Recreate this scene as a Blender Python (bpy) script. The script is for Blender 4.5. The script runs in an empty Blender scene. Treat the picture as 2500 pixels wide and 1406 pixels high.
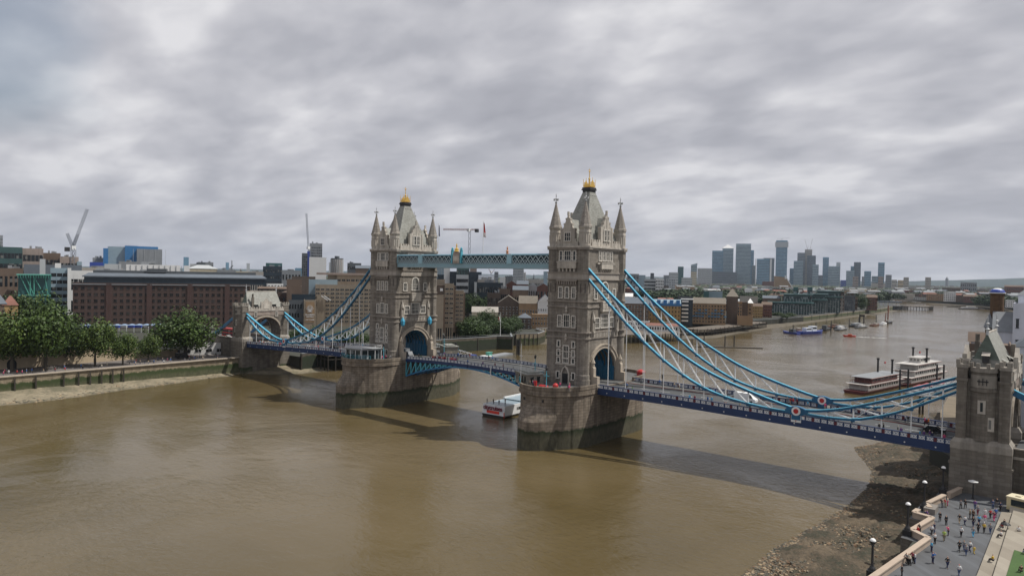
import bpy, math, random
from mathutils import Vector, Matrix, noise
random.seed(11)
R = random.Random(5)
sc = bpy.context.scene
COL = sc.collection
rad = math.radians

# ------------------------------------------------------------------ camera
CAM = Vector((158.5, -173.28, 46.69))
YAW, PITCH, ROLL, FPX = 0.7026, -0.0185, 0.0182, 1704.4   # pinhole of the photograph, in pixels of a 2500 px wide frame
cam = bpy.data.objects.new('camera', bpy.data.cameras.new('camera'))
COL.objects.link(cam)
_f = Vector((-math.sin(YAW) * math.cos(PITCH), math.cos(YAW) * math.cos(PITCH), math.sin(PITCH)))
_r = Vector((math.cos(YAW), math.sin(YAW), 0))
_u = _r.cross(_f)
_r2 = _r * math.cos(ROLL) - _u * math.sin(ROLL)
_r2 = (_r * math.cos(ROLL) + _u * math.sin(ROLL))
_u2 = _r2.cross(_f)
M = Matrix(((_r2.x, _u2.x, -_f.x), (_r2.y, _u2.y, -_f.y), (_r2.z, _u2.z, -_f.z)))
cam.matrix_world = Matrix.Translation(CAM) @ M.to_4x4()
cam.data.sensor_width = 36
cam.data.lens = FPX / 2500 * 36
cam.data.clip_start = 1
cam.data.clip_end = 40000
sc.camera = cam

# ------------------------------------------------------------------ light
SUN = Vector((0.50, 0.44, 1.0)).normalized()          # towards the sun
el = math.asin(SUN.z)
az = math.atan2(SUN.x, SUN.y)
w = bpy.data.worlds.new('World'); sc.world = w; w.use_nodes = True
nt = w.node_tree; nt.nodes.clear()
N = nt.nodes.new; L = nt.links.new
def mth(op, a, b=None, c=None, clamp=False, tree=None):
    t = tree or nt
    n = t.nodes.new('ShaderNodeMath'); n.operation = op; n.use_clamp = clamp
    for i, q in enumerate((a, b, c)):
        if q is None: continue
        if isinstance(q, (int, float)): n.inputs[i].default_value = q
        else: t.links.new(q, n.inputs[i])
    return n.outputs[0]
def ramp(fac, stops, tree=None):
    t = tree or nt
    n = t.nodes.new('ShaderNodeValToRGB')
    while len(n.color_ramp.elements) < len(stops): n.color_ramp.elements.new(0.5)
    for e, (p, c) in zip(n.color_ramp.elements, stops):
        e.position = p; e.color = (*c, 1) if len(c) == 3 else c
    t.links.new(fac, n.inputs[0]); return n.outputs[0]
tc = N('ShaderNodeTexCoord'); sep = N('ShaderNodeSeparateXYZ'); L(tc.outputs['Generated'], sep.inputs[0])
zc = mth('ADD', mth('MAXIMUM', sep.outputs[2], 0.0), 0.27)
px = mth('DIVIDE', sep.outputs[0], zc); py = mth('DIVIDE', sep.outputs[1], zc)
cmb = N('ShaderNodeCombineXYZ'); L(px, cmb.inputs[0]); L(py, cmb.inputs[1])
mp = N('ShaderNodeMapping'); L(cmb.outputs[0], mp.inputs[0])
mp.inputs['Rotation'].default_value = (0, 0, rad(-40)); mp.inputs['Scale'].default_value = (0.72, 1.0, 1); mp.inputs['Location'].default_value = (3.1, 1.7, 0)
def nz(vec, scale, detail, rough, dist=0.0, tree=None):
    t = tree or nt
    n = t.nodes.new('ShaderNodeTexNoise'); t.links.new(vec, n.inputs['Vector'])
    n.inputs['Scale'].default_value = scale; n.inputs['Detail'].default_value = detail
    n.inputs['Roughness'].default_value = rough; n.inputs['Distortion'].default_value = dist
    return n.outputs[0]
n1 = nz(mp.outputs[0], 4.0, 4, 0.46, 0.2)
n2 = nz(mp.outputs[0], 1.35, 2, 0.45)
n3 = nz(mp.outputs[0], 10, 3, 0.45, 0.2)
cl = mth('ADD', mth('ADD', mth('MULTIPLY', n1, 0.48), mth('MULTIPLY', n2, 0.34)), mth('MULTIPLY', n3, 0.18))
cloud = ramp(cl, [(0.34, (0.375, 0.38, 0.425)), (0.44, (0.45, 0.455, 0.50)), (0.53, (0.575, 0.575, 0.615)), (0.62, (0.76, 0.755, 0.78))])
hz = mth('POWER', mth('SUBTRACT', 1.0, mth('MAXIMUM', sep.outputs[2], 0.0), clamp=True), 9.0)
mxh = N('ShaderNodeMix'); mxh.data_type = 'RGBA'; L(mth('MULTIPLY', hz, 0.55), mxh.inputs[0]); L(cloud, mxh.inputs[6]); mxh.inputs[7].default_value = (0.40, 0.42, 0.475, 1)
sky = N('ShaderNodeTexSky'); sky.sky_type = 'NISHITA'; sky.sun_disc = False; sky.sun_elevation = el; sky.sun_rotation = az
sky.air_density = 1.2; sky.dust_density = 2.0
bg1 = N('ShaderNodeBackground'); L(sky.outputs[0], bg1.inputs[0]); bg1.inputs[1].default_value = 0.085
bg2 = N('ShaderNodeBackground'); L(mxh.outputs[2], bg2.inputs[0]); bg2.inputs[1].default_value = 1.0
# one break in the cloud, low over the far bank on the left
dp = N('ShaderNodeVectorMath'); dp.operation = 'DOT_PRODUCT'; L(tc.outputs['Generated'], dp.inputs[0]); dp.inputs[1].default_value = (-0.9425, 0.195, 0.268)
gap = mth('ADD', dp.outputs['Value'], mth('MULTIPLY', mth('SUBTRACT', nz(mp.outputs[0], 1.6, 4, 0.5), 0.5), 0.035))
mask = ramp(gap, [(0.988, (1.0,) * 3), (0.9975, (0.45,) * 3)])
ms = N('ShaderNodeMixShader'); L(mask, ms.inputs[0]); L(bg1.outputs[0], ms.inputs[1]); L(bg2.outputs[0], ms.inputs[2])
wo = N('ShaderNodeOutputWorld'); L(ms.outputs[0], wo.inputs[0])
sl = bpy.data.lights.new('sun', 'SUN'); sl.energy = 4.3; sl.angle = rad(0.55); sl.color = (1.0, 0.955, 0.88)
so = bpy.data.objects.new('sun', sl); COL.objects.link(so); so.rotation_euler = SUN.to_track_quat('Z', 'Y').to_euler()
sc.view_settings.view_transform = 'Standard'; sc.view_settings.look = 'None'; sc.view_settings.exposure = 0.0; sc.view_settings.gamma = 1.0
sc.view_settings.use_curve_mapping = False
sc.cycles.volume_bounces = 1
sc.cycles.max_bounces = 6; sc.cycles.diffuse_bounces = 3; sc.cycles.glossy_bounces = 3

# ------------------------------------------------------------------ pixel -> place (for reading positions off the photograph)
def ray(px, py):
    d = _r2 * ((px - 1250) / FPX) + _f - _u2 * ((py - 703) / FPX)
    return d
def atd(px, py, dist):           # at a horizontal distance
    r = ray(px, py); return CAM + r * (dist / math.hypot(r.x, r.y))
def atz(px, py, z=0.0):
    r = ray(px, py); return CAM + r * ((z - CAM.z) / r.z)
def ztop(px, py, dist): return atd(px, py, dist).z

# ------------------------------------------------------------------ materials
MATS = {}
def mat(name, col, rough=0.8, var=0.18, scale=0.6, brick=None, bump=0.0, metal=0.0, streak=0.0, spec=0.5, rand=0.0, joint=0.55, grime=0.0):
    """grain and wear on a base colour; brick=(width, height, joint) in metres"""
    if name in MATS: return MATS[name]
    m = bpy.data.materials.new(name); m.use_nodes = True; MATS[name] = m
    t = m.node_tree; b = t.nodes['Principled BSDF']
    b.inputs['Roughness'].default_value = rough; b.inputs['Metallic'].default_value = metal
    b.inputs['Specular IOR Level'].default_value = spec
    geo = t.nodes.new('ShaderNodeNewGeometry')
    P = geo.outputs['Position']
    f = nz(P, scale, 5, 0.6, tree=t)
    f2 = nz(P, scale * 0.17, 2, 0.5, tree=t)
    g = mth('ADD', mth('MULTIPLY', f, 0.6, tree=t), mth('MULTIPLY', f2, 0.4, tree=t), tree=t)
    c = ramp(g, [(0.3, tuple(x * (1 - var) for x in col)), (0.7, tuple(min(1, x * (1 + var)) for x in col))], tree=t)
    hgt = f
    def mulc(c, k, fac=1.0):
        x = t.nodes.new('ShaderNodeMix'); x.data_type = 'RGBA'; x.blend_type = 'MULTIPLY'; x.inputs[0].default_value = fac
        t.links.new(c, x.inputs[6]); t.links.new(k, x.inputs[7]); return x.outputs[2]
    if streak:
        mpp = t.nodes.new('ShaderNodeMapping'); mpp.inputs['Scale'].default_value = (0.9, 0.9, 0.06); t.links.new(P, mpp.inputs[0])
        s = nz(mpp.outputs[0], 0.8, 4, 0.6, tree=t)
        c = mulc(c, ramp(s, [(0.35, (1 - streak,) * 3), (0.6, (1, 1, 1))], tree=t))
    if brick:
        sp = t.nodes.new('ShaderNodeSeparateXYZ'); t.links.new(P, sp.inputs[0])
        cb = t.nodes.new('ShaderNodeCombineXYZ')
        t.links.new(mth('ADD', sp.outputs[0], sp.outputs[1], tree=t), cb.inputs[0]); t.links.new(sp.outputs[2], cb.inputs[1])
        br = t.nodes.new('ShaderNodeTexBrick'); t.links.new(cb.outputs[0], br.inputs[0])
        br.inputs['Scale'].default_value = 1; br.inputs['Brick Width'].default_value = brick[0]; br.inputs['Row Height'].default_value = brick[1]
        br.inputs['Mortar Size'].default_value = brick[2]; br.inputs['Mortar Smooth'].default_value = 0.3
        br.inputs['Color1'].default_value = (1, 1, 1, 1); br.inputs['Color2'].default_value = (0.72, 0.70, 0.68, 1); br.inputs['Mortar'].default_value = (joint,) * 3 + (1,)
        c = mulc(c, br.outputs[0])
    if rand:
        oi = t.nodes.new('ShaderNodeObjectInfo')
        c = mulc(c, ramp(oi.outputs['Random'], [(0, (1 - rand,) * 3), (1, (1 + rand,) * 3)], tree=t))
    t.links.new(c, b.inputs['Base Color'])
    if bump:
        bp = t.nodes.new('ShaderNodeBump'); bp.inputs['Strength'].default_value = min(1, bump); bp.inputs['Distance'].default_value = bump * 0.3
        t.links.new(hgt, bp.inputs['Height']); t.links.new(bp.outputs[0], b.inputs['Normal'])
    return m

def glass(name, col=(0.02, 0.028, 0.032), blind_col=(0.16, 0.16, 0.15), share=0.25, rough=0.12, cell=(2.0, 2.0, 3.0)):
    """window glass; some panes show a pale blind behind them"""
    if name in MATS: return MATS[name]
    m = bpy.data.materials.new(name); m.use_nodes = True; MATS[name] = m
    t = m.node_tree; b = t.nodes['Principled BSDF']; b.inputs['Roughness'].default_value = rough
    geo = t.nodes.new('ShaderNodeNewGeometry')
    sn = t.nodes.new('ShaderNodeVectorMath'); sn.operation = 'SNAP'; t.links.new(geo.outputs['Position'], sn.inputs[0]); sn.inputs[1].default_value = cell
    wn = t.nodes.new('ShaderNodeTexWhiteNoise'); t.links.new(sn.outputs[0], wn.inputs[0])
    c = ramp(wn.outputs[0], [(0.0, tuple(x * 0.5 for x in col)), (1 - share, col), (1 - share + 0.01, blind_col), (1.0, blind_col)], tree=t)
    t.links.new(c, b.inputs['Base Color'])
    return m

STONE = mat('tower_granite', (0.275, 0.247, 0.212), 0.88, 0.26, 0.5, brick=(1.5, 0.55, 0.045), bump=0.3, streak=0.38, joint=0.58)
PALE = mat('portland_stone', (0.47, 0.43, 0.375), 0.85, 0.22, 0.9, streak=0.34)
DARKST = mat('weathered_stone', (0.20, 0.178, 0.15), 0.9, 0.32, 0.5, brick=(1.6, 0.6, 0.04), bump=0.25, streak=0.3, joint=0.65)
SLATE = mat('roof_slate', (0.295, 0.30, 0.272), 0.6, 0.14, 1.2, brick=(0.7, 0.35, 0.03), joint=0.75, streak=0.15)
SLATEG = mat('green_slate', (0.10, 0.13, 0.105), 0.6, 0.2, 1.2, brick=(0.7, 0.35, 0.03), joint=0.75)
SPIRE = mat('spire_stone', (0.30, 0.272, 0.24), 0.85, 0.2, 1.0, brick=(0.9, 0.55, 0.05), joint=0.6)
GOLD = mat('gilding', (0.80, 0.52, 0.13), 0.35, 0.1, 1.0, metal=0.7)
BLACK = mat('black_iron', (0.018, 0.018, 0.02), 0.5, 0.2, 1.0)
CYAN = mat('light_blue_paint', (0.055, 0.33, 0.52), 0.35, 0.07, 0.5)
WINST = mat('window_stone', (0.56, 0.53, 0.48), 0.8, 0.12, 0.9)
TURQ = mat('turquoise_paint', (0.08, 0.36, 0.46), 0.4, 0.08, 0.8)
MIDBL = mat('mid_blue_paint', (0.03, 0.16, 0.33), 0.4, 0.1, 0.6)
NAVY = mat('navy_paint', (0.010, 0.032, 0.105), 0.35, 0.15, 0.6)
WHITE = mat('white_paint', (0.72, 0.73, 0.73), 0.45, 0.06, 1.0)
WALKB = mat('walkway_blue_paint', (0.27, 0.40, 0.46), 0.45, 0.1, 1.0)
RED = mat('red_paint', (0.42, 0.022, 0.022), 0.4, 0.08, 1.0)
GLASS = glass('window_glass')
ASPH = mat('asphalt', (0.062, 0.066, 0.070), 0.9, 0.15, 0.8, bump=0.05)
PAVE = mat('paving_grey', (0.11, 0.112, 0.112), 0.85, 0.12, 0.6, brick=(0.9, 0.6, 0.02), joint=0.8)
WOOD = mat('old_timber', (0.045, 0.038, 0.03), 0.9, 0.35, 1.2, streak=0.3)
LEAF = mat('plane_tree_leaves', (0.046, 0.078, 0.014), 0.55, 0.42, 0.35, spec=0.3)
LEAFD = mat('dark_leaves', (0.022, 0.042, 0.014), 0.6, 0.4, 0.3, spec=0.3)
BARK = mat('bark', (0.07, 0.06, 0.045), 0.9, 0.3, 2.0, bump=0.3)

# ------------------------------------------------------------------ mesh builder
class MB:
    def __init__(s): s.v = []; s.f = []; s.m = []
    def q(s, pts, m=0):
        i = len(s.v); s.v += [tuple(p) for p in pts]; s.f.append(tuple(range(i, i + len(pts)))); s.m.append(m); return s
    def hexa(s, p, m=0):       # 8 points: bottom ring then top ring
        i = len(s.v); s.v += [tuple(a) for a in p]
        for f in ((3, 2, 1, 0), (4, 5, 6, 7), (0, 1, 5, 4), (1, 2, 6, 5), (2, 3, 7, 6), (3, 0, 4, 7)):
            s.f.append(tuple(i + k for k in f)); s.m.append(m)
        return s
    def box(s, x0, x1, y0, y1, z0, z1, m=0):
        return s.hexa([(x0, y0, z0), (x1, y0, z0), (x1, y1, z0), (x0, y1, z0), (x0, y0, z1), (x1, y0, z1), (x1, y1, z1), (x0, y1, z1)], m)
    def frus(s, x0, x1, y0, y1, z0, X0, X1, Y0, Y1, z1, m=0):
        return s.hexa([(x0, y0, z0), (x1, y0, z0), (x1, y1, z0), (x0, y1, z0), (X0, Y0, z1), (X1, Y0, z1), (X1, Y1, z1), (X0, Y1, z1)], m)
    def bar(s, p0, p1, w, h, m=0):
        p0 = Vector(p0); p1 = Vector(p1); d = p1 - p0
        if d.length < 1e-6: return s
        d.normalize(); up = Vector((0, 0, 1)) if abs(d.z) < 0.95 else Vector((1, 0, 0))
        a = d.cross(up).normalized() * (w / 2); b = a.cross(d).normalized() * (h / 2)
        return s.hexa([p0 - a - b, p0 + a - b, p0 + a + b, p0 - a + b, p1 - a - b, p1 + a - b, p1 + a + b, p1 - a + b], m)
    def ring(s, x, y, prof, n=8, m=0, rot=None, sx=1, sy=1):    # lathe, prof = [(r, z)...]
        rot = math.pi / n if rot is None else rot
        i = len(s.v)
        for r, z in prof:
            for k in range(n):
                a = rot + 2 * math.pi * k / n; s.v.append((x + r * sx * math.cos(a), y + r * sy * math.sin(a), z))
        for j in range(len(prof) - 1):
            for k in range(n):
                k2 = (k + 1) % n; s.f.append((i + j * n + k, i + j * n + k2, i + (j + 1) * n + k2, i + (j + 1) * n + k)); s.m.append(m)
        s.f.append(tuple(i + k for k in reversed(range(n)))); s.m.append(m)
        s.f.append(tuple(i + (len(prof) - 1) * n + k for k in range(n))); s.m.append(m)
        return s
    def tube(s, pts, r, n=6, m=0):
        for a, b in zip(pts[:-1], pts[1:]):
            a = Vector(a); b = Vector(b); d = (b - a)
            if d.length < 1e-6: continue
            d.normalize(); u = d.orthogonal().normalized(); v = d.cross(u); i = len(s.v)
            for c in (a, b):
                for k in range(n):
                    t = 2 * math.pi * k / n; s.v.append(tuple(c + (u * math.cos(t) + v * math.sin(t)) * r))
            for k in range(n):
                k2 = (k + 1) % n; s.f.append((i + k, i + k2, i + n + k2, i + n + k)); s.m.append(m)
            s.f.append(tuple(i + k for k in reversed(range(n)))); s.m.append(m); s.f.append(tuple(i + n + k for k in range(n))); s.m.append(m)
        return s
    def prism(s, poly, z0, z1, m=0, mt=None):
        n = len(poly); i = len(s.v)
        s.v += [(p[0], p[1], z0) for p in poly] + [(p[0], p[1], z1) for p in poly]
        for k in range(n):
            k2 = (k + 1) % n; s.f.append((i + k, i + k2, i + n + k2, i + n + k)); s.m.append(m)
        s.f.append(tuple(i + k for k in reversed(range(n)))); s.m.append(m)
        s.f.append(tuple(i + n + k for k in range(n))); s.m.append(m if mt is None else mt)
        return s
    def ext(s, poly, axis, a0, a1, m=0):     # polygon in (u, z), extruded along x or y
        n = len(poly); i = len(s.v)
        for a in (a0, a1):
            s.v += [((a, p[0], p[1]) if axis == 'x' else (p[0], a, p[1])) for p in poly]
        for k in range(n):
            k2 = (k + 1) % n; s.f.append((i + k, i + k2, i + n + k2, i + n + k)); s.m.append(m)
        s.f.append(tuple(i + k for k in reversed(range(n)))); s.m.append(m); s.f.append(tuple(i + n + k for k in range(n))); s.m.append(m)
        return s
    def mesh(s, name, mats, smooth=False):
        me = bpy.data.meshes.new(name); me.from_pydata(s.v, [], s.f)
        mats = mats if isinstance(mats, (list, tuple)) else [mats]
        for k in mats: me.materials.append(k)
        if any(s.m): me.polygons.foreach_set('material_index', s.m)
        if smooth: me.polygons.foreach_set('use_smooth', [True] * len(s.f))
        me.update(); return me
    def build(s, name, mats, parent=None, smooth=False, stuff=False):
        o = bpy.data.objects.new(name, s.mesh(name, mats, smooth)); COL.objects.link(o)
        if parent: o.parent = parent
        if stuff: o['kind'] = 'stuff'
        return o
USED = {}
def tag(o, label=None, cat=None, group=None, kind=None):
    if label:
        o['label'] = label
        USED.setdefault(label, []).append(o)
    if cat: o['category'] = cat
    if group: o['group'] = group
    if kind: o['kind'] = kind
    return o
def thing(name, loc, label, cat, rz=0, group=None):
    o = bpy.data.objects.new(name, None); COL.objects.link(o); o.location = loc; o.rotation_euler.z = rz
    o.empty_display_size = 0.5
    return tag(o, label, cat, group)
def inst(name, me, parent, loc=(0, 0, 0), rz=0, scale=None):
    o = bpy.data.objects.new(name, me); COL.objects.link(o); o.parent = parent; o.location = loc; o.rotation_euler.z = rz
    if scale: o.scale = scale
    return o
def kids_map():
    d = {}
    for o in sc.objects:
        if o.parent: d.setdefault(o.parent.name, []).append(o)
    return d
def copy_tree(o, loc, rz=0, label=None, group=None, scale=None):
    km = kids_map()
    def rec(a, par):
        c = a.copy(); COL.objects.link(c); c.parent = par
        for k in km.get(a.name, []): rec(k, c)
        return c
    c = rec(o, None); c.location = loc; c.rotation_euler = (0, 0, rz)
    if scale: c.scale = scale
    if label: tag(c, label)
    if group: c['group'] = group
    return c
def struct(o): o['kind'] = 'structure'; return o
ORD = lambda n: '%d%s' % (n, 'th' if 10 < n % 100 < 14 else {1: 'st', 2: 'nd', 3: 'rd'}.get(n % 10, 'th'))
def arc(cx, cz, r, a0, a1, n, sz=1.0):
    return [(cx + r * math.cos(rad(a0 + (a1 - a0) * k / n)), cz + sz * r * math.sin(rad(a0 + (a1 - a0) * k / n))) for k in range(n + 1)]
def lerp(tab, x):
    for (a, b), (c, d) in zip(tab[:-1], tab[1:]):
        if a <= x <= c: return b + (d - b) * (x - a) / (c - a)
    return tab[0][1] if x < tab[0][0] else tab[-1][1]
# ------------------------------------------------------------------ water, land, foreshores
def water_mat():
    m = bpy.data.materials.new('river_water'); m.use_nodes = True; t = m.node_tree; b = t.nodes['Principled BSDF']
    geo = t.nodes.new('ShaderNodeNewGeometry'); P = geo.outputs['Position']
    mpp = t.nodes.new('ShaderNodeMapping'); mpp.inputs['Rotation'].default_value = (0, 0, rad(20)); mpp.inputs['Scale'].default_value = (0.5, 1.0, 1); t.links.new(P, mpp.inputs[0])
    f = nz(P, 0.012, 4, 0.55, 0.6, tree=t)
    c = ramp(f, [(0.35, (0.084, 0.062, 0.025)), (0.5, (0.110, 0.083, 0.040)), (0.65, (0.130, 0.100, 0.055))], tree=t)
    t.links.new(c, b.inputs['Base Color'])
    b.inputs['IOR'].default_value = 1.33; b.inputs['Roughness'].default_value = 0.10; b.inputs['Specular IOR Level'].default_value = 0.5
    w1 = nz(mpp.outputs[0], 0.16, 3, 0.6, 0.8, tree=t)
    w2 = nz(mpp.outputs[0], 0.95, 4, 0.62, 0.5, tree=t)
    w3 = nz(mpp.outputs[0], 3.2, 2, 0.5, 0.2, tree=t)
    zone = ramp(nz(P, 0.018, 3, 0.6, 1.0, tree=t), [(0.40, (0.30,) * 3), (0.62, (1.0,) * 3)], tree=t)   # rough and slick patches
    h = mth('ADD', mth('MULTIPLY', w1, 0.75, tree=t), mth('ADD', mth('MULTIPLY', w2, 0.50, tree=t), mth('MULTIPLY', w3, 0.15, tree=t), tree=t), tree=t)
    h = mth('MULTIPLY', h, zone, tree=t)
    bp = t.nodes.new('ShaderNodeBump'); bp.inputs['Strength'].default_value = 1.0; bp.inputs['Distance'].default_value = 0.42
    t.links.new(h, bp.inputs['Height']); t.links.new(bp.outputs[0], b.inputs['Normal'])
    return m
WATER = water_mat()
mb = MB(); mb.q([(-3000, -1500, 0), (1200, -1500, 0), (1200, 4000, 0), (-3000, 4000, 0)])
struct(mb.build('river_water', WATER))

def tide_mat(name, col, brick, green0, green1, joint=0.6, low=(0.105, 0.098, 0.066), band=(0.030, 0.042, 0.014), dirt=0.25):
    """stone wall whose foot carries a weed band and river silt below it"""
    m = mat(name, col, 0.88, 0.2, 0.45, brick=brick, bump=0.3, streak=dirt, joint=joint)
    t = m.node_tree; b = t.nodes['Principled BSDF']
    src = b.inputs['Base Color'].links[0].from_socket
    geo = t.nodes.new('ShaderNodeNewGeometry'); sp = t.nodes.new('ShaderNodeSeparateXYZ'); t.links.new(geo.outputs['Position'], sp.inputs[0])
    mpp = t.nodes.new('ShaderNodeMapping'); mpp.inputs['Scale'].default_value = (0.5, 0.5, 0.25); t.links.new(geo.outputs['Position'], mpp.inputs[0])
    nn = nz(mpp.outputs[0], 1.0, 5, 0.65, tree=t)
    zz = mth('ADD', sp.outputs[2], mth('MULTIPLY', mth('SUBTRACT', nn, 0.5, tree=t), 2.6, tree=t), tree=t)
    def mixc(f, a, c):
        x = t.nodes.new('ShaderNodeMix'); x.data_type = 'RGBA'; t.links.new(f, x.inputs[0])
        if isinstance(a, tuple): x.inputs[6].default_value = (*a, 1)
        else: t.links.new(a, x.inputs[6])
        if isinstance(c, tuple): x.inputs[7].default_value = (*c, 1)
        else: t.links.new(c, x.inputs[7])
        return x.outputs[2]
    def step(v, a, c): 
        n = t.nodes.new('ShaderNodeMapRange'); t.links.new(v, n.inputs[0]); n.inputs[1].default_value = a; n.inputs[2].default_value = c; return n.outputs[0]
    slime = nz(mpp.outputs[0], 3.0, 4, 0.6, tree=t)
    lowc = ramp(slime, [(0.35, tuple(x * 0.75 for x in low)), (0.65, tuple(x * 1.25 for x in low))], tree=t)
    # below the weed band: silt; inside: weed; above: stone
    upper = mixc(step(zz, green1 - 0.25, green1 + 0.3), band, src)
    full = mixc(step(zz, green0 - 0.9, green0 + 0.5), lowc, upper)
    t.links.new(full, b.inputs['Base Color'])
    return m
PIERST = tide_mat('pier_granite', (0.25, 0.208, 0.163), (2.1, 0.78, 0.06), 4.3, 5.2, joint=0.45, dirt=.45, low=(0.070, 0.066, 0.042), band=(0.018, 0.028, 0.009))
WALLST = tide_mat('river_wall_stone', (0.30, 0.25, 0.175), (1.6, 0.6, 0.05), 3.0, 4.6, low=(0.075, 0.078, 0.04), band=(0.035, 0.052, 0.014))
DKWALL = tide_mat('dock_wall', (0.115, 0.098, 0.075), (1.4, 0.5, 0.05), 5.0, 6.6, low=(0.020, 0.026, 0.014), band=(0.016, 0.026, 0.010))  # base colour darkened to stand for shade, besides weed and silt

GROUND = mat('ground_grey_green', (0.042, 0.044, 0.034), 0.95, 0.35, 0.02)
north = [(-140, -700), (-140, -12), (-147, -12), (-147, 12), (-128, 12), (-133, 60), (-137, 112), (-133.5, 139), (-131.5, 155), (-124, 160.5), (-139, 177), (-139, 182), (-131.5, 196), (-140, 214), (-158, 228), (-158, 262),
         (-141, 300), (-128, 330), (-128, 400), (-112, 510), (-100, 640), (-100, 1000), (-112, 1140), (-190, 1500), (-470, 1880), (-1100, 2300), (-1500, 2600), (-2600, 9100), (-9800, 9100), (-9800, -700)]
south = [(136.5, -700), (136.5, 12), (126, 30), (121, 90), (122, 110), (108, 260), (93, 384), (82, 731), (66, 1240), (10, 1490), (-100, 1650), (-330, 2050), (-900, 2480), (-1250, 2750), (-2200, 9100), (9000, 9100), (9000, -700)]
ISL = [(-1500, 2900), (-1250, 2760)]
mb = MB(); mb.prism(north, -3, 6.6); g = struct(mb.build('north_bank_ground', [GROUND]))
mb = MB(); mb.prism(south, -3, 5.7); g = struct(mb.build('south_bank_ground', [GROUND]))
# low hills on the horizon
HILL = mat('hill_woods', (0.035, 0.055, 0.055), 0.95, 0.5, 0.01)  # bluish tint put into the colour to stand for distance haze
def hills(name, x0, x1, y, prof, depth, hmax, seed, swap=False):
    mb = MB(); nx = 90
    rows = []
    for j in range(7):
        for i in range(nx + 1):
            u = i / nx; x = x0 + (x1 - x0) * u
            e = lerp(prof, u) * hmax * math.sin(math.pi * (j / 6) * 0.5) + 8 * (noise.noise(Vector((u * 30, j * 2.0, seed)))) * (j > 0)
            mb.v.append((x, y + j / 6 * depth, 4 + max(0, e)) if not swap else (-(y + j / 6 * depth), x, 4 + max(0, e)))
    for j in range(6):
        for i in range(nx):
            a = j * (nx + 1) + i; mb.f.append((a, a + 1, a + nx + 2, a + nx + 1)); mb.m.append(0)
    return struct(mb.build(name, HILL, smooth=True))
hills('hills', -3200, 5200, 8200, [(0, 0.3), (0.16, 0.38), (0.2, 0.46), (0.23, 0.56), (0.30, 0.78), (0.34, 0.92), (0.5, 1.0), (1, 1.0)], 850, 125, 3)
hills('hills', -9700, -3000, 8300, [(0, 0.9), (0.3, 0.85), (0.6, 1.0), (1, 0.8)], 700, 58, 9)
hills('hills', -600, 8900, 9000, [(0, 0.9), (0.3, 0.85), (0.6, 1.0), (1, 0.9)], 750, 60, 5, True)

# south foreshore: a shelving beach of shingle and mud
def shore_mat(name, a, b_, c_, grain=1.0):
    m = bpy.data.materials.new(name); m.use_nodes = True; t = m.node_tree; b = t.nodes['Principled BSDF']; b.inputs['Roughness'].default_value = 0.85
    geo = t.nodes.new('ShaderNodeNewGeometry'); P = geo.outputs['Position']
    f = mth('ADD', mth('MULTIPLY', nz(P, 0.16, 5, 0.6, 0.5, tree=t), 0.6, tree=t), mth('MULTIPLY', nz(P, 1.6 * grain, 4, 0.7, tree=t), 0.4, tree=t), tree=t)
    c = ramp(f, [(0.40, a), (0.50, b_), (0.62, c_)], tree=t)
    sp = t.nodes.new('ShaderNodeSeparateXYZ'); t.links.new(P, sp.inputs[0])
    wet = t.nodes.new('ShaderNodeMapRange'); t.links.new(sp.outputs[2], wet.inputs[0]); wet.inputs[1].default_value = 0.0; wet.inputs[2].default_value = 0.22; wet.inputs[3].default_value = 0.55; wet.inputs[4].default_value = 1.0
    x = t.nodes.new('ShaderNodeMix'); x.data_type = 'RGBA'; x.blend_type = 'MULTIPLY'; x.inputs[0].default_value = 1; t.links.new(c, x.inputs[6]); t.links.new(wet.outputs[0], x.inputs[7])
    t.links.new(x.outputs[2], b.inputs['Base Color'])
    v = t.nodes.new('ShaderNodeTexVoronoi'); v.inputs['Scale'].default_value = 2.6 * grain; t.links.new(P, v.inputs['Vector'])
    bp = t.nodes.new('ShaderNodeBump'); bp.inputs['Strength'].default_value = 0.8; bp.inputs['Distance'].default_value = 0.12; bp.invert = True
    t.links.new(v.outputs['Distance'], bp.inputs['Height']); t.links.new(bp.outputs[0], b.inputs['Normal'])
    return m
SHORE = shore_mat('shingle_and_mud', (0.028, 0.028, 0.014), (0.062, 0.046, 0.027), (0.118, 0.088, 0.054))
MUD = shore_mat('river_mud', (0.07, 0.058, 0.038), (0.10, 0.083, 0.056), (0.13, 0.108, 0.075), 0.4)
SANDM = shore_mat('pale_sand_and_silt', (0.12, 0.11, 0.07), (0.20, 0.17, 0.115), (0.28, 0.24, 0.165), 0.5)
EDGE_S = [(-110, 118.5), (-80, 117.5), (-65, 116.7), (-51, 116.6), (-36, 118.2), (-19, 119.6), (0, 119.4), (15.7, 116.6), (27, 111.6), (34, 108.4), (39, 106.6), (46, 109.5), (60, 112), (84, 113), (110, 112.5), (150, 118)]
EDGE_N = [(-170, -119), (-106, -121.7), (-95, -120.2), (-81, -122.4), (-65.7, -126.8), (-50, -128.2), (-31, -133.0), (-19, -133.9), (-11.8, -138.5), (-6, -129), (0.7, -121.6), (8, -119.6), (24, -118.6), (40, -121.5)]
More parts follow.
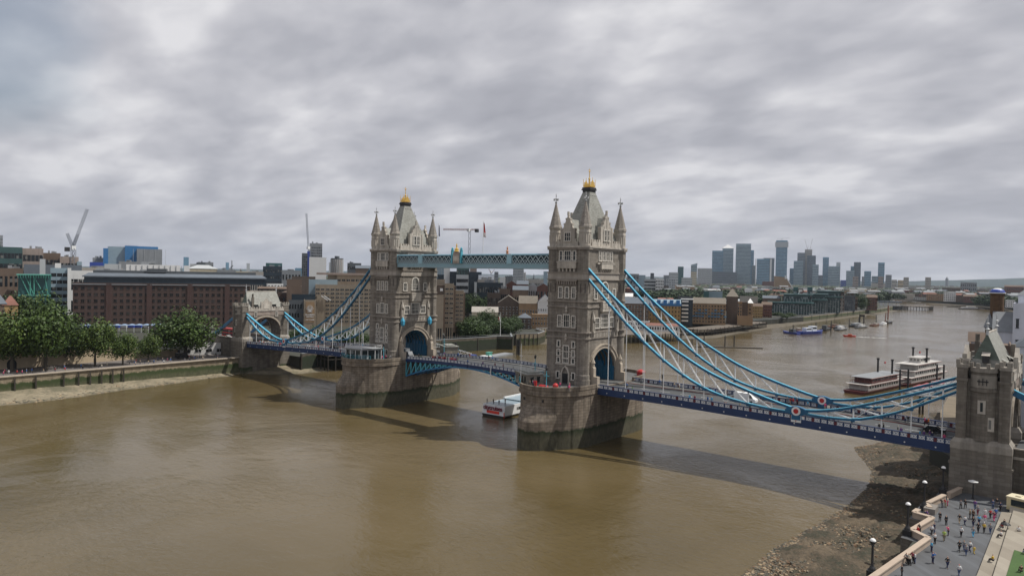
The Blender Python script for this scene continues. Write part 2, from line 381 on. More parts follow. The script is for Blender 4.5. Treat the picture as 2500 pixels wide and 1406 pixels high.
def beach(name, edge, y0, y1, wall, sgn, m, slope, ny, nx, bumpy=1.0):
    mb = MB()
    for j in range(ny + 1):
        y = y0 + (y1 - y0) * j / ny
        e = lerp(edge, y) - sgn * 1.5 + sgn * 0.9 * noise.noise(Vector((y * 0.22, 3.3, sgn)))
        for i in range(nx + 1):
            x = e + (wall - e) * i / nx
            d = abs(x - e)
            z = -0.12 + 0.09 * d if d < 2.5 else 0.105 + (d - 2.5) * slope
            amp = min(1, d / 4) * bumpy
            z += amp * (0.45 * noise.noise(Vector((x * 0.13, y * 0.13, 1))) + 0.34 * noise.noise(Vector((x * 0.5, y * 0.38, 5))) + 0.30 * noise.noise(Vector((x * 1.4, y * 1.4, 9))))
            mb.v.append((x, y, z))
    for j in range(ny):
        for i in range(nx):
            a = j * (nx + 1) + i; mb.f.append((a, a + 1, a + nx + 2, a + nx + 1)); mb.m.append(0)
    if sgn < 0: mb.f = [tuple(reversed(f)) for f in mb.f]
    return struct(mb.build(name, m, smooth=True))
beach('foreshore', EDGE_S, -110, 120, 136.6, 1, SHORE, 0.085, 420, 64, 1.0)
beach('foreshore', EDGE_N, -170, 24, -141.0, -1, SANDM, 0.11, 160, 22, 0.45)

def rocks(name, label, n, pick, m, s0, s1):
    mb = MB(); q = random.Random(3)
    base = [(-1, -1, -1), (1, -1, -1), (1, 1, -1), (-1, 1, -1), (-.7, -.6, .8), (.6, -.7, 1), (.8, .6, .7), (-.6, .7, .9)]
    for _ in range(n):
        p = pick(q)
        if p is None: continue
        s = s0 + (s1 - s0) * q.random() ** 3; a = q.random() * 6.28; ca, sa = math.cos(a), math.sin(a)
        e = (s * (0.6 + q.random()), s * (0.5 + q.random() * .7), s * (0.25 + q.random() * .4))
        pts = [((x * e[0] + q.uniform(-.2, .2) * s) * ca - y * e[1] * sa + p[0], (x * e[0]) * sa + y * e[1] * ca + p[1], z * e[2] + p[2]) for x, y, z in base]
        mb.hexa(pts, q.randrange(len(m)))
    o = mb.build(name, m); return tag(o, label, 'stones', kind='stuff')
ST1 = mat('shingle_stone_pale', (0.27, 0.205, 0.13), 0.85, 0.2, 2); ST2 = mat('shingle_stone_brown', (0.15, 0.095, 0.055), 0.85, 0.25, 2); ST3 = mat('shingle_stone_grey', (0.085, 0.078, 0.058), 0.8, 0.25, 2)
def pick_s(q):
    y = -108 + 160 * q.random(); e = lerp(EDGE_S, y)
    if y > 0 and q.random() < 0.35: return None
    d = abs(q.gauss(0, 1)) * (2.6 if q.random() < .5 else 9) - 0.6
    x = e + d
    if x > 135: return None
    return (x, y, -0.02 + (0.06 * d if d < 3.5 else 0.17 + (d - 3) * 0.085 + .12 * noise.noise(Vector((x * .3, y * .3, 2)))))
rocks('shingle', 'loose brown and pale stones scattered over the muddy foreshore beside the promenade', 32000, pick_s, [ST1, ST2, ST3, ST3], 0.05, 0.30)
def pick_n(q):
    y = -150 + 140 * q.random(); e = lerp(EDGE_N, y); d = abs(q.gauss(0, 1)) * 4 + .3; x = e - d
    return None if x < -139.5 else (x, y, 0.0 + 0.1 * d)
rocks('shingle', 'small stones and drift lying on the pale sand strip below the tree lined embankment', 900, pick_n, [ST1, ST3], 0.12, 0.5)

# north embankment wall (a wall of its own) with timber fenders
t = thing('river_wall', (-140, -60, 0), 'long stone river wall with green weed and dark timber fenders below the plane trees', 'wall')
mb = MB(); mb.prism([(0.9, -110), (0.35, 48), (-0.1, 48), (-0.1, -110)], -1, 7.0); mb.build('wall', [WALLST], t)
mb = MB(); mb.box(-0.7, 1.15, -110, 48, 7.0, 7.35); mb.build('coping', [mat('coping_stone', (0.36, 0.31, 0.25), .85, .15, 1)], t)
fm = MB(); fm.box(0, 0.5, -0.22, 0.22, 0.5, 6.6); fme = fm.mesh('fender', WOOD)
for y in [-104, -97, -90.5, -84, -77, -70] + [-44 + 1.0 * k for k in (0, 6.5, 13, 22, 27, 31, 35, 39, 43)]:
    if y < 40: inst('fender', fme, t, (1.0, y, 0))
DKP = mat('quay_paving', (0.155, 0.14, 0.12), .9, .2, .3)
mb = MB(); mb.box(-175, -140.9, -420, -12, 5.704, 6.75); struct(mb.build('quay_path', [mat('wharf_path', (0.14, 0.125, 0.118), .9, .2, .3)]))
# ------------------------------------------------------------------ the bridge
T = 41.15
# ---- pier
def pier_outline(hw, ys, yn, n=12, point=1.0):
    pts = []
    for k in range(n + 1):
        a = k / n
        if point == 1.0: x, y = hw * math.cos(a * math.pi / 2), ys + (yn - ys) * math.sin(a * math.pi / 2)
        else: x, y = hw * (1 - a ** 1.75), ys + (yn - ys) * a
        pts.append((x, y))
    right = pts[:]; left = [(-x, y) for x, y in reversed(pts[:-1])]
    top = right + left
    return top + [(-x, -y) for x, y in top]
def make_pier():
    t = thing('bridge_pier', (T, 0, 0), 'granite pier under the nearer tower, pointed cutwater, green weed at its foot', 'bridge pier', group='granite piers of the bridge')
    mb = MB(); o = pier_outline(10.5, 11.8, 25.3); mb.prism(o, -3, 14.3); 
    o2 = pier_outline(10.75, 12.5, 25.8); mb.prism(o2, 14.3, 14.75)
    o3 = pier_outline(10.6, 12.5, 25.6); mb.prism(o3, 14.75, 15.8); mb.build('body', PIERST, t)
    # parapet ring, left open where the roadway passes
    PR = {-1: MB(), 1: MB()}; oo = pier_outline(10.7, 12.5, 25.75, 14); ii = pier_outline(10.1, 12.5, 25.1, 14)
    n = len(oo)
    for k in range(n):
        k2 = (k + 1) % n
        if max(abs(oo[k][1]), abs(oo[k2][1])) <= 12.6 and oo[k][0] * oo[k2][0] > 0: continue
        a, b, c, d = oo[k], oo[k2], ii[k2], ii[k]
        par = PR[1 if a[1] + b[1] > 0 else -1]; par.hexa([(*a, 15.8), (*b, 15.8), (*c, 15.8), (*d, 15.8), (*a, 16.8), (*b, 16.8), (*c, 16.8), (*d, 16.8)])
    for sx in (-1, 1):
        for sy in (-1, 1):
            par = PR[sy]; x0, x1 = sorted((sx * 10.1, sx * 10.7)); y0, y1 = sorted((sy * 9.9, sy * 12.5)); par.box(x0, x1, y0, y1, 15.8, 16.8)
    for s in PR: PR[s].build('parapet', PIERST, t)
    # cutwaters with sloping caps
    for sy in (-1, 1):
        c = MB(); base = []
        for k in range(-8, 9):
            a = k / 8; x = 10.45 * a
            y = 11.0 + (29.0 - 11.0) * (1 - abs(a) ** 2.1)
            base.append((x, sy * y))
        poly = base if sy < 0 else list(reversed(base))
        c.prism(poly, -3, 7.6)
        ridge = []
        for x, y in poly:
            a = abs(x) / 10.45
            xx = x * 0.985; yy = sy * min(abs(y) - 0.3, 11.8 + 13.5 * math.sqrt(max(0, 1 - (x / 10.55) ** 2)) - 0.15)
            ridge.append((xx, yy, 7.7 + (1 - a) ** 0.7 * 5.0))
        for k in range(len(poly) - 1):
            c.q([(*poly[k], 7.6), (*poly[k + 1], 7.6), ridge[k + 1], ridge[k]])
        c.build('cutwater', PIERST, t)
    # small drain openings
    for x, y in ((-3.2, -24.4), (3.0, -24.4)): mb = MB(); mb.box(x - .35, x + .35, y - .4, y + .6, 12.6, 13.3); mb.build('drain_opening', BLACK, t)
    mb = MB()
    mb.prism(pier_outline(10.05, 12.5, 25.05, 14), 15.8, 15.83); mb.build('deck_paving', PAVE, t)
    return t
pier_s = make_pier()
pier_n = copy_tree(pier_s, (-T, 0, 0), math.pi, 'granite pier with pointed cutwater under the farther tower, glass cabin standing on its rim')

# ---- tower
def win_mesh(name, w, h, cols, rows, surround=0.28, arch=False, depth=0.22, blocks=True):
    """pale stone surround and mullions; face towards -y, origin at sill centre, proud of the wall"""
    a = MB(); w2 = w / 2
    a.box(-w2 - surround, -w2, -depth, 0.05, -0.05, h); a.box(w2, w2 + surround, -depth, 0.05, -0.05, h)
    a.box(-w2 - surround * 1.35, w2 + surround * 1.35, -depth * 1.5, 0.05, -0.30, -0.05)
    if arch:
        n = 8
        for k in range(n):
            a0 = math.pi * k / n; a1 = math.pi * (k + 1) / n; r0 = w2; r1 = w2 + surround
            p = [(r0 * math.cos(a0), h + r0 * math.sin(a0)), (r1 * math.cos(a0), h + r1 * math.sin(a0)), (r1 * math.cos(a1), h + r1 * math.sin(a1)), (r0 * math.cos(a1), h + r0 * math.sin(a1))]
            a.ext(list(reversed(p)), 'y', -depth, 0.05)
    else:
        a.box(-w2 - surround, w2 + surround, -depth, 0.05, h, h + 0.28)
    if blocks:
        for k in range(int(h / 0.8)):
            for s in (-1, 1):
                x0, x1 = sorted((s * (w2 + surround), s * (w2 + surround + 0.18))); a.box(x0, x1, -depth * .6, 0.04, k * 0.8 + 0.1, k * 0.8 + 0.5)
    top = h + (w2 * 0.8 if arch else 0)
    for c in range(1, cols): 
        x = -w2 + w * c / cols; a.box(x - .05, x + .05, -depth * .7, 0.03, 0, top)
    for r in range(1, rows): a.box(-w2, w2, -depth * .65, 0.03, h * r / rows - .05, h * r / rows + .05)
    g = MB()
    if arch:
        poly = [(-w2, 0), (w2, 0)] + [(w2 * math.cos(math.pi * k / 8), h + w2 * math.sin(math.pi * k / 8)) for k in range(9)]
        g.q([(x, -0.02, z) for x, z in poly])
    else: g.q([(-w2, -0.02, 0), (w2, -0.02, 0), (w2, -0.02, h), (-w2, -0.02, h)])
    return a.mesh(name, WINST), g.mesh('pane', GLASS)
WM = {}
def put_win(t, key, face, u, z, args, off=0):
    """face: 'w' 'e' (river faces) or 's' 'n' (roadway faces); u along the face"""
    if key not in WM: WM[key] = win_mesh('window', *args[:4], **(args[4] if len(args) > 4 else {}))
    fr, pn = WM[key]
    if face == 'w': loc, rz = (u, -FY - off, z), 0
    elif face == 'e': loc, rz = (-u, FY + off, z), math.pi
    elif face == 's': loc, rz = (FX + off, u, z), math.pi / 2
    else: loc, rz = (-FX - off, -u, z), -math.pi / 2
    o = inst('window', fr, t, loc, rz); inst('pane', pn, o)
    return o
FX, FY = 6.15, 10.15
AX, AY = 5.23, 9.25
def make_tower():
    t = thing('bridge_tower', (T, 0, 15.8), 'nearer tall gothic stone tower, blue chains leaving its right side', 'bridge tower', group='stone towers of the bridge')
    z = lambda a: a - 15.8
    w = MB()
    w.box(-FX, FX, -FY, -6.8, 0, z(28.6)); w.box(-FX, FX, 6.8, FY, 0, z(28.6))
    # vault over the roadway
    a = arc(0, z(19.6), 6.8, 0, 180, 16, 0.95)
    for k in range(16):
        (y0, z0), (y1, z1) = a[k], a[k + 1]
        w.ext([(y0, z0), (y0, z(28.6)), (y1, z(28.6)), (y1, z1)], 'x', -FX, FX)
    w.box(-FX, FX, -FY, FY, z(28.6), z(56.0))
    w.build('wall', STONE, t)
    # moulded arch rings and splayed buttresses at the foot
    for sx in (-1, 1):
        m_ = MB(); a0 = arc(0, z(19.6), 6.55, 0, 180, 16, 0.95); a1 = arc(0, z(19.6), 7.6, 0, 180, 16, 0.95)
        xa, xb = sorted((sx * (FX - .3), sx * (FX + 0.35)))
        for k in range(16): m_.ext([a0[k], a1[k], a1[k + 1], a0[k + 1]], 'x', xa, xb)
        a2 = arc(0, z(19.6), 7.6, 0, 180, 16, 0.95); a3 = arc(0, z(19.6), 8.0, 0, 180, 16, 0.95); xa, xb = sorted((sx * FX, sx * (FX + 0.6)))
        for k in range(16): m_.ext([a2[k], a3[k], a3[k + 1], a2[k + 1]], 'x', xa, xb)
        m_.build('arch_moulding', mat('arch_stone', (0.36, 0.31, 0.25), .85, .18, .8), t)
        for sy in (-1, 1):
            b = MB(); xa, xb = sorted((sx * FX, sx * (FX + 3.2))); y0, y1 = sorted((sy * 6.6, sy * 7.9))
            b.box(xa, xb, y0, y1, 0, 2.6)
            xc = sx * (FX + 1.9); x0_, x1_ = sorted((sx * FX, xc)); b.box(x0_, x1_, y0 + .05, y1 - .05, 2.6, 4.9)
            b.frus(x0_, x1_, y0 + .05, y1 - .05, 4.9, *(sorted((sx * FX, sx * (FX + .4)))), y0 + .3, y1 - .3, 6.9)
            b.ring(sx * (FX + 1.2), (y0 + y1) / 2, [(0.55, 4.9), (0.5, 6.3), (0.75, 6.35), (0.05, 8.0)], 6)
            b.build('buttress', mat('arch_stone', (0, 0, 0)), t)
    # blue steel lining inside the gateway, ribs
    g = MB()
    for sy in (-1, 1):
        y0, y1 = sorted((sy * 6.78, sy * 6.1)); g.box(-FX + .5, FX - .5, y0, y1, 0, 4.2)
        for k in range(7):
            x = -5 + k * 1.66; y0, y1 = sorted((sy * 6.75, sy * 5.9)); g.box(x - .18, x + .18, y0, y1, 0, 8.0)
    for k in range(7):
        x = -5 + k * 1.66; aa = arc(0, z(19.6), 6.75, 8, 172, 12, 0.95); bb = arc(0, z(19.6), 6.2, 8, 172, 12, 0.95)
        for j in range(12): g.ext([bb[j], aa[j], aa[j + 1], bb[j + 1]], 'x', x - .15, x + .15)
    g.build('gateway_lining', mat('gate_blue_paint', (0.02, 0.12, 0.22), .4, .12, .8), t)
    for s in (-1, 1): g = MB(); g.box(-2.2, 2.2, *sorted((s * 6.7, s * 6.2)), 0.2, 5.5); g.build('gateway_door', mat('gate_blue_bright', (0.02, 0.16, 0.34), .4, .12, .8), t)
    # string courses between the turrets and round them
    def course(name, z0, z1, proj, m_, tr=0.0):
        c = MB(); c.box(-FX - proj, FX + proj, -FY + 1.2, FY - 1.2, z0, z1); c.box(-FX + 1.2, FX - 1.2, -FY - proj, FY + proj, z0 + .003, z1 - .003)
        for sx in (-1, 1):
            for sy in (-1, 1): c.ring(sx * AX, sy * AY, [(tr + proj, z0 + .006), (tr + proj, z1 - .006)], 8 if z0 > z(31) else 14)
        return c.build(name, m_, t)
    for zz, h, p in ((28.9, .35, .3), (30.6, .35, .4), (37.7, .35, .3), (39.3, .35, .35), (45.6, .3, .35), (47.5, .35, .45)):
        course('string_course', z(zz), z(zz + h), p, mat('string_stone', (0.25, 0.22, 0.19), .85, .2, .8), 1.92)
    course('band', z(45.9), z(47.5), .18, mat('band_stone', (0.36, 0.325, 0.285), .85, .18, .8, streak=.2), 1.92)
    course('cornice', z(54.25), z(54.8), .45, mat('string_stone', (0, 0, 0)), 1.9); course('cornice', z(54.8), z(55.3), .7, PALE, 1.75)
    # turrets
    tl = MB()
    tl.ring(0, 0, [(2.35, 0), (2.35, 1.7), (2.15, 1.75), (2.15, 2.9), (1.95, 3.2), (1.92, z(30.8))], 18)
    tu = MB(); tu.ring(0, 0, [(1.92, z(30.8)), (1.92, z(54.3))], 8)
    tt = MB(); tt.ring(0, 0, [(1.72, z(55.2)), (1.72, z(59.0)), (1.84, z(59.0)), (1.84, z(59.4)), (1.72, z(59.45)), (1.72, z(60.0)), (1.95, z(60.4)), (1.95, z(60.8))], 8)
    for k in range(8):
        a_ = k * math.pi / 4; 
        tt.bar((1.62 * math.cos(a_) , 1.62 * math.sin(a_), z(56.2)), (1.62 * math.cos(a_), 1.62 * math.sin(a_), z(58.6)), .3, .3)
    sp = MB(); sp.ring(0, 0, [(2.05, z(60.8)), (1.75, z(61.3)), (0.22, z(67.7)), (0.2, z(67.9))], 8)
    fi = MB(); fi.ring(0, 0, [(0.2, z(67.8)), (0.42, z(68.1)), (0.16, z(68.3)), (0.13, z(69.0)), (0.3, z(69.2)), (0.12, z(69.5)), (0.14, z(70.2)), (0.02, z(70.7))], 8)
    fi.box(-.75, .75, -.13, .13, z(68.75), z(69.0)); fi.box(-.13, .13, -.75, .75, z(68.753), z(68.997))
    for s in (-.7, .7): fi.box(s - .16, s + .16, -.16, .16, z(68.6), z(69.15)); fi.box(-.16, .16, s - .16, s + .16, z(68.6), z(69.15))
    gab = MB()    # blind gables at the corbel level of each turret
    for k in range(8):
        a_ = k * math.pi / 4; c_, s_ = math.cos(a_), math.sin(a_)
        def P_(u, zz, r=1.84): return (c_ * r - s_ * u, s_ * r + c_ * u, zz)
        gab.q([P_(-.5, z(40.6)), P_(.5, z(40.6)), P_(0, z(44.6))])
    mtl, mtu, mtt, msp, mfi, mgb = tl.mesh('turret', STONE), tu.mesh('shaft', STONE), tt.mesh('lantern', PALE), sp.mesh('spire', SPIRE), fi.mesh('finial', WHITE if False else mat('lead_finial', (0.42, 0.43, 0.44), .5, .15, 2)), gab.mesh('gablet', BLACK)
    for sx in (-1, 1):
        for sy in (-1, 1):
            o = inst('turret', mtl, t, (sx * AX, sy * AY, 0)); inst('shaft', mtu, o); inst('lantern', mtt, o); inst('spire', msp, o); inst('finial', mfi, o)
            n_ = MB()
            for k in range(8):
                a_ = k * math.pi / 4; n_.bar((1.80 * math.cos(a_), 1.80 * math.sin(a_), z(42.0)), (1.84 * math.cos(a_), 1.84 * math.sin(a_), z(44.6)), .34, .12)
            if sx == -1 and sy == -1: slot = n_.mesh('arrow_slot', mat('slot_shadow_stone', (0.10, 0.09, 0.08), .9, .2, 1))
            inst('arrow_slot', slot, o)
    # parapet with battlements
    def batt(fix, ax, a0, a1, out):
        pr = MB()
        pr_ = (lambda u0, u1, z0, z1: pr.box(u0, u1, fix - out, fix + out, z0, z1)) if ax == 'x' else (lambda u0, u1, z0, z1: pr.box(fix - out, fix + out, u0, u1, z0, z1))
        pr_(a0, a1, z(55.3), z(56.6)); n = max(1, int((a1 - a0) / 1.15)); st = (a1 - a0) / n
        for k in range(n): pr_(a0 + st * k, a0 + st * (k + .55), z(56.6), z(57.25))
        pr.build('parapet', PALE, t)
    for s in (-1, 1):
        batt(s * (FX + .1), 'y', -7.6, -2.9, .25); batt(s * (FX + .1), 'y', 2.9, 7.6, .25)
        batt(s * (FY + .1), 'x', -3.6, -2.3, .25); batt(s * (FY + .1), 'x', 2.3, 3.6, .25)
    # gabled dormers: wide ones on the roadway faces, narrow ones on the river faces
    def gable(face, hw, ze, za, fix, back):
        o = MB()
        poly = [(-hw, z(55.3)), (hw, z(55.3)), (hw, z(ze)), (0, z(za)), (-hw, z(ze))]
        if face in 'sn':
            s = 1 if face == 's' else -1; x0, x1 = sorted((s * fix, s * (fix - .7))); o.ext(poly, 'x', x0, x1)
            ro = MB(); x0, x1 = sorted((s * (fix - .7), s * back))
            ro.ext([(-hw + .15, z(55.3)), (hw - .15, z(55.3)), (hw - .15, z(ze - .6)), (0, z(za - 1.2)), (-hw + .15, z(ze - .6))], 'x', x0, x1)
        else:
            s = 1 if face == 'e' else -1; y0, y1 = sorted((s * fix, s * (fix - .7))); o.ext(poly, 'y', y0, y1)
            ro = MB(); y0, y1 = sorted((s * (fix - .7), s * back))
            ro.ext([(-hw + .15, z(55.3)), (hw - .15, z(55.3)), (hw - .15, z(ze - .6)), (0, z(za - 1.2)), (-hw + .15, z(ze - .6))], 'y', y0, y1)
        # raised coping, side pinnacles, apex block
        cp = o
        def bx(u, zz0, zz1, r, dep=.95):
            if face in 'sn': s = 1 if face == 's' else -1; x0, x1 = sorted((s * (fix + .12), s * (fix - dep))); cp.box(x0, x1, u - r, u + r, zz0, zz1)
            else: s = 1 if face == 'e' else -1; y0, y1 = sorted((s * (fix + .12), s * (fix - dep))); cp.box(u - r, u + r, y0, y1, zz0, zz1)
        for sg in (-1, 1):
            bx(sg * (hw + .1), z(55.3), z(ze + .3), .35); bx(sg * (hw + .1), z(ze + .3), z(ze + .75), .5)
            bx(sg * hw * .62, z(ze + (za - ze) * .36), z(ze + (za - ze) * .36) + .55, .2); bx(sg * hw * .3, z(ze + (za - ze) * .68), z(ze + (za - ze) * .68) + .55, .2)
        bx(0, z(za - .3), z(za + .9), .22, .5)
        for u in ((-1.3, 0, 1.3) if hw > 2.4 else ()):
            bx(u, z(56.0), z(ze + 1.0) if u else z(za - 1.2), .14, .2)
        ob = o.build('gable', PALE, t); ro.build('dormer_roof', SLATE, ob)
        return ob
    for f_ in 'sn': gable(f_, 2.75, 60.3, 65.0, 6.45, 2.0)
    for f_ in 'we': gable(f_, 2.05, 59.6, 64.2, 10.4, 4.0)
    # steep main roof, iron cresting and gilded crown
    r_ = MB(); r_.box(-FX + .4, FX - .4, -FY + .4, FY - .4, z(56.0), z(56.6)); r_.frus(-5.2, 5.2, -8.4, 8.4, z(56.6), -3.2, 3.2, -4.7, 4.7, z(63.8)); r_.frus(-3.2, 3.2, -4.7, 4.7, z(63.8), -1.25, 1.25, -1.5, 1.5, z(71.6)); rf = r_.build('roof', SLATE, t)
    b = MB(); b.box(-1.3, 1.3, -1.55, 1.55, z(71.6), z(72.2)); b.box(-1.55, 1.55, -1.8, 1.8, z(72.2), z(72.5)); b.box(-1.4, 1.4, -1.65, 1.65, z(72.5), z(73.0)); b.build('crown_base', BLACK, rf)
    lo = MB()
    for k in range(4): lo.box(-1.58, 1.58, -1.3 + k * .87 - .1, -1.3 + k * .87 + .1, z(70.3), z(70.6))
    lo.build('roof_vent', BLACK, rf)
    g = MB()
    for k in range(9):
        y = -1.4 + k * .35; h = 1.0 + (1.0 if k == 4 else 0) + (1.1 if k in (0, 8) else 0) + .3 * (4 - abs(k - 4)) * .5
        for x in (-1.15, 1.15): g.box(x - .045, x + .045, y - .045, y + .045, z(73.1), z(73.1) + h); g.ring(x, y, [(0.02, z(73.1) + h - .1), (.1, z(73.1) + h + .1), (.02, z(73.1) + h + .35)], 6)
    for x in (-1.15, 1.15): g.box(x - .05, x + .05, -1.4, 1.4, z(73.2), z(73.7)); g.ext([(-.9, z(73.7)), (.9, z(73.7)), (0, z(75.5))], 'x', x - .04, x + .04)
    for y in (-1.4, 1.4): g.box(-1.15, 1.15, y - .05, y + .05, z(73.2), z(73.8))
    g.ring(0, 0, [(.3, z(73.1)), (.22, z(75.4)), (.4, z(75.6)), (.14, z(75.9)), (.1, z(77.6)), (.32, z(77.8)), (.06, z(78.0)), (.03, z(78.9))], 8)
    g.box(-.05, .05, -.45, .45, z(78.1), z(78.3)); g.build('gilded_crown', GOLD, rf)
    # windows
    for f_ in 'we':
        put_win(t, 'a', f_, -2.35, z(51.3), (.75, 2.5, 1, 2)); put_win(t, 'b', f_, 0, z(51.3), (2.1, 2.5, 3, 2)); put_win(t, 'a', f_, 2.35, z(51.3), None)
        for u in (-2.3, 0, 2.3): put_win(t, 'c', f_, u, z(40.5), (.95, 2.9, 2, 2))
        put_win(t, 'd', f_, -2.45, z(32.2), (.95, 3.0, 2, 2)); put_win(t, 'e', f_, 0, z(32.2), (1.8, 3.3, 3, 2)); put_win(t, 'd', f_, 2.45, z(32.2), None)
        put_win(t, 'f', f_, 0, z(23.3), (1.6, 3.3, 3, 2)); put_win(t, 'g', f_, 0, z(21.9), (1.6, 1.0, 3, 1, dict(blocks=False)))
        for u in (-2.6, 2.6):
            put_win(t, 'h', f_, u, z(26.4), (.75, 1.5, 1, 1)); put_win(t, 'h', f_, u, z(23.9), None); put_win(t, 'i', f_, u, z(21.9), (.75, 1.2, 1, 1)); put_win(t, 'i2', f_, u * 1.05, z(17.3), (.8, 1.7, 1, 1))
        put_win(t, 'j', f_, 0, z(56.2 + .6), (1.9, 2.2, 3, 2, dict(surround=.18, blocks=False)), .25)
        s = -1 if f_ == 'w' else 1
        b = MB(); y0, y1 = sorted((s * FY, s * (FY + .75)))
        b.box(-3.3, 3.3, y0, y1, z(48.9), z(50.9)); b.box(-3.5, 3.5, y0 - .06, y1 + .06, z(50.5), z(50.9))
        for k in range(5): b.box(-2.6 + k * 1.3 - .2, -2.6 + k * 1.3 + .2, *sorted((s * FY, s * (FY + .6))), z(47.95), z(48.9))
        for k in range(4): b.box(-2.3 + k * 1.3 - .3 + .2, -2.3 + k * 1.3 + .3 + .2, *sorted((s * (FY + .7), s * (FY + .82))), z(49.3), z(50.2))
        b.build('balcony', PALE, t)
        b = MB()
        for k in range(9): b.box(-3.2 + k * .8 - .18, -3.2 + k * .8 + .18, *sorted((s * FY, s * (FY + .55))), z(44.3), z(45.5))
        b.box(-3.6, 3.6, *sorted((s * FY, s * (FY + .62))), z(45.2), z(45.6)); b.build('corbel_table', mat('string_stone', (0, 0, 0)), t)
        for zz in (36.0, 28.0):
            b = MB(); b.ring(0, s * (FY + .25), [(.1, z(zz)), (.42, z(zz + .5)), (.3, z(zz + 1.2)), (.5, z(zz + 1.35)), (.06, z(zz + 2.3))], 6); b.build('carved_crest', PALE, t)
        b = MB(); b.box(-3.7, 3.7, *sorted((s * FY, s * (FY + .2))), z(21.15), z(21.55)); b.box(-3.5, 3.5, *sorted((s * FY, s * (FY + .16))), z(24.9), z(25.15))
        # entrance with pointed hood
        b.ext([(-1.5, 0), (-1.15, 0), (-1.15, 2.9), (-.6, 4.2), (0, 4.75), (.6, 4.2), (1.15, 2.9), (1.15, 0), (1.5, 0), (1.5, 3.0), (.8, 4.6), (0, 5.2), (-.8, 4.6), (-1.5, 3.0)], 'y', *sorted((s * FY, s * (FY + .45))))
        b.build('entrance_surround', PALE, t)
        d = MB(); d.box(-1.15, 1.15, *sorted((s * FY, s * (FY + .1))), 0, 2.9); d.build('door', BLACK, t)
    for f_ in 'sn':
        for u in (-3.0, -1.0, 1.0, 3.0): put_win(t, 'k', f_, u, z(51.4), (.95, 2.4, 2, 2, dict(blocks=False)))
        put_win(t, 'l', f_, 0, z(40.6), (2.9, 2.9, 4, 3, dict(arch=True, surround=.4)))
        for u in (-4.9, 4.9): put_win(t, 'm', f_, u, z(40.4), (1.25, 2.6, 2, 2))
        put_win(t, 'o', f_, 0, z(32.0), (3.5, 3.6, 5, 3, dict(surround=.35)))
        for u in (-3.9, 3.9): put_win(t, 'p', f_, u, z(32.0), (1.9, 2.6, 3, 2))
        for u in (-.95, .95): put_win(t, 'r', f_, u * 1.05, z(57.2), (1.3, 2.9, 2, 2, dict(surround=.14, blocks=False, depth=.2)), .3)
        s = 1 if f_ == 's' else -1
        b = MB(); X = lambda p: sorted((s * FX, s * (FX + p)))
        b.box(*X(.85), -3.1, 3.1, z(48.9), z(50.8)); b.box(*X(.95), -3.3, 3.3, z(50.5), z(50.8)); b.box(*X(.5), -4.6, 4.6, z(50.2), z(50.7))
        for k in range(6): b.frus(*X(.2), -2.4 + k * .96 - .22, -2.4 + k * .96 + .22, z(47.9), *X(.8), -2.4 + k * .96 - .22, -2.4 + k * .96 + .22, z(48.9))
        b.build('balcony', PALE, t)
        b = MB(); b.box(*X(1.0), -2.3, 2.3, z(36.6), z(39.4)); b.frus(*X(.3), -1.4, 1.4, z(35.9), *X(1.0), -2.3, 2.3, z(36.6)); b.box(*X(1.12), -2.4, 2.4, z(39.1), z(39.5))
        for k in range(5): b.box(*X(1.1), -1.9 + k * .95 - .3, -1.9 + k * .95 + .3, z(37.4), z(38.6))
        b.build('oriel', PALE, t)
        b = MB()
        for k in range(19): b.box(*X(.35), -6.9 + k * .766 - .2, -6.9 + k * .766 + .2, z(29.3), z(30.5))
        b.build('arcade_band', PALE, t)
        for sy in (-1, 1):
            b = MB(); b.ring(s * (FX + .35), sy * 6.3, [(.12, z(29.4)), (.7, z(30.6)), (.7, z(31.0))], 6); b.ring(s * (FX + .45), sy * 6.3, [(.32, z(31.0)), (.3, z(32.6)), (.2, z(33.4)), (.02, z(33.6))], 6)
            b.ring(s * (FX + .35), sy * 6.3, [(.72, z(34.0)), (.72, z(34.5)), (.1, z(36.6)), (.02, z(37.2))], 6)
            for q_ in (-.5, .5): b.box(*X(.75), sy * 6.3 + q_ - .1, sy * 6.3 + q_ + .1, z(31.0), z(34.1))
            b.build('statue_niche', PALE, t)
    return t
tower_s = make_tower()
tower_n = copy_tree(tower_s, (-T, 0, 15.8), 0, 'farther gothic stone tower with a grey truck in its arch')
# blue lanterns hung on the farther tower's inner face
mb = MB()
for y in (-6.6, 6.6): mb.ring(FX + 1.0, y, [(.2, 11.6), (.75, 12.2), (.9, 13.6), (.45, 14.4), (.1, 14.9)], 6); mb.box(FX, FX + 1.0, y - .1, y + .1, 14.3, 14.6)
for q in (tower_n,): mb.build('lantern', CYAN, q)

